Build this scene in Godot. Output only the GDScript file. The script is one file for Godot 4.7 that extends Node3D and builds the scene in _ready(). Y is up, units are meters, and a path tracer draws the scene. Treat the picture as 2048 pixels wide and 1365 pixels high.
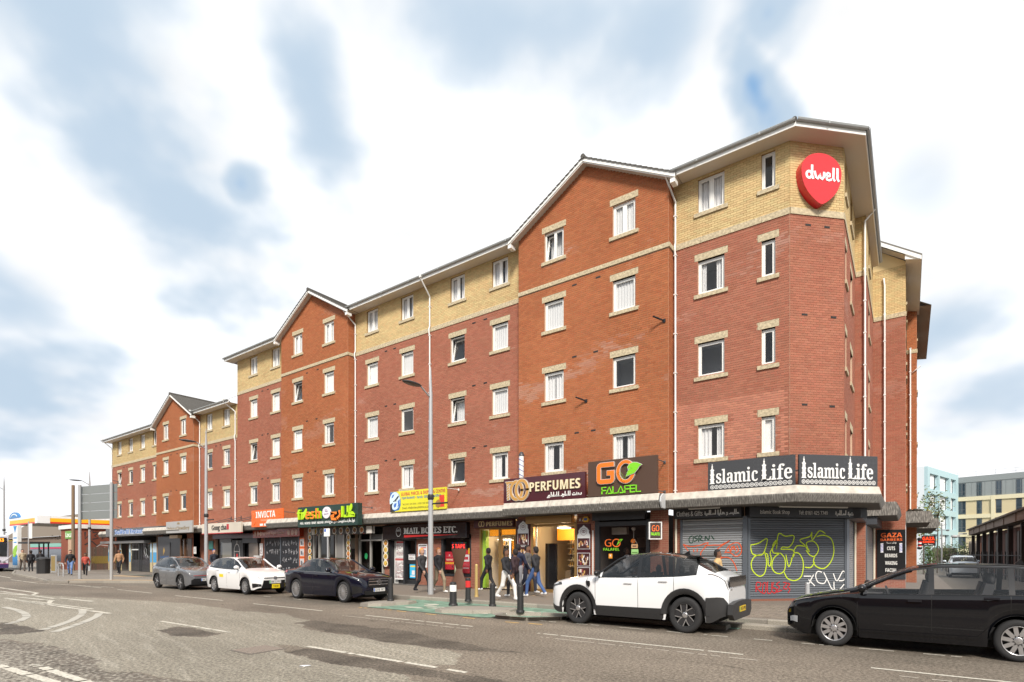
extends Node3D
# ---------------------------------------------------------------- tools
const UP := Vector3(0, 1, 0)
var MT := {}
var names_used := {}
var rng := RandomNumberGenerator.new()
var fonts := {}
var glyphs := {}

class MB:
	var v := PackedVector3Array()
	var n := PackedVector3Array()
	var c := PackedColorArray()
	var uv := PackedVector2Array()
	var ix := PackedInt32Array()
	var col := Color(1, 1, 1)
	func tri(a: Vector3, b: Vector3, d: Vector3) -> void:
		var k := v.size()
		var nn := (b - a).cross(d - a).normalized()
		v.push_back(a); v.push_back(b); v.push_back(d)
		n.push_back(nn); n.push_back(nn); n.push_back(nn)
		c.push_back(col); c.push_back(col); c.push_back(col)
		uv.push_back(Vector2(0, 0)); uv.push_back(Vector2(1, 0)); uv.push_back(Vector2(1, 1))
		ix.push_back(k); ix.push_back(k + 2); ix.push_back(k + 1)
	func quad(a: Vector3, b: Vector3, d: Vector3, e: Vector3) -> void:
		var k := v.size()
		var nn := (d - a).cross(e - b).normalized()
		v.push_back(a); v.push_back(b); v.push_back(d); v.push_back(e)
		n.push_back(nn); n.push_back(nn); n.push_back(nn); n.push_back(nn)
		c.push_back(col); c.push_back(col); c.push_back(col); c.push_back(col)
		uv.push_back(Vector2(0, 1)); uv.push_back(Vector2(1, 1)); uv.push_back(Vector2(1, 0)); uv.push_back(Vector2(0, 0))
		ix.push_back(k); ix.push_back(k + 2); ix.push_back(k + 1)
		ix.push_back(k); ix.push_back(k + 3); ix.push_back(k + 2)
	# an oriented box: corner o and the three edges a, b, d (right handed)
	func pbox(o: Vector3, a: Vector3, b: Vector3, d: Vector3) -> void:
		quad(o + d, o + a + d, o + a + b + d, o + b + d)
		quad(o + a, o, o + b, o + a + b)
		quad(o, o + d, o + b + d, o + b)
		quad(o + a + d, o + a, o + a + b, o + a + b + d)
		quad(o + b + d, o + a + b + d, o + a + b, o + b)
		quad(o, o + a, o + a + d, o + d)
	func box(x0: float, x1: float, y0: float, y1: float, z0: float, z1: float) -> void:
		pbox(Vector3(x0, y0, z0), Vector3(x1 - x0, 0, 0), Vector3(0, y1 - y0, 0), Vector3(0, 0, z1 - z0))
	# a box whose vertical-face edges are chamfered by r (front face +z)
	func bbox(x0: float, x1: float, y0: float, y1: float, z0: float, z1: float, r: float) -> void:
		var p := PackedVector2Array([Vector2(x0 + r, y0), Vector2(x1 - r, y0), Vector2(x1, y0 + r), Vector2(x1, y1 - r), Vector2(x1 - r, y1), Vector2(x0 + r, y1), Vector2(x0, y1 - r), Vector2(x0, y0 + r)])
		var q := PackedVector2Array()
		var m := Vector2((x0 + x1) / 2, (y0 + y1) / 2)
		for k in 8:
			q.push_back(p[k] - Vector2(signf(p[k].x - m.x), signf(p[k].y - m.y)) * r * 0.6)
		for k in 8:
			var j := (k + 1) % 8
			quad(Vector3(p[k].x, p[k].y, z0), Vector3(p[j].x, p[j].y, z0), Vector3(p[j].x, p[j].y, z1 - r), Vector3(p[k].x, p[k].y, z1 - r))
			quad(Vector3(p[k].x, p[k].y, z1 - r), Vector3(p[j].x, p[j].y, z1 - r), Vector3(q[j].x, q[j].y, z1), Vector3(q[k].x, q[k].y, z1))
		for k in range(1, 7):
			tri(Vector3(q[0].x, q[0].y, z1), Vector3(q[k].x, q[k].y, z1), Vector3(q[k + 1].x, q[k + 1].y, z1))
			tri(Vector3(p[0].x, p[0].y, z0), Vector3(p[k + 1].x, p[k + 1].y, z0), Vector3(p[k].x, p[k].y, z0))
	# a grid of points (rows x cols) with smooth normals; outside where (du x dv) points
	func grid(pts: PackedVector3Array, rows: int, cols: int, flip := false) -> void:
		var k := v.size()
		for r in rows:
			for q in cols:
				var i := r * cols + q
				var du := pts[r * cols + mini(q + 1, cols - 1)] - pts[r * cols + maxi(q - 1, 0)]
				var dv := pts[mini(r + 1, rows - 1) * cols + q] - pts[maxi(r - 1, 0) * cols + q]
				var nn := du.cross(dv)
				if nn.length_squared() < 1e-14:
					var r2 := clampi(r, 1, rows - 2) if rows > 2 else r
					var q2 := clampi(q, 1, cols - 2) if cols > 2 else q
					du = pts[r2 * cols + mini(q2 + 1, cols - 1)] - pts[r2 * cols + maxi(q2 - 1, 0)]
					dv = pts[mini(r2 + 1, rows - 1) * cols + q2] - pts[maxi(r2 - 1, 0) * cols + q2]
					nn = du.cross(dv)
				nn = nn.normalized()
				v.push_back(pts[i]); n.push_back(-nn if flip else nn); c.push_back(col)
				uv.push_back(Vector2(float(q) / maxi(cols - 1, 1), float(r) / maxi(rows - 1, 1)))
		for r in rows - 1:
			for q in cols - 1:
				var a := k + r * cols + q
				if flip:
					ix.append_array([a, a + 1, a + cols + 1, a, a + cols + 1, a + cols])
				else:
					ix.append_array([a, a + cols + 1, a + 1, a, a + cols, a + cols + 1])
	# tube along points with radii
	func tube(p: PackedVector3Array, rad: PackedFloat32Array, seg := 8, caps := true) -> void:
		var m := p.size()
		var pts := PackedVector3Array()
		var side := Vector3.ZERO
		for i in m:
			var t := (p[mini(i + 1, m - 1)] - p[maxi(i - 1, 0)]).normalized()
			if side == Vector3.ZERO:
				side = t.cross(Vector3(0, 1, 0) if absf(t.y) < 0.9 else Vector3(1, 0, 0)).normalized()
			else:
				side = (side - t * side.dot(t)).normalized()
			var w := t.cross(side)
			var r := rad[mini(i, rad.size() - 1)]
			for s in seg + 1:
				var a := TAU * s / seg
				pts.push_back(p[i] + (side * cos(a) + w * sin(a)) * r)
		var k := v.size()
		for i in m:
			for s in seg + 1:
				var q := pts[i * (seg + 1) + s]
				v.push_back(q); n.push_back((q - p[i]).normalized()); c.push_back(col)
				uv.push_back(Vector2(float(s) / seg, float(i) / maxi(m - 1, 1)))
		for i in m - 1:
			for s in seg:
				var a := k + i * (seg + 1) + s
				ix.append_array([a, a + seg + 2, a + 1, a, a + seg + 1, a + seg + 2])
		if caps:
			for e in [0, m - 1]:
				for s in range(1, seg - 1):
					var b: int = e * (seg + 1)
					if e == 0:
						tri(pts[b], pts[b + s + 1], pts[b + s])
					else:
						tri(pts[b], pts[b + s], pts[b + s + 1])
	func rod(a: Vector3, b: Vector3, r0: float, r1 := -1.0, seg := 8) -> void:
		tube(PackedVector3Array([a, b]), PackedFloat32Array([r0, r1 if r1 >= 0.0 else r0]), seg)
	# profile of (radius, height) turned round an axis
	func lathe(prof: PackedVector2Array, at: Vector3, axis := Vector3(0, 1, 0), seg := 16) -> void:
		var a1 := axis.cross(Vector3(0, 0, 1) if absf(axis.z) < 0.9 else Vector3(1, 0, 0)).normalized()
		var a2 := axis.cross(a1)
		var pts := PackedVector3Array()
		for p in prof:
			for s in seg + 1:
				var a := -TAU * s / seg
				pts.push_back(at + axis * p.y + (a1 * cos(a) + a2 * sin(a)) * p.x)
		grid(pts, prof.size(), seg + 1, true)
	func ball(at: Vector3, r: Vector3, seg := 10, rings := 7) -> void:
		var pts := PackedVector3Array()
		for i in rings + 1:
			var t := PI * i / rings
			for s in seg + 1:
				var a := TAU * s / seg
				pts.push_back(at + Vector3(sin(t) * cos(a) * r.x, cos(t) * r.y, sin(t) * sin(a) * r.z))
		grid(pts, rings + 1, seg + 1)
	# a flat polygon (ccw seen from +z of the frame) pushed out by depth along the frame's z
	func slab(poly: PackedVector2Array, t: Transform3D, d0: float, d1: float) -> void:
		var area := 0.0
		for i in poly.size():
			var j := (i + 1) % poly.size()
			area += poly[i].x * poly[j].y - poly[j].x * poly[i].y
		if area < 0:
			poly = poly.duplicate(); poly.reverse()
		var ids := Geometry2D.triangulate_polygon(poly)
		for i in range(0, ids.size(), 3):
			var a := poly[ids[i]]; var b := poly[ids[i + 1]]; var d := poly[ids[i + 2]]
			if (b - a).cross(d - a) < 0:
				var s := b; b = d; d = s
			tri(t * Vector3(a.x, a.y, d1), t * Vector3(b.x, b.y, d1), t * Vector3(d.x, d.y, d1))
			if d1 - d0 > 0.0005:
				tri(t * Vector3(a.x, a.y, d0), t * Vector3(d.x, d.y, d0), t * Vector3(b.x, b.y, d0))
		if d1 - d0 > 0.0005:
			for i in poly.size():
				var a := poly[i]; var b := poly[(i + 1) % poly.size()]
				quad(t * Vector3(a.x, a.y, d0), t * Vector3(b.x, b.y, d0), t * Vector3(b.x, b.y, d1), t * Vector3(a.x, a.y, d1))
	# a flat stroke of a given width in the frame's xy plane
	func stroke(p: PackedVector2Array, w: float, t: Transform3D, d0: float, d1: float) -> void:
		var m := p.size()
		var l := PackedVector2Array(); var r := PackedVector2Array()
		for i in m:
			var d := (p[mini(i + 1, m - 1)] - p[maxi(i - 1, 0)]).normalized()
			var o := Vector2(-d.y, d.x) * w / 2
			var e := d * w * 0.35 * (float(i == m - 1) - float(i == 0))
			l.push_back(p[i] + o + e); r.push_back(p[i] - o + e)
		for i in m - 1:
			quad(t * Vector3(r[i].x, r[i].y, d1), t * Vector3(r[i + 1].x, r[i + 1].y, d1), t * Vector3(l[i + 1].x, l[i + 1].y, d1), t * Vector3(l[i].x, l[i].y, d1))
			if d1 - d0 > 0.0005:
				quad(t * Vector3(l[i].x, l[i].y, d1), t * Vector3(l[i + 1].x, l[i + 1].y, d1), t * Vector3(l[i + 1].x, l[i + 1].y, d0), t * Vector3(l[i].x, l[i].y, d0))
				quad(t * Vector3(r[i].x, r[i].y, d0), t * Vector3(r[i + 1].x, r[i + 1].y, d0), t * Vector3(r[i + 1].x, r[i + 1].y, d1), t * Vector3(r[i].x, r[i].y, d1))
	func append(arr: Array, t: Transform3D) -> void:
		var k := v.size()
		var av: PackedVector3Array = arr[Mesh.ARRAY_VERTEX]
		var an: PackedVector3Array = arr[Mesh.ARRAY_NORMAL]
		var ai = arr[Mesh.ARRAY_INDEX]
		var nb := t.basis.inverse().transposed()
		for i in av.size():
			v.push_back(t * av[i]); n.push_back((nb * an[i]).normalized()); c.push_back(col); uv.push_back(Vector2.ZERO)
		if ai == null or ai.size() == 0:
			for i in av.size():
				ix.push_back(k + i)
		else:
			for i in ai:
				ix.push_back(k + i)
	func mesh() -> ArrayMesh:
		var a := []
		a.resize(Mesh.ARRAY_MAX)
		a[Mesh.ARRAY_VERTEX] = v; a[Mesh.ARRAY_NORMAL] = n; a[Mesh.ARRAY_COLOR] = c; a[Mesh.ARRAY_TEX_UV] = uv; a[Mesh.ARRAY_INDEX] = ix
		var m := ArrayMesh.new()
		m.add_surface_from_arrays(Mesh.PRIMITIVE_TRIANGLES, a)
		return m

func V(x, y, z = 0.0) -> Vector3:
	return Vector3(x, y, z)

func P2(a: Array) -> PackedVector2Array:
	var o := PackedVector2Array()
	for i in range(0, a.size(), 2):
		o.push_back(Vector2(a[i], a[i + 1]))
	return o

func named(s: String) -> String:
	var k: int = names_used.get(s, 0)
	names_used[s] = k + 1
	return s if k == 0 else "%s_%03d" % [s, k]

func obj(called: String, mb, m: Material, parent: Node = self) -> MeshInstance3D:
	var o := MeshInstance3D.new()
	o.name = named(called) if parent == self else called
	o.mesh = mb.mesh() if mb is MB else mb
	o.material_override = m
	parent.add_child(o, true)
	return o

func tag(o: Node, label: String, category: String, group := "") -> Node:
	o.set_meta("label", label); o.set_meta("category", category)
	if group != "":
		o.set_meta("group", group)
	return o

func thing(called: String, label: String, category: String, at := Vector3.ZERO, turn := 0.0, group := "") -> Node3D:
	var o := Node3D.new()
	o.name = named(called)
	add_child(o)
	o.position = at; o.rotation.y = turn
	tag(o, label, category, group)
	return o

func part(called: String, parent: Node, at := Vector3.ZERO, turn := 0.0) -> Node3D:
	var o := Node3D.new()
	o.name = called
	parent.add_child(o, true)
	o.position = at; o.rotation.y = turn
	return o

func struct(called: String, mb, m: Material) -> MeshInstance3D:
	var o := obj(called, mb, m)
	o.set_meta("kind", "structure")
	return o

# a material from a linear base colour
func mk(r: float, g: float, b: float, rough := 0.7, metal := 0.0, opt := {}) -> StandardMaterial3D:
	var key := "%.4f %.4f %.4f %.3f %.3f %s" % [r, g, b, rough, metal, str(opt)]
	if MT.has(key):
		return MT[key]
	var m := StandardMaterial3D.new()
	m.albedo_color = Color(r, g, b).linear_to_srgb()
	m.roughness = rough
	m.metallic = metal
	if opt.has("vc"): m.vertex_color_use_as_albedo = true
	if opt.has("coat"):
		m.clearcoat_enabled = true; m.clearcoat = opt.coat; m.clearcoat_roughness = 0.03
	if opt.has("glow"):
		m.emission_enabled = true; m.emission = m.albedo_color; m.emission_energy_multiplier = opt.glow
	if opt.has("back"):
		m.backlight_enabled = true; m.backlight = Color(opt.back, opt.back, opt.back)
	if opt.has("alpha"):
		m.transparency = BaseMaterial3D.TRANSPARENCY_ALPHA
		m.albedo_color.a = opt.alpha
	if opt.has("tex"):
		m.albedo_texture = opt.tex
	if opt.has("tri"):
		m.uv1_triplanar = true; m.uv1_world_triplanar = true
		m.uv1_scale = Vector3.ONE * opt.tri
	if opt.has("bump"):
		m.normal_enabled = true; m.normal_texture = opt.bump; m.normal_scale = opt.get("bs", 1.0)
	if opt.has("spec"): m.metallic_specular = opt.spec
	if opt.has("rim"):
		m.rim_enabled = true; m.rim = opt.rim
	MT[key] = m
	return m

func glass(tint := 0.12, dark := 0.02) -> StandardMaterial3D:
	return mk(dark, dark * 1.05, dark * 1.05, 0.02, 0.0, {"alpha": tint})

func noise_tex(freq: float, lo: float, hi: float, size := 512, sd := 1, octaves := 4, normal := false, strength := 4.0) -> NoiseTexture2D:
	var key := "noise %f %f %f %d %d %d %s" % [freq, lo, hi, size, sd, octaves, str(normal)]
	if MT.has(key):
		return MT[key]
	var f := FastNoiseLite.new()
	f.seed = sd; f.frequency = freq; f.fractal_octaves = octaves; f.noise_type = FastNoiseLite.TYPE_SIMPLEX_SMOOTH
	var t := NoiseTexture2D.new()
	t.width = size; t.height = size; t.seamless = true; t.noise = f
	if normal:
		t.as_normal_map = true; t.bump_strength = strength
	else:
		var g := Gradient.new()
		g.set_color(0, Color(lo, lo, lo)); g.set_color(1, Color(hi, hi, hi))
		t.color_ramp = g
	MT[key] = t
	return t

func font(f: String, weight := 400) -> SystemFont:
	var key := f + str(weight)
	if not fonts.has(key):
		var s := SystemFont.new()
		s.font_names = PackedStringArray([f]); s.font_weight = weight
		fonts[key] = s
	return fonts[key]

# lettering added to a mesh builder: fits s into a w x h box whose lower left corner is at (x, y) of the frame t
func letters(mb: MB, s: String, t: Transform3D, x: float, y: float, w: float, h: float, d0: float, d1: float, f := "Droid Sans", weight := 700) -> void:
	var key := "%s|%s|%d|%.3f" % [s, f, weight, d1 - d0]
	if not glyphs.has(key):
		var tm := TextMesh.new()
		tm.text = s; tm.font = font(f, weight); tm.font_size = 64; tm.pixel_size = 0.01
		tm.depth = 0.0 if d1 - d0 < 0.004 else 0.1
		tm.curve_step = 2.0
		glyphs[key] = [tm.surface_get_arrays(0), tm.get_aabb()]
	var bb: AABB = glyphs[key][1]
	var sc := Vector3(w / bb.size.x, h / bb.size.y, (d1 - d0) / 0.1 if d1 - d0 >= 0.004 else 1.0)
	var b := Basis.from_scale(sc)
	var o := Vector3(x, y, (d0 + d1) / 2 if d1 - d0 >= 0.004 else d1) - b * Vector3(bb.position.x, bb.position.y, bb.position.z + bb.size.z / 2)
	mb.append(glyphs[key][0], t * Transform3D(b, o))

func frame(o: Vector3, dir: Vector3) -> Transform3D:
	return Transform3D(Basis(dir, UP, dir.cross(UP)), o)

func ring2(cx: float, cy: float, rx: float, ry: float, k := 24, a0 := 0.0, a1 := TAU) -> PackedVector2Array:
	var o := PackedVector2Array()
	for i in k + 1:
		var a := a0 + (a1 - a0) * i / k
		o.push_back(Vector2(cx + rx * cos(a), cy + ry * sin(a)))
	return o

func disc2(cx: float, cy: float, rx: float, ry: float, k := 24) -> PackedVector2Array:
	var o := ring2(cx, cy, rx, ry, k)
	o.remove_at(k)
	return o

# ---------------------------------------------------------------- scene
var cam: Camera3D
var env: Environment
const EXPO := 3.2
const SKY_GAPS := [
	[-1.24, 0.58, 0.24, 0.10, -0.89, 0.64], [-1.34, 0.67, 0.15, 0.10, -0.3, 0.6], [-0.975, 0.67, 0.11, 0.05, -1.25, 0.6],
	[-1.09, 0.545, 0.03, 0.035, -1.2, 0.8], [-0.62, 0.77, 0.27, 0.07, -0.1, 0.52], [-1.36, 0.22, 0.11, 0.09, 0.2, 0.62],
	[-1.38, 0.33, 0.09, 0.06, -0.4, 0.5], [-0.21, 0.66, 0.10, 0.035, -1.2, 0.98], [-0.19, 0.73, 0.07, 0.05, -0.6, 0.78],
	[-0.38, 0.745, 0.13, 0.07, 0.2, 0.55], [0.04, 0.315, 0.07, 0.05, 0.3, 0.5], [0.09, 0.21, 0.09, 0.05, 0.2, 0.5], [0.02, 0.5, 0.05, 0.06, 0.6, 0.3]]

func _ready() -> void:
	rng.seed = 7
	cam = Camera3D.new()
	cam.name = "camera"
	cam.position = V(0, 1.68, 18.6)
	cam.rotation.y = deg_to_rad(36.0)
	cam.projection = Camera3D.PROJECTION_FRUSTUM
	cam.near = 0.1; cam.far = 900.0
	cam.size = 0.1 * 1365.0 / 1092.0
	cam.frustum_offset = Vector2(0, 0.1 * (1106.0 - 682.5) / 1092.0)
	add_child(cam)
	env = Environment.new()
	env.background_mode = Environment.BG_SKY
	env.sky = Sky.new()
	env.sky.sky_material = make_sky()
	env.tonemap_mode = Environment.TONE_MAPPER_LINEAR
	env.tonemap_exposure = EXPO
	env.sdfgi_enabled = true; env.ssao_enabled = true; env.ssil_enabled = true
	var we := WorldEnvironment.new()
	we.name = "world_environment"
	we.environment = env
	add_child(we)
	var sun := DirectionalLight3D.new()
	sun.name = "sun"
	sun.light_energy = 0.5
	sun.light_color = Color(1.0, 0.965, 0.92)
	sun.light_angular_distance = 14.0
	sun.shadow_enabled = true
	add_child(sun)
	sun.look_at_from_position(V(0.55, 0.8, 0.75), Vector3.ZERO)
	make_ground()
	make_building()
	make_side_street()
	make_backdrops()
	make_shops()
	make_signs()
	make_street_furniture()
	make_cars()
	make_people()

func make_sky() -> PanoramaSkyMaterial:
	# clouds laid out by direction: azimuth is measured from -z towards +x
	var w := 1536; var h := 768
	var im := Image.create(w, h, false, Image.FORMAT_RGBF)
	var f1 := FastNoiseLite.new(); f1.seed = 11; f1.frequency = 3.4; f1.fractal_octaves = 5; f1.noise_type = FastNoiseLite.TYPE_SIMPLEX_SMOOTH
	var f2 := FastNoiseLite.new(); f2.seed = 23; f2.frequency = 9.0; f2.fractal_octaves = 5; f2.noise_type = FastNoiseLite.TYPE_SIMPLEX_SMOOTH
	var f3 := FastNoiseLite.new(); f3.seed = 41; f3.frequency = 0.55; f3.fractal_octaves = 2; f3.noise_type = FastNoiseLite.TYPE_SIMPLEX_SMOOTH
	# openings and grey bellies of the clouds: azimuth, elevation, half sizes, slant, how blue
	var gaps := SKY_GAPS
	var inv := 1.0 / EXPO
	for y in h:
		var el := PI / 2 - PI * (y + 0.5) / h
		var ce := cos(el); var se := sin(el)
		for x in w:
			var az := wrapf(TAU * (x + 0.5) / w, -PI, PI)
			var d := Vector3(ce * sin(az), se, -ce * cos(az))
			var c := Color(1.0, 1.0, 1.0)
			if el > -0.02:
				var q := Vector3(d.x, d.y * 1.6, d.z) / (absf(d.y) + 0.35)
				var wob := f1.get_noise_3dv(q * 1.1)
				var wob2 := f2.get_noise_3dv(q * 1.3)
				var open := clampf(0.32 + f3.get_noise_3dv(q * 1.7) * 1.5, 0.0, 1.0) * 0.5
				var inside := smoothstep(1.15, 0.85, absf(az + 0.63))
				open *= 1.0 - inside
				for g in gaps:
					var da: float = wrapf(az - g[0], -PI, PI) * cos(el)
					var de: float = el - g[1]
					var s: float = sin(g[4]); var k: float = cos(g[4])
					var a: float = (da * k + de * s) / g[2]
					var b: float = (-da * s + de * k) / g[3]
					var r := sqrt(a * a + b * b) + wob * 0.8 + wob2 * 0.45
					open = maxf(open, smoothstep(1.75, -0.1, r) * g[5])
				open = clampf(open + wob2 * 0.12 * (0.35 + open), 0.0, 1.0)
				var white := 1.3 - 0.3 * clampf(0.5 + wob * 0.8, 0, 1)
				var low := smoothstep(0.5, 0.0, el)
				var cloud := Color(white, white, white * (1.0 + 0.02 * low))
				var grey := Color(0.56, 0.69, 0.83)
				var blue := Color(0.21, 0.43, 0.74)
				c = cloud.lerp(grey, smoothstep(-0.05, 0.6, open))
				c = c.lerp(blue, smoothstep(0.62, 1.0, open))
			c = Color(c.r * inv, c.g * inv, c.b * inv)
			im.set_pixel(x, y, c)
	var m := PanoramaSkyMaterial.new()
	m.panorama = ImageTexture.create_from_image(im)
	return m

# ---------------------------------------------------------------- the brick building
const RED := [0.42, 0.165, 0.108]
const ORANGE := [0.45, 0.160, 0.072]
const YELLOW := [0.68, 0.51, 0.26]
var building: Node3D
var loose_left := 300
var m_brick: StandardMaterial3D
var m_stone: StandardMaterial3D
var m_white: StandardMaterial3D
var m_pipe: StandardMaterial3D
var bloom := FastNoiseLite.new()
var wash := FastNoiseLite.new()

func brick_color(base: Array, p: Vector3, salts: float) -> Color:
	var f := 0.90 + 0.2 * rng.randf()
	var t := (rng.randf() - 0.5) * 0.12
	var w := wash.get_noise_3dv(p) * 0.13
	var r: float = base[0] * (f + w); var g: float = base[1] * (f + w + t); var b: float = base[2] * (f + w + t)
	if salts > 0.0:
		var k := bloom.get_noise_3d(p.x * 0.55, p.y * 1.5, p.z * 0.55) + 0.22 * rng.randf()
		k = clampf((k - 0.46) * 1.6, 0.0, 0.3) * salts
		r = lerpf(r, 0.62, k); g = lerpf(g, 0.45, k); b = lerpf(b, 0.38, k)
	return Color(r, g, b)

# one face of brickwork: frame t (x along the wall, y up, z out), length l, from y0 to y1; holes are Rect2 in wall coordinates
# gable: the half width of a pitched top whose apex is at height gable_y
func brick_face(mb: MB, back: MB, t: Transform3D, l: float, y0: float, y1: float, base: Array, holes: Array, gable_y := 0.0, salts := 1.0, sides := true, loose := false, shift := 0.0) -> void:
	var bl := 0.2; var ch := 0.075; var j := 0.0095; var d := 0.009
	# mortar backing, split at the edges of the holes
	var xs := [0.0, l]; var ys := [y0, y1]
	for hl in holes:
		xs.append(clampf(hl.position.x, 0, l)); xs.append(clampf(hl.end.x, 0, l)); ys.append(clampf(hl.position.y, y0, y1)); ys.append(clampf(hl.end.y, y0, y1))
	xs.sort(); ys.sort()
	for i in xs.size() - 1:
		if xs[i + 1] - xs[i] < 0.001: continue
		for k in ys.size() - 1:
			if ys[k + 1] - ys[k] < 0.001: continue
			var mid := Vector2((xs[i] + xs[i + 1]) / 2, (ys[k] + ys[k + 1]) / 2)
			var free := true
			for hl in holes:
				if hl.has_point(mid): free = false
			if free:
				back.quad(t * V(xs[i], ys[k]), t * V(xs[i + 1], ys[k]), t * V(xs[i + 1], ys[k + 1]), t * V(xs[i], ys[k + 1]))
	for hl in holes:
		var a := maxf(hl.position.x, 0.0); var b: float = minf(hl.end.x, l); var e := maxf(hl.position.y, y0); var f: float = minf(hl.end.y, y1)
		if f - e < 0.05 or b - a < 0.05: continue
		back.quad(t * V(a, e), t * V(a, e, -0.2), t * V(a, f, -0.2), t * V(a, f))
		back.quad(t * V(b, e, -0.2), t * V(b, e), t * V(b, f), t * V(b, f, -0.2))
		back.quad(t * V(a, f), t * V(a, f, -0.2), t * V(b, f, -0.2), t * V(b, f))
		back.quad(t * V(a, e, -0.2), t * V(a, e), t * V(b, e), t * V(b, e, -0.2))
	var top := y1
	if gable_y > y1:
		back.tri(t * V(0, y1), t * V(l, y1), t * V(l / 2, gable_y))
		top = gable_y
	var rows := int(ceil((top - y0) / ch))
	var ex := t.basis.x; var nz := t.basis.z
	for r in rows:
		var b0 := y0 + r * ch + j / 2
		var b1 := minf(b0 + ch - j, top)
		if b1 - b0 < 0.02: continue
		var lo := 0.0; var hi := l
		if b1 > y1:
			var k := (b1 - y1) / (gable_y - y1) * l / 2
			lo = k; hi = l - k
		var spans := [Vector2(lo, hi)]
		var ym := (b0 + b1) / 2
		for hl in holes:
			if ym > hl.position.y and ym < hl.end.y:
				var nw := []
				for s in spans:
					if hl.end.x <= s.x or hl.position.x >= s.y:
						nw.append(s)
					else:
						if hl.position.x - s.x > 0.02: nw.append(Vector2(s.x, hl.position.x))
						if s.y - hl.end.x > 0.02: nw.append(Vector2(hl.end.x, s.y))
				spans = nw
		var course := int(round((b0 - 0.0) / ch))
		var off := shift + (0.0 if course % 2 == 0 else bl / 2)
		for s in spans:
			var x: float = off + floor((s.x - off) / bl) * bl
			while x < s.y:
				var x0 := maxf(x, s.x) + j / 2
				var x1 := minf(x + bl, s.y) - j / 2
				x += bl
				if x1 - x0 < 0.025: continue
				var p := t * V((x0 + x1) / 2, ym)
				var cc := brick_color(base, p, salts)
				if loose and loose_left > 0 and x1 - x0 > 0.18 and b0 > 4.7:
					loose_left -= 1
					var bm := MeshInstance3D.new()
					bm.name = "brick"
					bm.mesh = loose_brick()
					bm.material_override = loose_mats()[rng.randi() % 5]
					bm.transform = Transform3D(t.basis, t * V((x0 + x1) / 2, b0, 0))
					loose_parent.add_child(bm, true)
					continue
				mb.col = cc
				var a := t * V(x0, b0, d); var b := t * V(x1, b0, d); var e := t * V(x1, b1, d); var f := t * V(x0, b1, d)
				mb.quad(a, b, e, f)
				if sides:
					var o := nz * -d
					mb.quad(f, e, e + o, f + o)
					mb.quad(a + o, b + o, b, a)
					mb.quad(a + o, a, f, f + o)
					mb.quad(b, b + o, e + o, e)

var loose_parent: Node3D
var _lb: ArrayMesh
var _lm := []
func loose_brick() -> ArrayMesh:
	if _lb == null:
		var mb := MB.new()
		mb.bbox(-0.095, 0.095, 0.0, 0.0655, 0.0, 0.009, 0.002)
		_lb = mb.mesh()
	return _lb
func loose_mats() -> Array:
	if _lm.is_empty():
		for f in [0.9, 0.96, 1.0, 1.05, 1.1]:
			_lm.append(mk(RED[0] * f, RED[1] * (f + rng.randf() * 0.08 - 0.04), RED[2] * f, 0.9))
	return _lm

# a stone band along a wall, made of blocks of about 0.9 m
func band(t: Transform3D, l: float, y0: float, y1: float, out: float, parent: Node, a0 := 0.0) -> void:
	var mb := MB.new()
	var x := 0.0
	while x < l - 0.01:
		var e := minf(x + 0.95, l)
		mb.pbox(t * V(x + 0.003 + (a0 if x == 0.0 else 0.0), y0, -0.1), t.basis.x * (e - x - 0.006), UP * (y1 - y0), t.basis.z * (out + 0.1))
		x = e
	obj("stone_band", mb, m_stone, parent)

func curtain_mesh(w: float, h: float, folds: float, amp: float, sd: int) -> ArrayMesh:
	var mb := MB.new()
	var pts := PackedVector3Array()
	var nx := 28
	for r in 2:
		for q in nx + 1:
			var u := float(q) / nx
			var z := amp * sin(u * folds * TAU + sd * 1.7) + amp * 0.5 * sin(u * folds * 2.3 * TAU + sd)
			pts.push_back(V(u * w, r * h, z))
	mb.grid(pts, 2, nx + 1)
	return mb.mesh()

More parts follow.
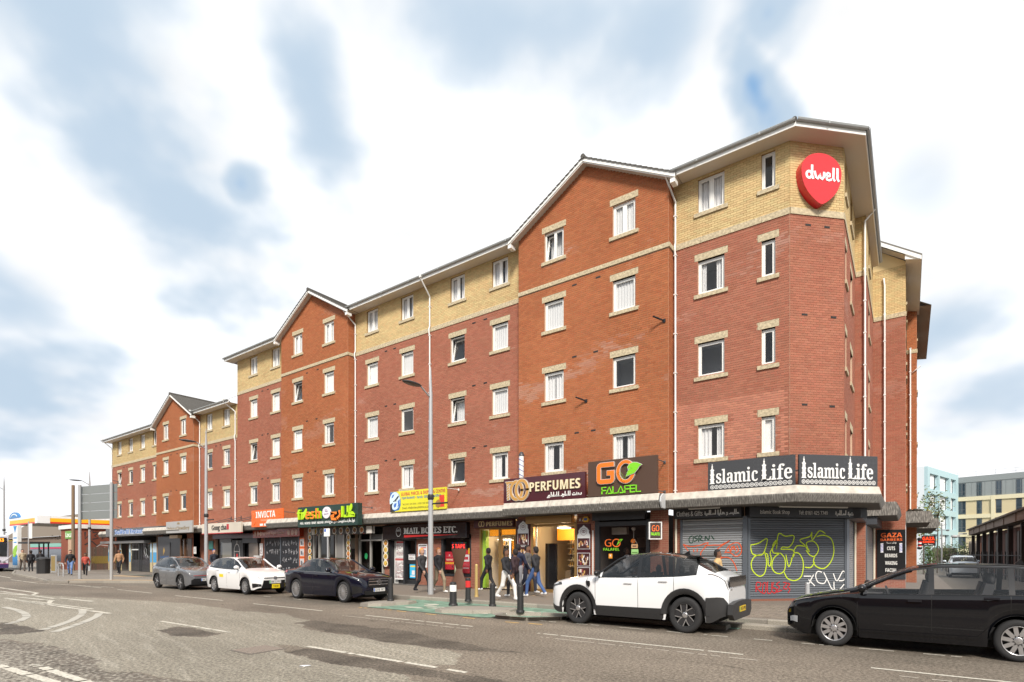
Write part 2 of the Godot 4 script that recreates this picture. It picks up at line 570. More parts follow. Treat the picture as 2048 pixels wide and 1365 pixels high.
# a white plastic window with stone lintel and sill; x, y are the lower left corner of the frame in the wall's own axes
# look: 0 net curtain, 1 drapes, 2 bare and dark, 3 pale blind; tilt opens the sash (inwards at the top), degrees
func window(t: Transform3D, x: float, y: float, w: float, h: float, panes := 1, lintel := true, look := 0, tilt := 0.0, parent: Node = building) -> Node3D:
	var win := Node3D.new()
	win.name = "window"
	parent.add_child(win, true)
	win.transform = Transform3D(t.basis, t * V(x, y, -0.075))
	var fr := MB.new()
	var a := 0.05
	fr.box(0, a, 0, h, -0.06, 0); fr.box(w - a, w, 0, h, -0.06, 0)
	fr.box(a, w - a, 0, a, -0.06, 0); fr.box(a, w - a, h - a, h, -0.06, 0)
	if panes == 2:
		fr.box(w / 2 - 0.03, w / 2 + 0.03, a, h - a, -0.06, 0)
	obj("frame", fr, m_white, win)
	var bays := [[a, w - a]] if panes == 1 else [[a, w / 2 - 0.03], [w / 2 + 0.03, w - a]]
	for k in bays.size():
		var x0: float = bays[k][0]; var x1: float = bays[k][1]
		var sash := MB.new(); var s := 0.045; var hh := h - 2 * a
		sash.box(x0 + 0.004, x0 + s, 0, hh, -0.045, 0.012); sash.box(x1 - s, x1 - 0.004, 0, hh, -0.045, 0.012)
		sash.box(x0 + s, x1 - s, 0.004, s, -0.045, 0.012); sash.box(x0 + s, x1 - s, hh - s, hh - 0.004, -0.045, 0.012)
		var so := obj("sash", sash, m_white, win)
		so.position = V(0, a, -0.012)
		if tilt != 0.0 and k == 0:
			so.rotation.x = deg_to_rad(-tilt)
		var pn := MB.new()
		pn.quad(V(x0 + s, s, -0.02), V(x1 - s, s, -0.02), V(x1 - s, hh - s, -0.02), V(x0 + s, hh - s, -0.02))
		var po := obj("pane", pn, glass(0.1, 0.03), win)
		po.position = so.position; po.rotation = so.rotation
	var room := MB.new()
	room.quad(V(-0.3, -0.3, -1.2), V(w + 0.3, -0.3, -1.2), V(w + 0.3, h + 0.2, -1.2), V(-0.3, h + 0.2, -1.2))
	room.quad(V(-0.3, -0.3, -0.125), V(-0.3, -0.3, -1.2), V(-0.3, h + 0.2, -1.2), V(-0.3, h + 0.2, -0.125))
	room.quad(V(w + 0.3, -0.3, -1.2), V(w + 0.3, -0.3, -0.125), V(w + 0.3, h + 0.2, -0.125), V(w + 0.3, h + 0.2, -1.2))
	room.quad(V(-0.3, h + 0.2, -1.2), V(w + 0.3, h + 0.2, -1.2), V(w + 0.3, h + 0.2, -0.125), V(-0.3, h + 0.2, -0.125))
	room.quad(V(-0.3, -0.3, -0.125), V(w + 0.3, -0.3, -0.125), V(w + 0.3, -0.3, -1.2), V(-0.3, -0.3, -1.2))
	obj("room", room, mk(0.5, 0.51, 0.52, 0.9), win)
	if look != 2:
		var cw := w - 2 * a
		var cm: StandardMaterial3D = [mk(0.70, 0.71, 0.71, 0.9), mk(0.74, 0.74, 0.74, 0.9), null, mk(0.88, 0.88, 0.86, 0.85)][look]
		if look == 1:
			for sd in 2:
				var ww := cw * rng.randf_range(0.25, 0.5)
				var co := obj("curtain", curtain_mesh(ww, h - 0.06, 3.0, 0.02, rng.randi() % 9), cm, win)
				co.position = V(a if sd == 0 else w - a - ww, 0.03, -0.1)
		else:
			var co2 := obj("curtain", curtain_mesh(cw, h - 0.06, 7.0 if look == 0 else 0.5, 0.014 if look == 0 else 0.002, rng.randi() % 9), cm, win)
			co2.position = V(a, 0.03, -0.09 if tilt == 0.0 else -0.33)
	var sill := MB.new()
	sill.pbox(V(-0.12, -0.135, -0.05), V(w + 0.24, 0, 0), V(0, 0.125, 0), V(0, 0, 0.185))
	obj("sill", sill, m_stone, win)
	if lintel:
		var li := MB.new()
		li.pbox(V(-0.11, h + 0.012, -0.05), V(w + 0.22, 0, 0), V(0, 0.225, 0), V(0, 0, 0.142))
		obj("lintel", li, m_stone, win)
	return win

func hole(x: float, y: float, w: float, h: float, lintel := true) -> Array:
	var o := [Rect2(x, y, w, h)]
	o.append(Rect2(x - 0.12, y - 0.135, w + 0.24, 0.13))
	if lintel:
		o.append(Rect2(x - 0.11, y + h, w + 0.22, 0.237))
	return o

func vents(t: Transform3D, spots: Array, parent: Node) -> void:
	for s in spots:
		var mb := MB.new()
		mb.box(0, 0.19, 0, 0.065, 0.0, 0.014)
		for k in 4:
			mb.box(0.012 + k * 0.044, 0.043 + k * 0.044, 0.012, 0.053, 0.014, 0.018)
		var o := obj("air_brick", mb, mk(0.03, 0.026, 0.025, 0.8), parent)
		o.transform = Transform3D(t.basis, t * V(s.x, s.y, 0.0))

func soffit_run(pts: Array, y: float, parent: Node) -> void:
	# pts: pairs [wall point, eave point] along the eave, left to right; builds soffit, fascia and gutter
	var so := MB.new(); var fa := MB.new(); var gu := MB.new()
	for i in pts.size() - 1:
		var a: Vector3 = pts[i][0]; var b: Vector3 = pts[i + 1][0]; var e: Vector3 = pts[i + 1][1]; var f: Vector3 = pts[i][1]
		a.y = y; b.y = y; e.y = y; f.y = y
		so.quad(a, b, e, f)
		var dir := (e - f).normalized(); var n := dir.cross(UP)
		fa.pbox(f + UP * -0.03, e - f, UP * 0.17, n * -0.03)
		var prof := PackedVector3Array()
		for k in 9:
			var ang := PI + PI * k / 8
			prof.push_back(n * (0.058 + 0.055 * cos(ang)) + UP * (0.15 + 0.062 * sin(ang)))
		for k in 8:
			gu.quad(f + prof[k], e + prof[k], e + prof[k + 1], f + prof[k + 1])
		gu.pbox(f + n * 0.105 + UP * 0.145, e - f, UP * 0.014, n * 0.012)
		var l := f.distance_to(e)
		var s := 1.0
		while s < l:
			gu.pbox(f + dir * s + n * 0.115 + UP * 0.08, dir * 0.05, UP * 0.085, n * 0.006)
			s += 1.9
	var e0 := obj("soffit", so, mk(0.62, 0.55, 0.46, 0.6), parent)
	obj("fascia_board", fa, m_white, e0.get_parent())
	obj("gutter", gu, mk(0.36, 0.38, 0.38, 0.45), e0.get_parent())

func downpipe(x: float, y0: float, y1: float, z: float, eave: Vector3, parent: Node, band_y := -1.0) -> void:
	var mb := MB.new()
	var p := PackedVector3Array([eave, eave + V(0, -0.12, 0), V(x, y1, z), V(x, y1 - 0.1, z)])
	if band_y > 0:
		p.append_array([V(x, band_y + 0.26, z), V(x, band_y + 0.12, z + 0.05), V(x, band_y - 0.05, z + 0.05), V(x, band_y - 0.2, z)])
	p.push_back(V(x, y0, z))
	mb.tube(p, PackedFloat32Array([0.036]), 8)
	mb.box(eave.x - 0.06, eave.x + 0.06, eave.y - 0.08, eave.y + 0.06, eave.z - 0.05, eave.z + 0.06)
	var y := y0 + 0.4
	while y < y1 - 0.3:
		mb.box(x - 0.052, x + 0.052, y, y + 0.035, z - 0.06, z + 0.043)
		y += 1.35
	obj("downpipe", mb, m_pipe, parent)

func make_building() -> void:
	bloom.seed = 3; bloom.frequency = 0.35; bloom.fractal_octaves = 4
	wash.seed = 9; wash.frequency = 0.22; wash.fractal_octaves = 3
	var grain := noise_tex(0.09, 0.82, 1.0, 256, 5)
	m_brick = mk(1, 1, 1, 0.92, 0, {"vc": true, "tex": grain, "tri": 3.0, "spec": 0.3})
	m_stone = mk(0.66, 0.56, 0.38, 0.85, 0, {"tex": noise_tex(0.02, 0.72, 1.0, 512, 8), "tri": 0.9, "spec": 0.3})
	m_white = mk(0.80, 0.80, 0.77, 0.35)
	m_pipe = mk(0.74, 0.74, 0.72, 0.4)
	var mort_red := mk(0.58, 0.40, 0.285, 0.95, 0, {"tex": grain, "tri": 2.0, "spec": 0.2})
	var mort_yel := mk(0.42, 0.275, 0.125, 0.95, 0, {"tex": grain, "tri": 2.0, "spec": 0.2})
	building = thing("apartment_building", "long red and yellow brick apartment block with three gables above a row of shops", "building", V(-30, 0, 0))
	building.position = Vector3.ZERO
	# recessed sections: x0, x1, storeys (3 or 4 floors above the shops), columns of windows, sides on bricks
	# rows of frames above the shops
	var rowy := [4.83, 7.59, 10.37]
	var secs := [
		{"x0": -58.0, "x1": -47.5, "top": 0, "cols": [-56.75, -54.26, -51.78, -49.32], "looks": [2, 2, 0, 2, 0, 2, 3, 2, 3, 2, 3, 2], "tilts": {0: 0.0, 4: 12.0, 7: 0.0}},
		{"x0": -41.3, "x1": -36.05, "top": 0, "cols": [-40.35, -37.92], "looks": [0, 0, 2, 1, 0, 1], "tilts": {5: 10.0}},
		{"x0": -36.05, "x1": -30.1, "top": 1, "cols": [-34.45, -31.9], "looks": [1, 1, 0, 3, 3, 3, 1, 1], "tilts": {2: 9.0, 7: 8.0}},
		{"x0": -23.85, "x1": -12.85, "top": 1, "cols": [-22.88, -20.29, -17.0, -14.58], "looks": [1, 1, 2, 1, 0, 2, 0, 0, 3, 0, 2, 0, 1, 1, 1, 1], "tilts": {2: 11.0, 6: 11.0, 10: 11.0}},
		{"x0": -6.6, "x1": -2.95, "top": 1, "cols": [-5.75, -3.76], "looks": [1, 3, 2, 2, 1, 2, 1, 2], "tilts": {}}]
	var gabs := [{"x0": -47.5, "x1": -41.3, "top": 0, "looks": [2, 2, 3, 3, 2, 2], "tilts": {}}, {"x0": -30.1, "x1": -23.85, "top": 1, "looks": [0, 1, 3, 1, 2, 3, 0, 0], "tilts": {4: 11.0, 5: 0.0}},
		{"x0": -12.85, "x1": -6.6, "top": 1, "looks": [1, 1, 1, 2, 0, 0, 0, 0], "tilts": {6: 9.0}}]
	for si in secs.size():
		var s: Dictionary = secs[si]
		var l: float = s.x1 - s.x0
		var t := frame(V(s.x0, 0, 0), V(1, 0, 0))
		var wl := part("wall", building)
		loose_parent = wl
		var fl: int = 3 if s.top == 1 else 2
		var yb: float = 12.1 if s.top == 1 else 9.32
		var hred := []; var hyel := []
		var k := 0
		for r in fl + 1:
			for ci in s.cols.size():
				var wx: float = s.cols[ci] - s.x0
				var ww := 0.86
				if si == 4 and ci == 1: ww = 0.4
				var is_top: bool = r == fl
				var wy: float = rowy[r] if not is_top else (13.12 if s.top == 1 else 10.33)
				var hh := 1.13
				if is_top: hh = 1.14
				(hyel if is_top else hred).append_array(hole(wx, wy, ww, hh, not is_top))
				window(t, wx, wy, ww, hh, 2 if is_top and ww > 0.5 else 1, not is_top, s.looks[k % s.looks.size()], s.tilts.get(k, 0.0))
				k += 1
		var mb := MB.new(); var bk := MB.new(); var my := MB.new(); var by := MB.new()
		var soff := yb + 2.26
		brick_face(mb, bk, t, l, 3.35, yb, RED, hred, 0.0, 1.0 if si >= 3 else 0.5, si >= 2, si == 4)
		brick_face(my, by, t, l, yb + 0.2, soff, YELLOW, hyel, 0.0, 0.0, si >= 2)
		obj("mortar", bk, mort_red, wl); obj("mortar", by, mort_yel, wl)
		obj("brickwork", mb, m_brick, wl).set_meta("kind", "stuff")
		obj("brickwork", my, m_brick, wl).set_meta("kind", "stuff")
		band(t, l, yb, yb + 0.2, 0.035, wl)
		var ov := []
		for r in fl:
			var c0: float = s.cols[0] - s.x0
			var c1: float = s.cols[1] - s.x0
			ov.append(Vector2((c0 + c1) / 2 + 0.1, rowy[r] + 1.47)); ov.append(Vector2((c0 + c1) / 2 + 0.75, rowy[r] + 1.47))
			if s.cols.size() > 2:
				c0 = s.cols[2] - s.x0; c1 = s.cols[3] - s.x0
				ov.append(Vector2((c0 + c1) / 2 + 0.1, rowy[r] + 1.47)); ov.append(Vector2((c0 + c1) / 2 + 0.75, rowy[r] + 1.47))
		if si != 4: vents(t, ov, wl)
		var rf := part("roof", building)
		if si < 4:
			var xe: float = s.x1
			var xs0: float = s.x0 - (0.6 if si in [0, 2] else 0.0)
			soffit_run([[V(xs0, 0, 0), V(xs0, 0, 0.6)], [V(xe, 0, 0), V(xe, 0, 0.6)]], soff - 0.012, rf)
			roof_slope(rf, V(xs0, soff + 0.14, 0.64), V(xe, soff + 0.14, 0.64), 5.6, 3.2)
			if si in [0, 2]:
				var vg := MB.new()
				vg.tri(V(xs0 + 0.03, soff - 0.01, 0.6), V(xs0 + 0.03, soff - 0.01, -5.0), V(xs0 + 0.03, soff + 3.3, -5.0))
				obj("barge_board", vg, m_white, rf)
				# the end wall that rises above the neighbour's roof
				var ew := MB.new()
				ew.quad(V(s.x0, 3.3, -9), V(s.x0, 3.3, 0), V(s.x0, soff, 0), V(s.x0, soff, -9))
				obj("end_wall", ew, mk(RED[0], RED[1], RED[2], 0.9), building)
	for gi in gabs.size():
		var g: Dictionary = gabs[gi]
		var l: float = g.x1 - g.x0
		var t := frame(V(g.x0, 0, 0.45), V(1, 0, 0))
		var wl := part("gable_wall", building)
		var fl: int = 3 if g.top == 1 else 2
		var yb: float = 12.08 if g.top == 1 else 9.28
		var ye := yb + 2.3
		var apex: float = ye + 1.78
		var cols := [1.25, 4.18]
		var hs := []
		var k := 0
		for r in fl + 1:
			for ci in 2:
				var is_top := r == fl
				var wy: float = rowy[r] if not is_top else yb + 1.02
				hs.append_array(hole(cols[ci], wy, 0.87, 1.13, true))
				window(t, cols[ci], wy, 0.87, 1.13, 2 if is_top else 1, true, g.looks[k], g.tilts.get(k, 0.0))
				k += 1
		var bandh := [Rect2(-0.1, yb, l + 0.2, 0.15)]
		var mb := MB.new(); var bk := MB.new()
		var all := hs.duplicate(); all.append_array(bandh)
		brick_face(mb, bk, t, l, 3.35, ye, ORANGE, all, apex, 1.0 if gi == 2 else 0.5, gi >= 1)
		# returns
		var tr := frame(V(g.x1, 0, 0.45), V(0, 0, -1))
		brick_face(mb, bk, tr, 0.45, 3.35, ye, ORANGE, [Rect2(-0.1, yb, 1, 0.15)], 0.0, 0.3, gi >= 1)
		var tl := frame(V(g.x0, 0, 0), V(0, 0, 1))
		brick_face(mb, bk, tl, 0.45, 3.35, ye, ORANGE, [Rect2(-0.1, yb, 1, 0.15)], 0.0, 0.3, false)
		obj("mortar", bk, mort_red, wl)
		obj("brickwork", mb, m_brick, wl).set_meta("kind", "stuff")
		band(t, l, yb, yb + 0.15, 0.05, wl)
		var bm := MB.new()
		bm.box(g.x1, g.x1 + 0.05, yb, yb + 0.15, 0.0, 0.5)
		obj("stone_band", bm, m_stone, wl)
		vents(t, [Vector2(2.5, yb - 0.28), Vector2(3.5, yb - 0.28), Vector2(2.5, yb - 3.0), Vector2(3.4, yb - 3.0), Vector2(2.6, yb - 5.9), Vector2(3.3, yb - 5.9)], wl)
		# roof: two slopes of tiles, barge boards, ridge
		var rf := part("gable_roof", building)
		var mx := l / 2
		var rise: float = apex - ye
		var zf := 0.78; var zb := -8.0
		var ex := 0.32
		var dr := rise / mx
		var slate := MB.new(); var bb := MB.new(); var un := MB.new()
		for sd in [-1, 1]:
			var xe: float = g.x0 + mx + sd * (mx + ex)
			var y_e: float = ye - ex * dr + 0.1
			var xa: float = g.x0 + mx
			var ya: float = apex + 0.1
			# courses of slates, each a little proud of the one below
			var nrow := 18
			for q in nrow:
				var a0 := float(q) / nrow; var a1 := float(q + 1) / nrow
				var p0 := V(lerpf(xe, xa, a0), lerpf(y_e, ya, a0) + 0.07, 0); var p1 := V(lerpf(xe, xa, a1), lerpf(y_e, ya, a1) + 0.045, 0)
				if sd == 1:
					slate.quad(V(p0.x, p0.y, zf), V(p0.x, p0.y, zb), V(p1.x, p1.y, zb), V(p1.x, p1.y, zf))
					slate.quad(V(p0.x, p0.y - 0.04, zf), V(p0.x, p0.y - 0.04, zb), V(p0.x, p0.y, zb), V(p0.x, p0.y, zf))
				else:
					slate.quad(V(p0.x, p0.y, zb), V(p0.x, p0.y, zf), V(p1.x, p1.y, zf), V(p1.x, p1.y, zb))
				slate.quad(V(p0.x, p0.y - 0.05, zf), V(p0.x, p0.y, zf), V(p1.x, p1.y, zf), V(p1.x, p1.y - 0.05, zf))
			# barge board on the front verge
			var o := V(xe, y_e - 0.17, zf - 0.03); var e := V(xa, ya - 0.17, zf - 0.03)
			if sd == 1:
				bb.quad(e, o, o + UP * 0.19, e + UP * 0.19)
				bb.quad(o + V(0, 0, -0.03), e + V(0, 0, -0.03), e + V(0, 0.19, -0.03), o + V(0, 0.19, -0.03))
				bb.quad(o, e, e + V(0, 0, -0.03), o + V(0, 0, -0.03))
				un.quad(V(xe, y_e - 0.13, 0.45), V(xe, y_e - 0.13, zf), V(xa, ya - 0.13, zf), V(xa, ya - 0.13, 0.45))
			else:
				bb.quad(o, e, e + UP * 0.19, o + UP * 0.19)
				bb.quad(e + V(0, 0, -0.03), o + V(0, 0, -0.03), o + V(0, 0.19, -0.03), e + V(0, 0.19, -0.03))
				bb.quad(e, o, o + V(0, 0, -0.03), e + V(0, 0, -0.03))
				un.quad(V(xe, y_e - 0.13, zf), V(xe, y_e - 0.13, 0.45), V(xa, ya - 0.13, 0.45), V(xa, ya - 0.13, zf))
			# box end of the barge
			bb.box(xe - 0.16 if sd == 1 else xe, xe if sd == 1 else xe + 0.16, y_e - 0.27, y_e - 0.14, 0.46, zf - 0.02)
		slate.tube(PackedVector3Array([V(g.x0 + mx, apex + 0.15, zf + 0.02), V(g.x0 + mx, apex + 0.15, zb)]), PackedFloat32Array([0.09]), 8)
		obj("slates", slate, mk(0.17, 0.16, 0.145, 0.85, 0, {"tex": noise_tex(0.03, 0.55, 1.0, 512, 31), "tri": 1.0}), rf)
		obj("barge_board", bb, m_white, rf)
		obj("soffit", un, mk(0.6, 0.55, 0.48, 0.6), rf)
	# rainwater pipes
	for d in [[-57.93, 9.32, 11.5, -58.3], [-41.2, 9.32, 11.5, -41.4], [-36.2, 9.32, 11.5, -36.6], [-23.73, 12.1, 14.2, -23.95], [-18.25, 12.1, 14.2, -18.25], [-6.5, 12.1, 14.2, -6.62]]:
		downpipe(d[0], 3.4, d[2] - 0.45, 0.075, V(d[3], d[2] + 0.28, 0.66), building, d[1])

func roof_slope(rf: Node, a: Vector3, b: Vector3, depth: float, rise: float) -> void:
	var mb := MB.new()
	mb.quad(a, b, b + V(0, rise, -depth), a + V(0, rise, -depth))
	mb.quad(b + V(0, rise, -depth), b + V(0, 0, -2 * depth), a + V(0, 0, -2 * depth), a + V(0, rise, -depth))
	obj("slates", mb, mk(0.17, 0.16, 0.145, 0.85), rf)

# ---------------------------------------------------------------- corner, side street, canopies, ground floor of the block
func make_side_street() -> void:
	var grain := noise_tex(0.09, 0.82, 1.0, 256, 5)
	var mort_red := mk(0.58, 0.40, 0.285, 0.95, 0, {"tex": grain, "tri": 2.0, "spec": 0.2})
	var mort_yel := mk(0.42, 0.275, 0.125, 0.95, 0, {"tex": grain, "tri": 2.0, "spec": 0.2})
	var q := sqrt(0.5)
	# [origin, direction, length, top of red, has yellow, colour, holes, loose, name]
	var faces := [
		[V(-2.95, 0, 0), V(q, 0, -q), 1.853, true, RED, 3.35, true],
		[V(-1.64, 0, -1.31), V(0, 0, -1), 4.49, true, RED, 3.35, false],
		[V(-1.64, 0, -5.8), V(1, 0, 0), 0.34, true, RED, 0.1, false],
		[V(-1.3, 0, -5.8), V(0, 0, -1), 5.2, true, RED, 3.3, false],
		[V(-1.3, 0, -11.0), V(1, 0, 0), 1.2, true, RED, 0.1, false],
		[V(-0.1, 0, -11.0), V(0, 0, -1), 5.8, true, RED, 3.0, false],
		[V(-0.1, 0, -16.8), V(1, 0, 0), 0.45, false, ORANGE, 0.1, false],
		[V(0.35, 0, -16.8), V(0, 0, -1), 9.0, false, ORANGE, 3.0, false]]
	var wins := {1: [0.45, 0.5, 2.3, 0.9], 3: [1.6, 0.9], 5: [1.2, 0.9, 3.6, 0.9], 7: [1.0, 0.9, 4.0, 0.9]}
	var rowy := [4.83, 7.59, 10.37]
	for fi in faces.size():
		var f: Array = faces[fi]
		var t := frame(f[0], f[1])
		var wl := part("wall", building)
		loose_parent = wl
		var mb := MB.new(); var bk := MB.new(); var my := MB.new(); var by := MB.new()
		var hr := []; var hy := []
		if wins.has(fi):
			var ws: Array = wins[fi]
			for k in range(0, ws.size(), 2):
				for r in 4:
					var top: bool = r == 3
					var wy: float = 13.12 if top else rowy[r]
					(hy if top and f[3] else hr).append_array(hole(ws[k], wy, ws[k + 1], 1.13, not top))
					window(t, ws[k], wy, ws[k + 1], 1.13, 1, not top, [0, 1, 2, 3][(r + k + fi) % 4])
		var red_top := 12.1 if f[3] else 14.36
		brick_face(mb, bk, t, f[2], f[5], red_top, f[4], hr, 0.0, 0.5, true, f[6])
		obj("mortar", bk, mort_red, wl)
		obj("brickwork", mb, m_brick, wl).set_meta("kind", "stuff")
		if f[3]:
			brick_face(my, by, t, f[2], 12.3, 14.36, YELLOW, hy, 0.0, 0.0, true)
			obj("mortar", by, mort_yel, wl)
			obj("brickwork", my, m_brick, wl).set_meta("kind", "stuff")
		band(t, f[2], 12.1, 12.3, 0.035, wl)
		if fi == 0:
			vents(t, [Vector2(0.52, 11.78), Vector2(1.17, 11.77), Vector2(0.4, 9.0), Vector2(1.4, 8.98), Vector2(0.4, 6.22), Vector2(1.35, 6.2)], wl)
	# eaves round the corner
	var rf := part("roof", building)
	soffit_run([[V(-6.6, 0, 0), V(-6.6, 0, 0.6)], [V(-2.95, 0, 0), V(-2.70, 0, 0.6)], [V(-1.64, 0, -1.31), V(-1.04, 0, -1.06)], [V(-1.64, 0, -5.8), V(-1.04, 0, -5.8)], [V(-1.3, 0, -10.4), V(-1.04, 0, -10.4)]], 14.348, rf)
	var rs := MB.new()
	var ap := V(-7.5, 17.6, -5.6); var y := 14.5
	var e := [V(-6.5, y, 0.64), V(-2.72, y, 0.64), V(-1.0, y, -1.07), V(-1.0, y, -10.4)]
	var rj := V(-6.5, 17.6, -5.6)
	rs.quad(e[0], e[1], rj, ap)
	rs.tri(e[1], e[2], rj)
	rs.quad(e[2], e[3], V(-6.5, 17.6, -10.4), rj)
	for h in [[e[1], rj], [e[2], rj]]:
		rs.tube(PackedVector3Array([h[0], h[1]]), PackedFloat32Array([0.075]), 8)
	rs.tri(V(-1.0, y, -10.4), V(-6.5, y, -10.4), V(-6.5, 17.6, -10.4))
	obj("slates", rs, mk(0.17, 0.16, 0.145, 0.85, 0, {"tex": noise_tex(0.03, 0.55, 1.0, 512, 31), "tri": 1.0}), rf)
	# the wing further along has its gable towards us
	var wr := MB.new(); var wb := MB.new(); var wsf := MB.new()
	wr.quad(V(0.48, 14.42, -10.5), V(0.48, 14.42, -17.3), V(-2.6, 16.6, -17.3), V(-2.6, 16.6, -10.5))
	wr.quad(V(-2.6, 16.6, -10.5), V(-2.6, 16.6, -17.3), V(-6, 14.2, -17.3), V(-6, 14.2, -10.5))
	wr.pbox(V(0.48, 14.36, -10.52), V(-3.08, 2.18, 0), V(0, 0.07, 0), V(0, 0, 0.03))
	wb.pbox(V(0.46, 14.2, -10.52), V(-3.08, 2.18, 0), V(0, 0.17, 0), V(0, 0, 0.025))
	wb.slab(P2([-0.12, 14.38, 0.46, 14.2, 0.46, 14.36, -0.12, 14.77]), Transform3D(Basis(), V(0, 0, -10.55)), 0, 0.02)
	wsf.quad(V(-0.1, 14.37, -10.5), V(0.46, 14.22, -10.5), V(0.46, 14.22, -17.3), V(-0.1, 14.37, -17.3))
	wsf.quad(V(-1.3, 15.4, -11), V(-1.3, 15.4, -10.5), V(0.3, 14.27, -10.5), V(0.3, 14.27, -11))
	var wy2 := MB.new()
	wy2.slab(P2([-1.3, 14.36, -0.1, 14.36, -0.1, 14.5, -1.3, 15.4]), Transform3D(Basis(), V(0, 0, -11.02)), 0, 0.02)
	obj("slates", wr, mk(0.17, 0.16, 0.145, 0.85), rf); obj("barge_board", wb, m_white, rf); obj("soffit", wsf, mk(0.6, 0.55, 0.48, 0.6), rf)
	obj("gable_top", wy2, mk(YELLOW[0], YELLOW[1], YELLOW[2], 0.9), rf)
	var w3 := MB.new()
	w3.quad(V(0.95, 14.3, -16.4), V(0.95, 14.3, -26), V(-2.6, 16.6, -26), V(-2.6, 16.6, -16.4))
	w3.quad(V(0.35, 14.36, -16.4), V(0.95, 14.28, -16.4), V(0.95, 14.28, -26), V(0.35, 14.36, -26))
	obj("slates", w3, mk(0.25, 0.2, 0.15, 0.85), rf)
	# pipes on the side walls
	var pp := MB.new()
	for p in [[-1.32, -5.74, 14.1, 3.5, -1.0], [-0.86, -10.93, 13.6, 3.3, -0.9], [0.08, -16.72, 11.0, 3.0, 0.5]]:
		pp.tube(PackedVector3Array([V(p[4], p[2] + 0.35, p[1]), V(p[0], p[2], p[1] + 0.03), V(p[0], 12.4, p[1] + 0.03), V(p[0], 12.25, p[1] + 0.08), V(p[0], 12.05, p[1] + 0.08), V(p[0], 11.9, p[1] + 0.03), V(p[0], p[3], p[1] + 0.03)]), PackedFloat32Array([0.036]), 8)
		for k in 8:
			pp.box(p[0] - 0.05, p[0] + 0.05, 3.9 + k * 1.2, 3.94 + k * 1.2, p[1], p[1] + 0.075)
	obj("downpipe", pp, m_pipe, building)
	make_canopies()
	make_ground_floor(mort_red)

# concrete canopy along a line of eave points; pts: [wall point, nose point]
func canopy(pts: Array, y: float, parent: Node, cap0: bool, cap1: bool) -> void:
	var prof := [[-0.99, 0.03], [-0.14, 0.03], [-0.105, 0.0], [-0.012, -0.2], [0.0, -0.22], [-0.008, -0.25], [-0.1, -0.45], [-0.13, -0.47]]
	for i in pts.size() - 1:
		var wa: Vector3 = pts[i][0]; var na: Vector3 = pts[i][1]; var wb: Vector3 = pts[i + 1][0]; var nb: Vector3 = pts[i + 1][1]
		var l := na.distance_to(nb)
		var cnt := maxi(1, int(round(l / 2.4)))
		for k in cnt:
			var f0 := float(k) / cnt; var f1 := float(k + 1) / cnt
			var gp := 0.005 / l
			if k > 0: f0 += gp
			if k < cnt - 1: f1 -= gp
			var top := MB.new(); var edge := MB.new()
			var w0 := wa.lerp(wb, f0); var w1 := wa.lerp(wb, f1); var n0 := na.lerp(nb, f0); var n1 := na.lerp(nb, f1)
			var d0 := (n0 - w0); var d1 := (n1 - w1)
			var r0 := []; var r1 := []
			var dn0 := d0.normalized() * (1.0 if cnt == 1 or true else 1.0)
			var s0 := d0.length(); var s1 := d1.length()
			for p in prof:
				r0.append(n0 + d0 / s0 * p[0] * (s0 if p[0] < -0.5 else 1.0) + UP * (y + p[1]))
				r1.append(n1 + d1 / s1 * p[0] * (s1 if p[0] < -0.5 else 1.0) + UP * (y + p[1]))
			for j in prof.size() - 1:
				var b: MB = top if j < 3 else edge
				b.quad(r0[j + 1], r1[j + 1], r1[j], r0[j])
			# underside
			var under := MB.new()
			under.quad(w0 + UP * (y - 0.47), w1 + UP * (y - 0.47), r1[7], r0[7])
			if (k == 0 and cap0 and i == 0) or (k == cnt - 1 and cap1 and i == pts.size() - 2):
				var rr: Array = r0 if k == 0 and cap0 and i == 0 else r1
				var ww: Vector3 = w0 if rr == r0 else w1
				for j in range(0, 7):
					if rr == r0: edge.tri(ww + UP * (y - 0.47), rr[j + 1], rr[j])
					else: edge.tri(ww + UP * (y - 0.47), rr[j], rr[j + 1])
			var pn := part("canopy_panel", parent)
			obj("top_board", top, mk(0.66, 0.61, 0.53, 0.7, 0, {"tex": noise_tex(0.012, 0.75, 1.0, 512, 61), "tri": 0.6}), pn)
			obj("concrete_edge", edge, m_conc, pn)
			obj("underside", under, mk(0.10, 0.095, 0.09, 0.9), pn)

var m_conc: StandardMaterial3D

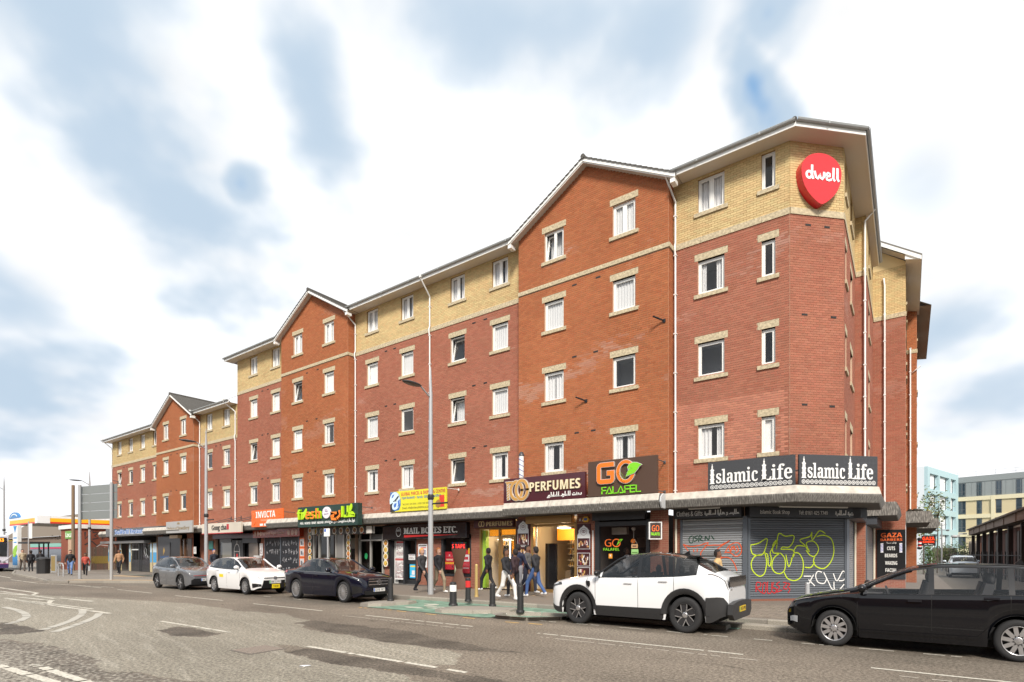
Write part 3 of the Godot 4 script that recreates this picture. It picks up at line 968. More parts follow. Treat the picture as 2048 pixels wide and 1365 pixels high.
func make_canopies() -> void:
	var nt := noise_tex(0.03, 0.35, 1.0, 512, 77, 5)
	m_conc = mk(0.42, 0.40, 0.365, 0.88, 0, {"tex": nt, "tri": 1.0})
	m_conc.uv1_scale = Vector3(1.6, 0.25, 1.6)
	var cn := part("canopy", building)
	var y := 3.6
	canopy([[V(-58.3, 0, 0), V(-58.3, 0, 1.0)], [V(-47.5, 0, 0), V(-47.5, 0, 1.0)]], y - 0.1, cn, true, true)
	canopy([[V(-47.5, 0, 0.45), V(-47.5, 0, 1.45)], [V(-41.3, 0, 0.45), V(-41.3, 0, 1.45)]], y - 0.08, cn, true, true)
	canopy([[V(-41.3, 0, 0), V(-41.3, 0, 1.0)], [V(-30.1, 0, 0), V(-30.1, 0, 1.0)]], y - 0.05, cn, true, true)
	canopy([[V(-30.1, 0, 0.45), V(-30.1, 0, 1.45)], [V(-23.9, 0, 0.45), V(-23.9, 0, 1.45)]], y - 0.03, cn, true, true)
	canopy([[V(-23.9, 0, 0), V(-23.9, 0, 1.0)], [V(-12.9, 0, 0), V(-12.9, 0, 1.0)]], y - 0.02, cn, true, true)
	canopy([[V(-12.94, 0, 0.45), V(-12.94, 0, 1.45)], [V(-6.58, 0, 0.45), V(-6.58, 0, 1.45)]], y, cn, true, true)
	canopy([[V(-6.58, 0, 0), V(-6.58, 0, 1.0)], [V(-4.2, 0, 0), V(-3.9, 0, 1.0)], [V(-4.0, 0, -0.2), V(-2.54, 0, 1.0)], [V(-1.7, 0, -2.5), V(-0.64, 0, -0.9)], [V(-1.64, 0, -4.0), V(-0.64, 0, -4.0)]], y + 0.02, cn, true, true)
	canopy([[V(-1.3, 0, -5.9), V(-0.24, 0, -5.9)], [V(-1.3, 0, -10.6), V(-0.24, 0, -10.6)]], y - 0.07, cn, true, true)
	canopy([[V(-0.1, 0, -11.0), V(0.88, 0, -11.0)], [V(-0.1, 0, -16.6), V(0.88, 0, -16.6)]], y - 0.14, cn, true, true)
	canopy([[V(0.35, 0, -17.0), V(1.34, 0, -17.0)], [V(0.35, 0, -26), V(1.34, 0, -26)]], y - 0.18, cn, true, true)
	# end caps of the step between the gable canopy and the corner
	var cap := MB.new()
	cap.slab(P2([0.45, 0.02, 0.62, 0.02, 0.82, -0.1, 0.86, -0.26, 0.74, -0.46, 0.45, -0.46]), Transform3D(Basis(V(0, 0, 1), UP, V(-1, 0, 0)), V(-6.53, 3.6, 0.62)), -0.05, 0.0)
	obj("end_cap", cap, mk(0.5, 0.52, 0.53, 0.5), cn)
	var rubbish := MB.new()
	for k in 14:
		rubbish.ball(V(0.0 + rng.randf() * 0.5, 3.5 + rng.randf() * 0.08, -11.3 - rng.randf() * 0.8), V(0.09, 0.06, 0.09), 6, 4)
	tag(obj("leaf_heap", rubbish, mk(0.03, 0.028, 0.02, 0.95)), "dark heap of dead leaves on the canopy above the barber's corner", "leaves")

func make_ground_floor(mort: Material) -> void:
	var t0 := frame(V(0, 0, 0), V(1, 0, 0))
	# [x0, x1, z, openings as x, y, w, h]
	var runs := [
		[-58.0, -47.5, 0.0, [[-58.0, 0.0, 9.9, 3.1]]],
		[-47.5, -41.3, 0.45, [[-47.5, 0.0, 5.2, 3.1]]],
		[-41.3, -36.05, 0.0, [[-39.1, 0.0, 3.2, 3.1]]],
		[-36.05, -30.1, 0.0, [[-36.05, 0.0, 2.9, 3.1], [-32.55, 0.0, 2.45, 3.0]]],
		[-30.1, -23.85, 0.45, [[-30.1, 0.0, 1.9, 3.0], [-26.95, 0.0, 3.1, 3.05]]],
		[-23.85, -12.85, 0.0, [[-23.85, 0.0, 2.35, 3.05], [-21.12, 0.0, 1.92, 2.6], [-17.56, 0.62, 1.8, 1.9], [-15.26, 0.0, 2.0, 3.1]]],
		[-12.85, -6.6, 0.45, [[-12.2, 0.0, 2.05, 3.12], [-9.38, 0.0, 2.13, 3.15]]],
		[-6.6, -4.25, 0.0, [[-6.28, 0.6, 2.0, 2.55]]]]
	for r in runs:
		var t := frame(V(r[0], 0, r[2]), V(1, 0, 0))
		var wl := part("shop_wall", building)
		var mb := MB.new(); var bk := MB.new(); var hs := []
		for o in r[3]:
			hs.append(Rect2(o[0] - r[0], o[1], o[2], o[3]))
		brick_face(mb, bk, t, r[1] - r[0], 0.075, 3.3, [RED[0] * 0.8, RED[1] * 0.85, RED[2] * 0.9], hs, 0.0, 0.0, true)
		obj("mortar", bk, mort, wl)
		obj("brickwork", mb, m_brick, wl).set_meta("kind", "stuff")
	# dark interiors behind the openings
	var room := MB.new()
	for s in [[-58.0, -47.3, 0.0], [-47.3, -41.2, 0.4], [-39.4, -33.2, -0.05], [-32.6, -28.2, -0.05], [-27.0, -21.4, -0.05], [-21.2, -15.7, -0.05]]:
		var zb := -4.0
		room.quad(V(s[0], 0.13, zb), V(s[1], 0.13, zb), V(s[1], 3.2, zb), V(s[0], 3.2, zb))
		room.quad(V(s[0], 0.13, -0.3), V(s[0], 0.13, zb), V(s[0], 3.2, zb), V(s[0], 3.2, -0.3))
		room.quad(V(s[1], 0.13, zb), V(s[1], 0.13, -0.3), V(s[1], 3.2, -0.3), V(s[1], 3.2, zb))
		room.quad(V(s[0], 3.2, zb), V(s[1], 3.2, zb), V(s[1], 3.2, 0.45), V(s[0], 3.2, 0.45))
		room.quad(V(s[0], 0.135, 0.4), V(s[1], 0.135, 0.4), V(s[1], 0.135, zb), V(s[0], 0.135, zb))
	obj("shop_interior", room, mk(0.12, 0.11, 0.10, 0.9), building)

# ---------------------------------------------------------------- road, pavements, kerbs, markings
func sheet(mb: MB, pts: Array, y: float) -> void:
	# pts as x, z pairs
	var poly := PackedVector2Array()
	for i in range(0, pts.size(), 2):
		poly.push_back(Vector2(pts[i], -pts[i + 1]))
	mb.slab(poly, Transform3D(Basis(V(1, 0, 0), V(0, 0, -1), V(0, 1, 0)), V(0, y, 0)), 0, 0)

func grain_image(size: int, lo: float, hi: float, specks: float, sd: int) -> Image:
	var im := Image.create(size, size, false, Image.FORMAT_RGB8)
	var r := RandomNumberGenerator.new(); r.seed = sd
	var f := FastNoiseLite.new(); f.seed = sd; f.frequency = 0.11; f.fractal_octaves = 3
	for y in size:
		for x in size:
			var v := lerpf(lo, hi, clampf(0.5 + f.get_noise_2d(x, y) * 0.8 + (r.randf() - 0.5) * 0.75, 0, 1))
			var k := r.randf()
			if k < specks: v = minf(1.0, v * 1.5)
			elif k < specks * 2.2: v *= 0.55
			im.set_pixel(x, y, Color(v, v * 0.99, v * 0.97))
	return im

func make_ground() -> void:
	# what the road surface is made of: brown coarse asphalt, lighter patches with ragged edges, dark worn strips, dust
	var x0 := -42.0; var x1 := 8.0; var z0 := 4.5; var z1 := 18.0
	var w := 1280; var h := 400
	var light := [P2([-60, 13.4, -30, 12.6, -21.7, 10.74, -19.1, 10.25, -15.8, 10.5, -13.9, 10.2, -11.9, 10.7, -11.1, 11.45, -9.6, 11.65, -7.8, 11.5, -6.0, 11.8, -5.55, 12.5, -5.9, 12.75, -8.6, 12.85, -9.4, 13.05, -8.5, 13.35, -7.2, 13.45, -5.9, 13.2, -5.2, 13.6, -6.2, 14.6, -7.8, 15.3, -9.4, 15.65, -12.6, 15.5, -14.4, 15.85, -22, 17.0, -60, 18])]
	var dark := [P2([-11.8, 11.1, -11.9, 10.58, -8.9, 10.5, -6.4, 10.95, -5.3, 11.15, -6.4, 11.6, -8.1, 11.7, -9.8, 11.55]), P2([-8.6, 13.36, -8.7, 12.95, -6.2, 12.93, -4.3, 12.9, -4.0, 13.2, -5.6, 13.35, -6.9, 13.5]), P2([-13.2, 13.64, -13.35, 13.0, -11.5, 12.95, -11.2, 13.44, -11.9, 13.65]), P2([-17.8, 15.2, -16.8, 15.0, -15.0, 15.0, -14.9, 15.44, -15.1, 15.75])]
	var rough := P2([-16, 16.2, -13.3, 15.7, -12.5, 15.5, -10.4, 15.5, -9.4, 15.65, -8.2, 15.45, -6.8, 15.1, -6.5, 18, -20, 18])
	var n1 := FastNoiseLite.new(); n1.seed = 5; n1.frequency = 0.9; n1.fractal_octaves = 4
	var n2 := FastNoiseLite.new(); n2.seed = 6; n2.frequency = 0.25; n2.fractal_octaves = 3
	var n3 := FastNoiseLite.new(); n3.seed = 8; n3.frequency = 1.6; n3.fractal_octaves = 3
	var im := Image.create(w, h, false, Image.FORMAT_RGB8)
	var sp := Geometry2D
	for j in h:
		var z := lerpf(z0, z1, (j + 0.5) / h)
		for i in w:
			var x := lerpf(x0, x1, (i + 0.5) / w)
			var a := n1.get_noise_2d(x, z)
			var b := n2.get_noise_2d(x * 0.4, z * 1.3)
			var p := Vector2(x + a * 0.22, z + n1.get_noise_2d(z + 40.0, x) * 0.16)
			var c := Vector3(0.275, 0.238, 0.198) * (1.0 + b * 0.35 + a * 0.12)
			if z > 9.9 and x < -3.5:
				if sp.is_point_in_polygon(p, light[0]):
					# pale dust dragged along by the traffic
					var st := n3.get_noise_2d(x * 0.22 + z * 0.10, z * 2.6 - x * 0.55)
					c = Vector3(0.39, 0.362, 0.305) * (1.0 + b * 0.22 + a * 0.08)
					var dust := clampf((st - 0.12) * 2.0, 0.0, 1.0) * (0.65 if x > -30 else 0.3)
					c = c.lerp(Vector3(0.6, 0.57, 0.5), dust * 0.6)
				if sp.is_point_in_polygon(p, rough):
					c = Vector3(0.19, 0.165, 0.14) * (1.0 + a * 0.5)
					if n3.get_noise_2d(x * 7.0, z * 11.0) > 0.12 - 0.35 * smoothstep(15.6, 17.0, z): c = Vector3(0.47, 0.44, 0.39)
				for dk in dark:
					if sp.is_point_in_polygon(p, dk): c = Vector3(0.17, 0.148, 0.125) * (1.0 + a * 0.5)
			elif z < 7.6:
				c *= 0.82 + 0.1 * a
				if x < -13 and z > 5.0: c = c.lerp(Vector3(0.33, 0.31, 0.27), 0.45 * smoothstep(-24.0, -31.0, x))
			else:
				var crack := absf(n2.get_noise_2d(x * 0.35 + 9.0, z * 2.0))
				if crack < 0.012 and z > 9.6: c *= 0.6
			var edge := minf(minf(i, w - 1 - i), minf(j, h - 1 - j))
			c = Vector3(0.25, 0.22, 0.185).lerp(c, smoothstep(0.0, 12.0, edge))
			im.set_pixel(i, j, Color(c.x, c.y, c.z).linear_to_srgb())
	var rm := StandardMaterial3D.new()
	rm.albedo_texture = ImageTexture.create_from_image(im)
	rm.roughness = 0.78
	rm.metallic_specular = 0.35
	rm.detail_enabled = true
	var gi := grain_image(512, 0.62, 1.0, 0.05, 3)
	rm.detail_albedo = ImageTexture.create_from_image(gi)
	rm.detail_blend_mode = BaseMaterial3D.BLEND_MODE_MUL
	rm.detail_uv_layer = BaseMaterial3D.DETAIL_UV_2
	rm.uv2_triplanar = true; rm.uv2_world_triplanar = true
	rm.uv2_scale = Vector3.ONE * 0.27
	var mb := MB.new()
	var xs := [-400.0, -90.0, -42.0, -20.0, 8.0, 40.0, 400.0]; var zs := [-400.0, -60.0, 4.5, 11.0, 18.0, 60.0, 300.0]
	for i in 6:
		for j in 6:
			mb.quad(V(xs[i], 0, zs[j + 1]), V(xs[i + 1], 0, zs[j + 1]), V(xs[i + 1], 0, zs[j]), V(xs[i], 0, zs[j]))
			var k := mb.uv.size() - 4
			for q in 4:
				var p := mb.v[k + q]
				mb.uv[k + q] = Vector2(clampf((p.x - x0) / (x1 - x0), 0.001, 0.999), clampf((p.z - z0) / (z1 - z0), 0.002, 0.998))
	struct("road", mb, rm)
	var grain := ImageTexture.create_from_image(grain_image(256, 0.75, 1.0, 0.03, 9))
	# pavement along the shops: small dark setts, one sheet with laid pieces near the corner
	var m_pave := mk(0.25, 0.215, 0.185, 0.8, 0, {"tex": grain, "tri": 1.1})
	var pv := MB.new()
	sheet(pv, [-60, -3.0, -60, 4.78, -37, 3.55, -34.5, 4.2, -30, 4.75, 0.9, 4.75, 1.5, 3.6, 1.6, -30, -1.3, -30, -1.3, -5, -4.2, -0.05, -7, 0.5, -58, 0.0], 0.12)
	struct("pavement", pv, m_pave)
	var sl := MB.new()
	for i in 62:
		for j in 16:
			var xx := -8.4 + i * 0.15; var zz := 0.9 + j * 0.215 + (0.1 if i % 2 == 1 else 0.0)
			if zz + 0.2 > 4.7: continue
			var tone := 0.85 + rng.randf() * 0.35
			sl.col = Color(0.27 * tone, 0.228 * tone, 0.19 * tone)
			sl.box(xx + 0.004, xx + 0.146, 0.118, 0.127 + rng.randf() * 0.003, zz + 0.004, zz + 0.207)
	var so := obj("block_paving", sl, mk(1, 1, 1, 0.85, 0, {"vc": true, "tex": grain, "tri": 2.0}))
	so.set_meta("kind", "structure")
	# kerb stones, each a piece of its own
	var kerb := Node3D.new(); kerb.name = "kerb"; add_child(kerb); kerb.set_meta("kind", "structure")
	var km := [mk(0.36, 0.335, 0.295, 0.85, 0, {"tex": grain, "tri": 1.3}), mk(0.31, 0.29, 0.26, 0.85, 0, {"tex": grain, "tri": 1.3}), mk(0.40, 0.375, 0.33, 0.85, 0, {"tex": grain, "tri": 1.3})]
	kerb_line(kerb, [V(-30, 0, 4.75), V(1.0, 0, 4.75)], 0.14, 0.127, km)
	kerb_line(kerb, [V(-58, 0, 3.2), V(-46, 0, 2.9), V(-38, 0, 3.3), V(-34.5, 0, 4.2), V(-30, 0, 4.75)], 0.14, 0.127, km)
	kerb_line(kerb, [V(-3.9, 0, 5.55), V(2.5, 0, 5.6)], 0.3, 0.10, km)
	kerb_line(kerb, [V(-64, 0, 5.3), V(-55, 0, 7.3), V(-46.5, 0, 8.1), V(-41, 0, 8.75), V(-38.8, 0, 9.1), V(-37.2, 0, 8.6), V(-36, 0, 7.4), V(-34.4, 0, 6.3), V(-32.5, 0, 5.75)], 0.15, 0.125, km)
	# far pavement on the left, where the bus stops
	var lp := MB.new()
	sheet(lp, [-120, 5.2, -64, 5.3, -55, 7.25, -46.5, 8.05, -41, 8.7, -38.8, 9.0, -37.3, 8.5, -36.1, 7.35, -34.5, 6.25, -32.5, 5.7, -33.5, 4.9, -36, 3.7, -40, 3.4, -46, 3.1, -58, 3.3, -58, -4, -120, -30], 0.115)
	struct("bus_stop_pavement", lp, mk(0.30, 0.275, 0.245, 0.85, 0, {"tex": grain, "tri": 0.9}))
	# cycle track
	var cy := MB.new()
	sheet(cy, [-14.5, 4.9, -3.0, 4.9, -3.0, 6.1, -6.9, 6.2, -8.4, 7.3, -8.9, 7.7, -13.5, 7.65, -13.2, 5.7, -14.5, 5.4], 0.012)
	var cy2 := MB.new()
	sheet(cy2, [-47, 3.0, -40, 3.55, -36, 3.95, -33.6, 5.2, -32.2, 5.6, -30.5, 5.7, -30.2, 5.1, -33, 4.6, -35.0, 4.1, -38.0, 3.5, -46, 3.0], 0.128)
	var gm := mk(0.22, 0.36, 0.27, 0.8, 0, {"tex": noise_tex(0.012, 0.7, 1.0, 512, 45), "tri": 0.35})
	struct("cycle_track", cy, gm); struct("cycle_track", cy2, gm)
	var worn := MB.new()
	for k in 26:
		var a := V(-12.6 + rng.randf() * 4.2, 0, 5.9 + rng.randf() * 1.2)
		var r := 0.05 + rng.randf() * 0.16
		var po := PackedVector2Array()
		for q in 8:
			po.push_back(Vector2(a.x + cos(q * 0.785) * r * (0.7 + rng.randf()) * 1.8, -a.z + sin(q * 0.785) * r * (0.5 + rng.randf() * 0.5)))
		worn.slab(po, Transform3D(Basis(V(1, 0, 0), V(0, 0, -1), UP), V(0, 0.017 + k * 0.0002, 0)), 0, 0)
	struct("worn_cycle_marking", worn, mk(0.5, 0.5, 0.42, 0.85))
	var tac := MB.new()
	sheet(tac, [-38.5, 8.6, -36.4, 7.2, -34.8, 6.2, -33.6, 5.6, -34.3, 5.2, -36.6, 6.4, -39.0, 7.9], 0.122)
	sheet(tac, [-43.5, 4.9, -40, 4.6, -40, 3.9, -44, 4.0], 0.122)
	struct("tactile_paving", tac, mk(0.45, 0.33, 0.2, 0.85))
	# traffic islands with bollards at the side road
	island("kerbed concrete island in the road beside the front of the dark saloon", [-13.9, 5.75, -13.1, 5.9, -12.95, 6.4, -13.2, 7.3, -13.5, 7.6, -14.0, 7.5, -14.2, 6.9], 0.10, km)
	island("wedge shaped kerbed island between the two ends of the green cycle track", [-10.95, 6.5, -10.3, 6.0, -9.3, 5.75, -8.95, 5.9, -8.85, 6.5, -9.6, 7.2, -10.4, 7.6, -10.8, 7.45], 0.10, km)
	island("long kerbed island ahead of the white car", [-8.55, 7.55, -8.6, 7.0, -7.8, 6.55, -6.5, 6.35, -3.2, 6.3, -3.2, 5.85, -6.6, 5.95, -7.2, 6.0, -7.0, 6.9, -7.6, 7.5], 0.09, km)
	make_markings()

func kerb_line(parent: Node3D, p: Array, wdt: float, hgt: float, mats: Array) -> void:
	for i in p.size() - 1:
		var a: Vector3 = p[i]; var b: Vector3 = p[i + 1]
		var l := a.distance_to(b)
		var dir := (b - a).normalized(); var n := dir.cross(UP)
		var cnt := maxi(1, int(round(l / 0.92)))
		for k in cnt:
			var s := l / cnt
			var mb := MB.new()
			var o := a + dir * (s * k + 0.005)
			var e := dir * (s - 0.01)
			var r := 0.022
			# rounded top edge towards the road
			var pr := [Vector2(0, 0), Vector2(wdt, 0), Vector2(wdt, hgt - r), Vector2(wdt - r * 0.35, hgt - r * 0.35), Vector2(wdt - r, hgt), Vector2(0, hgt)]
			for q in pr.size():
				var u: Vector2 = pr[q]; var v2: Vector2 = pr[(q + 1) % pr.size()]
				mb.quad(o + n * v2.x + UP * v2.y, o + n * u.x + UP * u.y, o + e + n * u.x + UP * u.y, o + e + n * v2.x + UP * v2.y)
			mb.quad(o, o + n * wdt, o + n * wdt + UP * (hgt - r), o + UP * hgt)
			mb.quad(o + e + n * wdt, o + e, o + e + UP * hgt, o + e + n * wdt + UP * (hgt - r))
			obj("kerb_stone", mb, mats[rng.randi() % mats.size()], parent)

func island(label: String, pts: Array, hgt: float, mats: Array) -> void:
	var o := thing("traffic_island", label, "traffic island", Vector3.ZERO, 0.0, "islands at the side road")
	var poly := PackedVector2Array()
	for i in range(0, pts.size(), 2):
		poly.push_back(Vector2(pts[i], -pts[i + 1]))
	var area := 0.0
	for i in poly.size():
		area += poly[i].cross(poly[(i + 1) % poly.size()])
	if area < 0: poly.reverse()
	var inner := Geometry2D.offset_polygon(poly, -0.14)
	var t := Transform3D(Basis(V(1, 0, 0), V(0, 0, -1), UP), Vector3.ZERO)
	for i in poly.size():
		var a := poly[i]; var b := poly[(i + 1) % poly.size()]
		var cnt := maxi(1, int(round(a.distance_to(b) / 0.6)))
		for k in cnt:
			var p := a.lerp(b, (k + 0.008) / cnt); var q := a.lerp(b, (k + 0.992) / cnt)
			var nn := Vector2(-(b - a).y, (b - a).x).normalized()
			var mb := MB.new()
			var p2 := p + nn * 0.15; var q2 := q + nn * 0.15
			mb.quad(t * V(p.x, p.y, 0), t * V(q.x, q.y, 0), t * V(q.x + nn.x * 0.02, q.y + nn.y * 0.02, hgt), t * V(p.x + nn.x * 0.02, p.y + nn.y * 0.02, hgt))
			mb.quad(t * V(p.x + nn.x * 0.02, p.y + nn.y * 0.02, hgt), t * V(q.x + nn.x * 0.02, q.y + nn.y * 0.02, hgt), t * V(q2.x, q2.y, hgt + 0.01), t * V(p2.x, p2.y, hgt + 0.01))
			obj("kerb_stone", mb, mats[rng.randi() % mats.size()], o)
	var top := MB.new()
	for pl in inner:
		top.slab(pl, t, 0.0, hgt + 0.004)
	obj("infill", top, mk(0.26, 0.235, 0.2, 0.9), o)

# a painted line with worn, uneven edges
func paint(mb: MB, a: Vector2, b: Vector2, wd: float, wear := 0.3, y := 0.005) -> void:
	var l := a.distance_to(b)
	var n := maxi(2, int(l / 0.07))
	var d := (b - a) / l
	var o := Vector2(-d.y, d.x)
	for i in n:
		if rng.randf() < wear * 0.25: continue
		var p := a + d * (l * i / n); var q := a + d * (l * (i + 1) / n)
		var w0 := wd * (0.5 - wear * 0.25 * rng.randf()); var w1 := wd * (0.5 - wear * 0.25 * rng.randf())
		if mb.v.size() > 0 and i == 0: pass
		mb.quad(V(p.x + o.x * w0, y, p.y + o.y * w0), V(p.x - o.x * w1, y, p.y - o.y * w1), V(q.x - o.x * w1, y, q.y - o.y * w1), V(q.x + o.x * w0, y, q.y + o.y * w0))

func make_markings() -> void:
	var m := mk(0.72, 0.68, 0.58, 0.8, 0, {"tex": noise_tex(0.05, 0.72, 1.0, 256, 91), "tri": 1.2})
	var pale := mk(0.45, 0.41, 0.35, 0.85)
	var lane := MB.new()
	for d in [[-14.8, -11.55], [-8.7, -5.0], [-2.6, 1.5], [-24.5, -19.6]]:
		paint(lane, Vector2(d[0], 12.85 + (0.25 if d[0] < -20 else 0.0)), Vector2(d[1], 12.8), 0.1, 0.35)
	struct("lane_marking", lane, m)
	var bay := MB.new()
	for d in [[-35.0, -31.0], [-29.0, -25.3], [-23.2, -19.4], [-17.4, -13.65], [-11.74, -8.0], [-6.25, -2.2], [-0.44, 2.5]]:
		paint(bay, Vector2(d[0], 9.1), Vector2(d[1], 9.1), 0.08, 0.15)
	struct("lane_marking", bay, m)
	var thin := MB.new()
	for d in [[-12.2, -7.8], [-5.92, -1.9], [-0.1, 2.0]]:
		paint(thin, Vector2(d[0], 9.5), Vector2(d[1], 9.48), 0.05, 0.8)
	struct("worn_lane_marking", thin, pale)
	var bd := MB.new()
	for d in [[-6.35, -5.75], [-5.25, -4.65], [-4.23, -3.8], [-3.39, -2.91], [-2.43, -2.1], [-1.6, -1.1], [-0.7, -0.2], [0.2, 0.7], [-18, -17.5], [-20, -19.5]]:
		paint(bd, Vector2(d[0], 7.27), Vector2(d[1], 7.27), 0.06, 0.4)
	paint(bd, Vector2(-7.45, 7.3), Vector2(-6.88, 7.32), 0.06, 0.3); paint(bd, Vector2(-7.45, 7.25), Vector2(-7.38, 6.75), 0.06, 0.3)
	paint(bd, Vector2(-6.8, 6.7), Vector2(-6.5, 6.6), 0.06, 0.3)
	struct("parking_marking", bd, m)
	# zig-zags, arrow and letters worn into the road on the left
	var zz := MB.new()
	for d in [[-36, 11.9, -29.3, 11.85], [-29.3, 11.85, -27.7, 12.4], [-27.7, 12.4, -32, 13.0], [-25.3, 12.1, -22.6, 11.9], [-24.2, 12.65, -22.4, 13.2], [-22.4, 13.2, -25.5, 13.3], [-24, 12.6, -27, 12.9], [-27, 13.3, -23.2, 13.2], [-23.2, 13.2, -17.8, 12.95], [-32, 12.5, -25.2, 12.3]]:
		paint(zz, Vector2(d[0], d[1]), Vector2(d[2], d[3]), 0.16, 0.5)
	struct("zigzag_marking", zz, m)
	var arc := MB.new()
	for pl in [[-22.5, 14.2, -21, 14.2, -19.7, 14.32, -18.6, 14.52, -17.7, 14.85, -17.1, 15.2], [-19.5, 13.1, -18.7, 13.3, -17.8, 13.62, -16.7, 14.1, -15.9, 14.55, -15.2, 15.0], [-18.1, 13.1, -17.3, 13.4, -16.2, 13.95, -15.3, 14.5, -14.6, 14.95], [-24, 14.9, -22.3, 15.0, -21, 15.3]]:
		for i in range(0, pl.size() - 2, 2):
			paint(arc, Vector2(pl[i], pl[i + 1]), Vector2(pl[i + 2], pl[i + 3]), 0.18, 0.3, 0.006)
	struct("tyre_rubbed_marking", arc, mk(0.42, 0.4, 0.35, 0.8))
	var kl := MB.new()
	paint(kl, Vector2(-11.3, 16.55), Vector2(-8.6, 16.35), 0.14, 0.5); paint(kl, Vector2(-10.6, 16.2), Vector2(-8.2, 16.1), 0.14, 0.6)
	paint(kl, Vector2(-45, 9.5), Vector2(-38.5, 9.7), 0.1, 0.4); paint(kl, Vector2(-38.5, 9.65), Vector2(-31, 8.6), 0.1, 0.5); paint(kl, Vector2(-56, 8.3), Vector2(-48, 8.9), 0.12, 0.5)
	struct("edge_marking", kl, m)
	var yl := MB.new()
	for d in [[-13.6, 7.85], [-11.9, 7.85], [-10.7, 7.9], [-9.3, 7.95], [-7.9, 8.0], [-7.3, 7.9], [-12.5, 7.8]]:
		paint(yl, Vector2(d[0], d[1]), Vector2(d[0] + 0.4, d[1]), 0.08, 0.7)
	struct("yellow_marking", yl, mk(0.6, 0.38, 0.12, 0.85))
	# iron cover and a flattened can
	var mh := thing("manhole_cover", "oblong cast iron manhole cover set in the pale road", "manhole cover", V(-9.1, 0, 13.55))
	var pl := MB.new()
	pl.box(-0.33, 0.33, 0.001, 0.006, -0.33, 0.33)
	obj("frame", pl, mk(0.16, 0.14, 0.12, 0.7, 0.3), mh)
	var pt := MB.new()
	for i in 9:
		for j in 9:
			pt.box(-0.3 + i * 0.067, -0.3 + i * 0.067 + 0.045, 0.006, 0.011, -0.3 + j * 0.067, -0.3 + j * 0.067 + 0.045)
	obj("tread_plate", pt, mk(0.3, 0.25, 0.21, 0.75, 0.2), mh)
	var can := MB.new()
	can.ball(V(0, 0.012, 0), V(0.085, 0.012, 0.035), 10, 6)
	var co := obj("flattened_can", can, mk(0.75, 0.76, 0.78, 0.3, 0.6))
	co.position = V(-7.2, 0.0, 13.88); co.rotation.y = 0.9
	tag(co, "flattened shiny can lying on the road", "litter")

# ---------------------------------------------------------------- what stands behind and beside
func leaf_crown(mb: MB, centre: Vector3, rad: Vector3, clumps: int, per: int, leaf: float, cols: Array, spread := 0.28) -> Array:
	var tips := []
	for i in clumps:
		var d := Vector3(rng.randfn(), rng.randfn(), rng.randfn()).normalized()
		var r := pow(rng.randf(), 0.45)
		var cc := centre + Vector3(d.x * rad.x, d.y * rad.y, d.z * rad.z) * r
		tips.append(cc)
		var base: Array = cols[rng.randi() % cols.size()]
		for k in per:
			var p := cc + Vector3(rng.randfn() * rad.x, rng.randfn() * rad.y, rng.randfn() * rad.z) * spread
			var a := Vector3(rng.randfn(), rng.randfn() * 0.6, rng.randfn()).normalized() * leaf * (0.6 + rng.randf() * 0.8)
			var b := a.cross(Vector3(rng.randfn(), rng.randfn() + 0.5, rng.randfn())).normalized() * leaf * 0.45
			var f := 0.7 + rng.randf() * 0.6
			mb.col = Color(base[0] * f, base[1] * f, base[2] * f)
			mb.quad(p - a * 0.5, p - b * 0.5, p + a * 0.5, p + b * 0.5)
	return tips

func tree(called: String, label: String, at: Vector3, h: float, rad: Vector3, clumps: int, per: int, leaf: float, cols: Array, trunk := 0.12, cat := "tree") -> Node3D:
	var o := thing(called, label, cat, at)
	var mb := MB.new()
	var tips := leaf_crown(mb, V(0, h - rad.y, 0), rad, clumps, per, leaf, cols)
	var tr := MB.new()
	var fork := V(rng.randf() * 0.2, maxf(0.15, (h - rad.y * 1.7)), rng.randf() * 0.2)
	tr.rod(V(0, 0, 0), fork, trunk, trunk * 0.75, 8)
	for i in mini(tips.size(), 16):
		var e: Vector3 = tips[i]
		var mid := fork.lerp(e, 0.5) + V(rng.randfn() * 0.1, 0.15, rng.randfn() * 0.1)
		tr.tube(PackedVector3Array([fork, mid, e]), PackedFloat32Array([trunk * 0.5, trunk * 0.3, trunk * 0.1]), 5, false)
	obj("trunk", tr, mk(0.09, 0.07, 0.05, 0.9), o)
	obj("crown", mb, mk(1, 1, 1, 0.75, 0, {"vc": true, "back": 0.4}), o)
	return o

func far_window(parent: Node, t: Transform3D, x: float, y: float, w: float, h: float, fr: Material, split := true, deep := 0.15) -> void:
	var p := part("window", parent)
	p.transform = Transform3D(t.basis, t * V(x, y, 0))
	var f := MB.new()
	f.box(0, 0.07, 0, h, -deep, 0.02); f.box(w - 0.07, w, 0, h, -deep, 0.02); f.box(0.07, w - 0.07, 0, 0.07, -deep, 0.02); f.box(0.07, w - 0.07, h - 0.07, h, -deep, 0.02)
	if split: f.box(0.07, w - 0.07, h * 0.34, h * 0.34 + 0.06, -deep, 0.01)
	obj("frame", f, fr, p)
	var g := MB.new()
	g.quad(V(0.07, 0.07, 0.004), V(w - 0.07, 0.07, 0.004), V(w - 0.07, h - 0.07, 0.004), V(0.07, h - 0.07, 0.004))
	obj("pane", g, mk(0.03, 0.045, 0.06, 0.04, 0, {"spec": 0.9}), p)

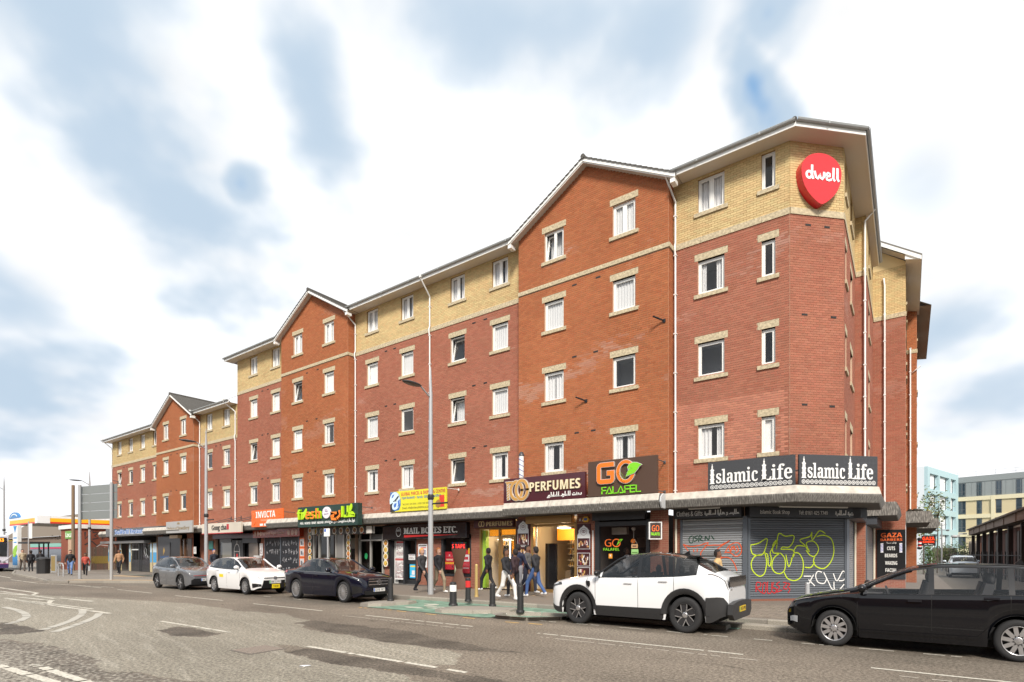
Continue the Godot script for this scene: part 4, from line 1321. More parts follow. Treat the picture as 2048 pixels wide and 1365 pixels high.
func make_backdrops() -> void:
	# ---- pale blue and cream flats across the side street
	var bt := Transform3D(Basis(V(-0.282, 0, 0.959) * -1.0, UP, V(0.959, 0, 0.282)), V(5.9, 0, -90.75))
	var fb := thing("flats", "pale blue and cream modern flats with a grey top floor down the side street", "building")
	var blue := mk(0.40, 0.56, 0.60, 0.7); var white := mk(0.75, 0.78, 0.80, 0.7); var dark := mk(0.10, 0.11, 0.12, 0.5)
	var cream := mk(0.66, 0.60, 0.42, 0.75); var grey := mk(0.24, 0.265, 0.27, 0.6); var creamd := mk(0.55, 0.47, 0.30, 0.75)
	# bt: x runs from the inner corner away along the blue face (towards -x local = nearer)
	var bw := MB.new()
	bw.pbox(bt * V(-14.6, 0, -8), bt.basis.x * 14.75, UP * 13.7, bt.basis.z * 8)
	obj("wall", bw, mk(0.66, 0.72, 0.76, 0.7), fb)
	var ribs := MB.new()
	for b in [[-14.6, -13.65], [-9.75, -9.15], [-4.6, -3.95], [-1.2, 0.0]]:
		ribs.pbox(bt * V(b[0], 0, 0.002), bt.basis.x * (b[1] - b[0]), UP * 13.68, bt.basis.z * 0.4)
	for yy in [[12.8, 13.69], [9.92, 10.7], [7.12, 7.95], [4.3, 5.1], [1.5, 2.2]]:
		ribs.pbox(bt * V(-14.59, yy[0], 0.0), bt.basis.x * 14.6, UP * (yy[1] - yy[0]), bt.basis.z * 0.38)
	obj("frame_ribs", ribs, blue, fb)
	for cx in [[-13.5, 3.6], [-9.05, 4.3], [-3.85, 2.5]]:
		for r in 4:
			var yb: float = 10.72 - r * 2.78
			far_window(fb, bt, cx[0], yb, 1.1, 2.0, dark)
			var pn := MB.new()
			pn.pbox(bt * V(cx[0] + 1.15, yb, 0.0), bt.basis.x * (cx[1] - 2.0), UP * 2.02, bt.basis.z * 0.1)
			obj("panel", pn, white, fb)
			far_window(fb, bt, cx[0] + cx[1] - 0.75, yb, 0.7, 2.0, dark)
	var ct := Transform3D(Basis(V(0.948, 0, 0.317), UP, V(-0.317, 0, 0.948)), V(5.9, 0, -90.75))
	var cw := MB.new()
	cw.pbox(ct * V(0.15, 0, -9), ct.basis.x * 16, UP * 10.2, ct.basis.z * 9)
	obj("wall", cw, creamd, fb)
	var gw := MB.new()
	gw.pbox(ct * V(0.15, 10.2, -9), ct.basis.x * 16, UP * 3.12, ct.basis.z * 8.98)
	for k in 20:
		gw.pbox(ct * V(0.4 + k * 0.8, 10.25, -0.03), ct.basis.x * 0.03, UP * 2.1, ct.basis.z * 0.04)
	gw.pbox(ct * V(0.15, 12.45, -0.03), ct.basis.x * 16, UP * 0.87, ct.basis.z * 0.08)
	obj("top_floor", gw, grey, fb)
	var cr := MB.new()
	for yy in [[9.62, 10.22], [6.92, 7.5], [4.12, 4.8], [1.2, 2.3]]:
		cr.pbox(ct * V(0.15, yy[0], 0), ct.basis.x * 16, UP * (yy[1] - yy[0]), ct.basis.z * 0.16)
	cr.pbox(ct * V(4.35, 0, 0.002), ct.basis.x * 0.45, UP * 10.2, ct.basis.z * 0.2)
	cr.pbox(ct * V(11.5, 0, 0.002), ct.basis.x * 0.45, UP * 10.2, ct.basis.z * 0.2)
	obj("string_course", cr, cream, fb)
	for r in 4:
		var yb: float = 10.3 - r * 2.74
		for wx in [[0.22, 1.1], [2.62, 0.65], [4.86, 0.68], [7.11, 0.68], [9.4, 0.7]]:
			far_window(fb, ct, wx[0], yb, wx[1], 2.05, dark)
	var rl := MB.new()
	for k in 7:
		rl.rod(ct * V(k * 2.3, 13.3, -1.0), ct * V(k * 2.3, 14.15, -1.0), 0.025)
	for yy in [13.75, 14.15]:
		rl.rod(ct * V(-0.4, yy, -1.0), ct * V(15, yy, -1.0), 0.022)
	obj("roof_rail", rl, mk(0.5, 0.52, 0.54, 0.4, 0.5), fb)
	# ---- low brick building with a deep timber eave on the right
	var lb := thing("low_building", "low dark brick building with deep brown timber eaves at the right edge", "building")
	var wb := MB.new()
	wb.box(5.6, 14, 0, 3.3, -54, -9)
	obj("wall", wb, mk(0.16, 0.062, 0.043, 0.9, 0, {"tex": noise_tex(0.05, 0.7, 1.0, 256, 4), "tri": 0.6}), lb)
	for k in 9:
		var fx := MB.new()
		fx.pbox(V(5.02, 3.42, -53.9 + k * 5.0), V(0.06, 0, 0), V(0, 0.55, 0), V(0, 0, 4.96))
		fx.pbox(V(4.98, 3.5, -53.9 + k * 5.0 - 0.06), V(0.1, 0, 0), V(0, 0.6, 0), V(0, 0, 0.14))
		obj("fascia_panel", fx, mk(0.21, 0.155, 0.125, 0.8), lb)
		var ps := MB.new()
		ps.box(5.2, 5.45, 0, 3.4, -53.9 + k * 5.0, -53.6 + k * 5.0)
		ps.box(5.42, 5.6, 0.1, 3.0, -51.9 + k * 5.0, -51.1 + k * 5.0)
		obj("post", ps, mk(0.035, 0.028, 0.026, 0.7), lb)
	var rf := MB.new()
	rf.quad(V(4.85, 4.02, -9), V(4.85, 4.02, -54.2), V(9.5, 5.6, -54.2), V(9.5, 5.6, -9))
	rf.quad(V(5.6, 3.42, -54.2), V(4.85, 3.42, -54.2), V(4.85, 3.42, -9), V(5.6, 3.42, -9))
	rf.box(4.83, 4.95, 3.95, 4.06, -54.2, -9)
	rf.tri(V(4.85, 4.0, -54.2), V(14, 4.0, -54.2), V(9.5, 5.6, -54.2))
	obj("roof", rf, mk(0.11, 0.085, 0.07, 0.85), lb)
	for k in 3:
		var br := MB.new()
		br.box(5.56, 5.59, 0.2, 2.6, -50.5 + k * 9, -48.9 + k * 9)
		obj("brick_bay", br, mk(0.3, 0.11, 0.06, 0.9), lb)
	var cm := MB.new()
	cm.box(4.2, 4.85, 3.55, 3.68, -54.3, -54.1); cm.box(4.0, 4.3, 3.3, 3.5, -54.4, -54.1); cm.ball(V(3.9, 3.35, -54.2), V(0.3, 0.16, 0.2))
	obj("flood_lamp", cm, mk(0.4, 0.4, 0.4, 0.5), lb)
	# ---- railings, wall and planting down the side street
	var fn := thing("railing", "black iron railing in front of the low brick building", "railing")
	for k in 26:
		var b := MB.new()
		b.rod(V(3.0 + k * 0.09, 0, -40 + k * 0.62), V(3.0 + k * 0.09, 1.75, -40 + k * 0.62), 0.045, 0.03, 5)
		obj("upright", b, mk(0.02, 0.02, 0.022, 0.6), fn)
	var ra := MB.new()
	ra.rod(V(3.0, 1.5, -40), V(5.3, 1.5, -24), 0.03, 0.03, 5); ra.rod(V(3.0, 0.3, -40), V(5.3, 0.3, -24), 0.03, 0.03, 5)
	obj("rail", ra, mk(0.02, 0.02, 0.022, 0.6), fn)
	var gw2 := thing("yard_wall", "low grey brown yard wall below the blue flats", "wall")
	var gm := MB.new()
	gm.box(2.2, 4.4, 0, 2.2, -60, -59.7)
	obj("wall_face", gm, mk(0.12, 0.105, 0.09, 0.9), gw2)
	var gm2 := MB.new()
	gm2.lathe(P2([0.9, 0, 0.95, 2.6, 0.9, 2.9, 0.0, 3.0]), V(6.2, 0, -58), UP, 16)
	tag(obj("brick_silo", gm2, mk(0.2, 0.165, 0.13, 0.85)), "round grey brown tank behind the bushes down the side street", "tank")
	var greens := [[0.06, 0.10, 0.03], [0.09, 0.13, 0.04], [0.05, 0.075, 0.025], [0.14, 0.14, 0.05]]
	tree("bush", "wide green bush in front of the cream flats", V(4.6, 0, -60), 2.7, V(2.2, 1.2, 1.4), 36, 40, 0.2, greens, 0.06, "bush")
	tree("bush", "smaller bush left of the wide one, below the blue flats", V(2.9, 0, -54), 2.5, V(1.0, 1.1, 1.0), 24, 40, 0.17, greens, 0.05, "bush")
	tree("bush", "green bush beside the barber's pillar at the far end of the brick wing", V(1.15, 0, -34), 2.7, V(0.5, 1.2, 0.6), 22, 40, 0.15, [[0.07, 0.13, 0.03], [0.10, 0.16, 0.05]], 0.05, "bush")
	tree("sumac_tree", "young yellow and green tree rising above the canopy by the blue flats", V(0.9, 0, -31.5), 5.6, V(0.75, 1.5, 0.9), 26, 22, 0.22, [[0.36, 0.30, 0.04], [0.20, 0.24, 0.05], [0.12, 0.18, 0.04]], 0.05)
	tree("feathery_tree", "thin feathery grey green tree in front of the blue flats", V(1.9, 0, -38), 6.9, V(0.85, 1.4, 0.6), 20, 18, 0.24, [[0.16, 0.19, 0.09], [0.12, 0.15, 0.07]], 0.045)
	var lp := thing("lamp_post", "slim grey lamp post in front of the blue flats down the side street", "lamp post", V(2.47, 0, -45))
	var lm := MB.new()
	lm.rod(V(0, 0, 0), V(0, 4.4, 0), 0.07, 0.05); lm.rod(V(-0.45, 3.75, 0), V(0.45, 3.75, 0), 0.03); lm.rod(V(-0.35, 4.1, 0), V(0.35, 4.25, 0), 0.03)
	obj("pole", lm, mk(0.3, 0.31, 0.32, 0.5, 0.3), lp)
	var lh := MB.new()
	for k in [-1, 1]: lh.ball(V(0.42 * k, 3.72, 0), V(0.14, 0.09, 0.1))
	obj("lamp_head", lh, mk(0.15, 0.15, 0.16, 0.5), lp)
	# a pale car roof seen over the black estate
	# ---- left: filling station, kiosk, trees, shops
	var ps := thing("filling_station_canopy", "filling station canopy with white, yellow and red edge on the far left", "canopy")
	var cn := MB.new()
	cn.box(-77, -67.15, 4.55, 5.18, -16, 3.05)
	obj("deck", cn, mk(0.55, 0.52, 0.47, 0.7), ps)
	var cwm := MB.new()
	cwm.box(-77, -67.1, 5.02, 5.24, 3.05, 3.12); cwm.box(-67.15, -67.08, 5.02, 5.24, -16, 3.12); cwm.box(-67.9, -67.07, 4.5, 5.24, 3.06, 3.14); cwm.box(-67.14, -67.05, 4.5, 5.24, 2.2, 3.14)
	obj("white_edge", cwm, mk(0.75, 0.76, 0.76, 0.4), ps)
	var cy := MB.new()
	cy.box(-77, -67.9, 4.64, 5.02, 3.05, 3.13); cy.box(-67.15, -67.07, 4.66, 5.02, -16, 2.2)
	obj("yellow_edge", cy, mk(0.85, 0.45, 0.01, 0.4), ps)
	var crd := MB.new()
	crd.box(-77, -67.9, 4.5, 4.64, 3.05, 3.14); crd.box(-67.15, -67.06, 4.5, 4.66, -16, 2.2)
	obj("red_edge", crd, mk(0.62, 0.04, 0.02, 0.4), ps)
	var col := MB.new()
	for p in [[-70, -1], [-75, -1], [-70, -10], [-75, -10]]:
		col.box(p[0] - 0.2, p[0] + 0.2, 0.1, 4.6, p[1] - 0.2, p[1] + 0.2)
	obj("column", col, mk(0.6, 0.6, 0.58, 0.6), ps)
	var arc := MB.new()
	var po := ring2(0, 0, 1.9, 0.62, 16, 0.0, PI)
	arc.slab(po, Transform3D(Basis(), V(-75.2, 5.24, 3.0)), 0, 0.15)
	tag(obj("blue_arched_sign", arc, mk(0.03, 0.20, 0.50, 0.4)), "blue rounded sign on top of the filling station canopy", "sign")
	var ar2 := MB.new()
	ar2.stroke(ring2(0, 0.05, 1.2, 0.36, 14, 0.25, PI - 0.25), 0.12, Transform3D(Basis(), V(-75.2, 5.24, 3.16)), 0, 0.01)
	obj("white_swirl", ar2, mk(0.7, 0.8, 0.85, 0.4), get_node("blue_arched_sign"))
	var tot := thing("price_totem", "tall white and blue totem sign with a green leaf at the filling station", "sign", V(-73.8, 0.1, 3.2))
	var tp := MB.new(); tp.box(-0.9, 0.9, 0, 4.35, -0.15, 0.15)
	obj("panel", tp, mk(0.75, 0.76, 0.74, 0.5), tot)
	var tb := MB.new()
	tb.slab(P2([-0.6, 4.3, 0.6, 4.3, 0.0, 3.6]), Transform3D(), 0.15, 0.17); tb.box(-0.85, 0.85, 0.3, 1.3, 0.15, 0.17)
	letters(tb, "services", Transform3D(), -0.6, 3.0, 1.2, 0.2, 0.15, 0.16); letters(tb, "car wash", Transform3D(), -0.5, 2.55, 1.0, 0.18, 0.15, 0.16)
	obj("blue_print", tb, mk(0.02, 0.25, 0.60, 0.5), tot)
	var tg := MB.new()
	tg.slab(P2([-0.8, 1.4, -0.6, 1.9, 0.0, 2.2, 0.8, 2.35, 0.75, 1.9, 0.3, 1.5]), Transform3D(), 0.15, 0.18); tg.slab(P2([-0.7, 1.2, 0.1, 1.7, 0.6, 1.4, 0.0, 1.1]), Transform3D(), 0.17, 0.19)
	obj("leaf", tg, mk(0.28, 0.55, 0.03, 0.5), tot)
	# kiosk with graffiti
	var ko := thing("kiosk", "small flat roofed brick building with graffiti at the filling station", "building")
	var kb := MB.new()
	kb.box(-64.5, -59.8, 0.1, 3.9, -7, 2)
	obj("wall", kb, mk(0.30, 0.088, 0.05, 0.9, 0, {"tex": noise_tex(0.08, 0.75, 1.0, 256, 14), "tri": 0.9}), ko)
	var kf := MB.new(); kf.box(-64.7, -59.65, 3.85, 4.2, -7, 2.15)
	obj("white_fascia", kf, mk(0.74, 0.74, 0.72, 0.5), ko)
	var kd := MB.new(); kd.box(-62.4, -61.2, 0.1, 2.9, 2.0, 2.04); kd.box(-62.0, -61.6, 1.0, 2.7, 2.04, 2.06)
	obj("door", kd, mk(0.5, 0.35, 0.24, 0.6), ko)
	var ks := MB.new(); ks.box(-63.0, -60.6, 2.95, 3.65, 2.02, 2.1)
	obj("green_sign", ks, mk(0.14, 0.34, 0.05, 0.5), ko)
	var kl := MB.new(); letters(kl, "Local", Transform3D(), -62.8, 3.08, 1.9, 0.45, 2.1, 2.115)
	obj("green_sign_lettering", kl, mk(0.75, 0.8, 0.7, 0.5), ko)
	var gt := Transform3D(Basis(V(0, 0, -1), UP, V(1, 0, 0)), V(-59.8, 0, 2))
	var g1 := MB.new()
	for s in [[0.5, 3.5, 0.5, 2.9, 0.9, 3.4, 0.9, 2.9], [1.1, 3.5, 1.5, 3.5, 1.2, 3.2, 1.5, 3.0, 1.1, 2.9], [1.8, 3.5, 1.8, 2.9, 2.1, 3.2, 2.4, 2.9, 2.4, 3.5], [0.5, 2.4, 1.0, 2.7, 1.4, 2.3, 2.0, 2.7, 2.9, 2.4], [3.0, 2.8, 3.4, 2.5, 3.8, 2.9]]:
		g1.stroke(P2(s), 0.13, gt, 0.004, 0.004)
	obj("black_tag", g1, mk(0.03, 0.025, 0.025, 0.7), ko)
	var g2 := MB.new()
	for s in [[1.3, 1.4, 1.1, 2.0, 1.6, 2.4, 2.3, 2.3, 2.7, 1.8, 2.4, 1.3], [1.6, 1.5, 2.0, 2.2, 2.3, 1.6, 2.6, 2.1], [0.4, 0.6, 0.9, 0.3, 0.5, 0.2], [2.0, 0.25, 2.1, 0.6, 2.5, 0.55, 2.2, 0.4]]:
		g2.stroke(P2(s), 0.06, gt, 0.005, 0.005)
	obj("white_tag", g2, mk(0.7, 0.65, 0.62, 0.7), ko)
	var wf := thing("board_fence", "upright board fence against the graffitied kiosk wall", "fence")
	for k in 24:
		var b := MB.new()
		var hh := 2.15 + rng.randf() * 0.1
		b.box(-59.74, -59.71, 0.12, hh, 1.3 - k * 0.16, 1.44 - k * 0.16)
		obj("board", b, mk(0.13 + rng.randf() * 0.05, 0.10, 0.075, 0.9), wf)
	var nt := MB.new()
	for k in 22:
		nt.stroke(P2([k * 0.13, 0.7, k * 0.13 + 0.6, 1.35]), 0.03, Transform3D(gt.basis, V(-59.69, 0, 1.3)), 0, 0.005); nt.stroke(P2([k * 0.13 + 0.6, 0.7, k * 0.13, 1.35]), 0.03, Transform3D(gt.basis, V(-59.69, 0, 1.3)), 0, 0.006)
	obj("yellow_netting", nt, mk(0.42, 0.3, 0.06, 0.8), wf)
	# autumn tree and shop row behind the bus stop
	tree("autumn_tree", "autumn tree with thinning rusty leaves behind the bus stop", V(-73.5, 0, -3), 5.2, V(3.6, 1.7, 2.0), 60, 40, 0.22, [[0.20, 0.10, 0.03], [0.13, 0.09, 0.03], [0.26, 0.12, 0.03], [0.10, 0.10, 0.03]], 0.22)
	tree("bare_tree", "nearly bare tree top showing above the filling station canopy", V(-76, 0, -14), 8.2, V(3.2, 1.0, 1.2), 30, 6, 0.22, [[0.10, 0.05, 0.03], [0.16, 0.07, 0.03]], 0.15)
	var sr := thing("shop_row", "brown roofed shop row far left behind the bus", "building")
	var sb := MB.new(); sb.box(-125, -78, 0, 4.0, -14, -6)
	obj("wall", sb, mk(0.18, 0.13, 0.1, 0.9), sr)
	var srf := MB.new()
	srf.quad(V(-125, 4.0, -5.6), V(-78, 4.0, -5.6), V(-78, 7.6, -10), V(-125, 7.6, -10)); srf.tri(V(-78, 4, -5.6), V(-78, 4, -14.4), V(-78, 7.6, -10))
	obj("roof", srf, mk(0.15, 0.12, 0.09, 0.9), sr)
	var sf := MB.new(); sf.box(-110, -78.2, 2.5, 3.0, -6, -5.9)
	obj("teal_fascia", sf, mk(0.2, 0.42, 0.36, 0.6), sr)
	var sf2 := MB.new(); sf2.box(-110, -78.2, 2.25, 2.45, -6, -5.88)
	obj("pink_fascia", sf2, mk(0.5, 0.06, 0.14, 0.6), sr)
	var sg := MB.new(); sg.box(-110, -78.3, 0.5, 2.2, -6, -5.92)
	obj("shop_window", sg, mk(0.02, 0.035, 0.06, 0.1), sr)
	# brick terrace on the camera's side of the road, seen in reflections only
	var op := MB.new()
	op.box(-70, 40, 0, 8.5, 33, 42)
	var os := obj("opposite_terrace", op, mk(0.22, 0.11, 0.08, 0.9))
	tag(os, "plain brick terrace on the near side of the road", "building")

# ---------------------------------------------------------------- signs
const TAG_LIME := [[0.11, 1.92, 0.39, 1.98, 0.68, 2.13, 0.69, 1.98, 0.6, 1.71, 0.48, 1.6, 0.19, 1.64, 0.11, 1.92], [0.5, 1.62, 0.27, 1.56, 0.15, 1.37, 0.17, 1.15, 0.31, 0.98, 0.46, 0.92, 0.6, 1.0, 0.66, 1.18, 0.68, 1.41, 0.62, 1.67], [0.6, 1.67, 0.72, 1.6, 0.74, 1.3, 0.81, 1.26, 0.85, 1.49, 0.81, 1.67, 0.89, 1.83, 1.06, 2.09, 0.93, 1.98, 0.89, 1.79, 0.93, 1.67, 1.14, 1.66], [1.06, 2.05, 1.03, 1.79, 1.08, 2.21, 1.16, 2.3, 1.35, 2.21, 1.64, 2.23, 1.62, 2.02, 1.47, 1.86, 1.26, 1.86, 1.2, 1.79, 1.43, 1.79, 1.64, 1.75, 1.66, 1.6, 1.56, 1.48], [1.14, 1.66, 0.93, 1.49, 0.87, 1.22, 0.97, 1.05, 1.16, 1.0, 1.31, 1.1, 1.35, 1.33, 1.31, 1.52, 1.18, 1.66], [1.37, 1.6, 1.47, 1.22, 1.6, 1.52, 1.68, 1.67, 1.85, 1.64, 1.98, 1.41, 1.98, 1.1, 1.89, 0.87, 1.68, 0.77, 1.43, 0.84, 1.31, 1.03], [1.64, 1.71, 1.77, 1.9, 2.06, 1.9, 1.87, 2.09, 2.23, 2.21, 2.3, 2.35, 2.32, 2.1, 2.57, 2.39, 2.79, 2.31], [2.06, 1.9, 2.21, 1.71, 2.1, 1.98, 2.32, 2.06, 2.49, 1.94, 2.54, 1.75, 2.4, 1.56, 2.23, 1.6, 2.1, 1.75], [2.49, 2.21, 2.74, 2.25, 3.0, 2.14, 3.1, 1.87, 3.09, 1.6, 2.96, 1.33, 2.74, 1.16, 2.49, 1.21, 2.36, 1.37, 2.4, 1.54], [2.4, 1.37, 2.27, 1.2, 2.06, 1.2]]
const TAG_WHITE := [[2.02, 0.91, 2.27, 0.91], [2.15, 0.45, 2.23, 0.72, 2.36, 0.95], [2.19, 0.79, 2.4, 0.6], [2.66, 1.04, 2.51, 1.06, 2.44, 0.91, 2.53, 0.71, 2.74, 0.67, 2.83, 0.79], [2.74, 1.02, 2.91, 0.71, 3.04, 0.48, 3.22, 0.46], [3.09, 0.98, 3.22, 0.75, 3.43, 1.06, 3.52, 0.98, 3.48, 0.78, 3.3, 0.75], [3.11, 0.71, 3.13, 0.48, 3.3, 0.46, 3.48, 0.63]]
const TAG_RED := [[0.31, 0.43, 0.33, 0.71, 0.48, 0.69, 0.44, 0.58, 0.33, 0.56, 0.5, 0.39], [0.56, 0.69, 0.54, 0.39, 0.64, 0.41, 0.66, 0.69, 0.56, 0.69], [0.72, 0.73, 0.72, 0.39, 0.85, 0.41, 0.87, 0.71], [0.93, 0.71, 0.89, 0.56, 1.03, 0.5, 0.97, 0.37, 0.87, 0.43], [1.14, 0.73, 1.03, 0.65, 1.14, 0.56, 1.03, 0.4, 1.22, 0.46], [1.28, 0.71, 1.39, 0.69, 1.28, 0.53, 1.41, 0.5], [1.43, 0.69, 1.51, 0.65, 1.43, 0.57, 1.51, 0.49, 1.45, 0.38]]
const TAG_GREEN := [[-5.93, 2.25, -6.03, 2.17, -6.01, 2.03, -5.91, 2.03, -5.89, 2.21], [-5.75, 2.25, -5.85, 2.19, -5.75, 2.13, -5.85, 2.05], [-5.71, 2.05, -5.69, 2.25, -5.6, 2.2, -5.67, 2.13, -5.56, 2.07], [-5.5, 2.09, -5.48, 2.22, -5.39, 2.1, -5.35, 2.24], [-5.29, 2.24, -5.21, 2.12]]
const TAG_ORANGE := [[-6.23, 1.96, -5.97, 1.89, -5.66, 1.93, -5.39, 2.01, -5.62, 1.71, -5.64, 1.6], [-6.23, 1.95, -6.07, 1.75], [-5.89, 1.79, -5.87, 1.71], [-5.75, 1.81, -5.76, 1.71], [-5.5, 1.91, -5.2, 1.93, -4.97, 1.94, -4.69, 2.08, -5.01, 1.87, -5.12, 1.75, -5.1, 1.58, -4.97, 1.54], [-4.86, 1.67, -4.75, 1.87, -4.6, 1.98, -4.42, 1.98, -4.34, 1.79, -4.39, 1.62, -4.53, 1.56, -4.68, 1.67, -4.82, 1.69], [-4.73, 1.87, -4.68, 1.71, -4.64, 1.88], [-4.6, 1.79, -4.58, 1.9, -4.53, 1.75], [-4.49, 1.9, -4.44, 1.75, -4.53, 1.67], [-5.08, 1.4, -4.93, 1.52, -4.71, 1.5, -4.57, 1.33, -4.49, 1.11]]
# joined letter shapes written from right to left: advance, then strokes as x, y pairs (x runs leftwards from 0)
const ARABIC := {
	"a": [0.3, [-0.15, 0, -0.15, 1.0]],
	"l": [0.42, [0, 0, -0.22, 0, -0.22, 1.0], [-0.22, 0, -0.42, 0]],
	"m": [0.42, [0, 0, -0.08, 0.05, -0.14, 0.24, -0.3, 0.22, -0.3, 0.02, -0.42, 0]],
	"s": [0.85, [0, 0, 0, 0.28, -0.05, 0, -0.25, 0, -0.25, 0.28, -0.3, 0, -0.5, 0, -0.5, 0.32, -0.55, 0, -0.85, 0]],
	"b": [0.32, [0, 0, -0.16, 0, -0.16, 0.3, -0.18, 0, -0.32, 0], [-0.14, -0.22, -0.2, -0.22]],
	"n": [0.32, [0, 0, -0.16, 0, -0.16, 0.3, -0.18, 0, -0.32, 0], [-0.13, 0.55, -0.2, 0.55]],
	"y": [0.34, [0, 0, -0.16, 0, -0.16, 0.3, -0.18, 0, -0.34, 0], [-0.06, -0.22, -0.12, -0.22], [-0.2, -0.22, -0.26, -0.22]],
	"h": [0.4, [0, 0, -0.14, 0, -0.3, 0.2, -0.16, 0.42, -0.04, 0.2, -0.14, 0], [-0.06, 0.62, -0.12, 0.62], [-0.2, 0.62, -0.26, 0.62]],
	"H": [0.5, [0, 0, -0.1, 0.0, -0.25, 0.3, -0.4, 0.1, -0.25, 0.0, -0.1, 0.25, -0.3, 0.42, -0.5, 0]],
	"w": [0.42, [-0.1, 0.12, -0.16, 0.34, -0.3, 0.32, -0.3, 0.12, -0.1, 0.12, -0.12, -0.12, -0.4, -0.28]],
	"r": [0.34, [-0.05, 0.28, -0.1, 0.0, -0.34, -0.28]],
	"z": [0.34, [-0.05, 0.28, -0.1, 0.0, -0.34, -0.28], [-0.05, 0.55, -0.12, 0.55]],
	"d": [0.42, [-0.08, 0.42, -0.06, 0.1, -0.15, 0, -0.4, 0.0]],
	"k": [0.5, [0, 0, -0.4, 0, -0.36, 0.3, -0.05, 0.55, -0.35, 0.9], [-0.4, 0, -0.5, 0]],
	"T": [0.62, [0, 0, -0.5, 0, -0.46, 0.26, -0.2, 0.34, -0.06, 0.02], [-0.42, 0, -0.42, 1.0], [-0.5, 0, -0.62, 0]],
	"j": [0.6, [-0.02, 0.4, -0.52, 0.42, -0.18, 0.28, -0.5, 0.02, -0.42, -0.32, -0.02, -0.34], [-0.26, 0.0, -0.32, 0.0]],
	"e": [0.4, [0, 0, -0.1, 0.02, -0.28, 0.32, -0.08, 0.34, -0.26, 0, -0.4, 0]],
	"q": [0.45, [0, 0, -0.1, 0, -0.22, 0.34, -0.34, 0.16, -0.14, 0.02, -0.45, 0], [-0.18, 0.56, -0.24, 0.56]],
	"t": [0.9, [0, 0.25, -0.05, 0, -0.8, 0, -0.85, 0.25], [-0.35, 0.45, -0.42, 0.45], [-0.5, 0.45, -0.57, 0.45]],
	"_": [0.3, [0, 0, -0.3, 0]], " ": [0.34]}

func arabic(mb: MB, word: String, t: Transform3D, xr: float, y: float, w: float, h: float, wd: float, d0: float, d1: float) -> void:
	var adv := 0.0
	for c in word: adv += ARABIC[c][0]
	var sx := w / adv
	var x := xr
	for c in word:
		var g: Array = ARABIC[c]
		for k in range(1, g.size()):
			var p := PackedVector2Array()
			for i in range(0, g[k].size(), 2):
				p.push_back(Vector2(x + g[k][i] * sx, y + g[k][i + 1] * h))
			mb.stroke(p, wd, t, d0, d1)
		x -= g[0] * sx

func sign_at(called: String, label: String, x: float, y: float, z: float, w: float, h: float, depth: float, m: Material, cat := "sign", dir := Vector3(1, 0, 0)) -> Node3D:
	var o := thing(called, label, cat, V(x, y, z), atan2(-dir.z, dir.x))
	var mb := MB.new()
	mb.bbox(0, w, 0, h, -depth, 0, 0.012)
	obj("panel", mb, m, o)
	return o

func brackets(o: Node3D, pts: Array, l: float, m: Material) -> void:
	for p in pts:
		var b := MB.new()
		b.rod(p, p + V(0.0, 0, -l), 0.018, 0.018, 6)
		b.box(p.x - 0.04, p.x + 0.04, p.y - 0.05, p.y + 0.05, p.z - l - 0.01, p.z - l + 0.01)
		obj("bracket", b, m, o)

func ring_slab(mb: MB, cx: float, cy: float, rx: float, ry: float, wd: float, t: Transform3D, d0: float, d1: float, a0 := 0.0, a1 := TAU) -> void:
	mb.stroke(ring2(cx, cy, rx, ry, 28, a0, a1), wd, t, d0, d1)

func minaret(mb: MB, x: float, y: float, w: float, h: float, t: Transform3D, d: float) -> void:
	var half := [1.5, 0.0, 1.5, 0.03, 1.0, 0.05, 1.0, 0.2, 1.35, 0.215, 1.35, 0.25, 0.95, 0.27, 0.95, 0.42, 1.3, 0.44, 1.3, 0.475, 0.9, 0.49, 0.85, 0.65, 1.2, 0.67, 1.2, 0.70, 0.5, 0.74, 0.3, 0.82, 0.5, 0.85, 0.32, 0.89, 0.16, 0.91, 0.16, 1.0]
	var po := PackedVector2Array()
	for i in range(0, half.size(), 2): po.push_back(Vector2(x + half[i] * w / 2, y + half[i + 1] * h))
	for i in range(half.size() - 2, -1, -2): po.push_back(Vector2(x - half[i] * w / 2, y + half[i + 1] * h))
	mb.slab(po, t, 0.0, d)

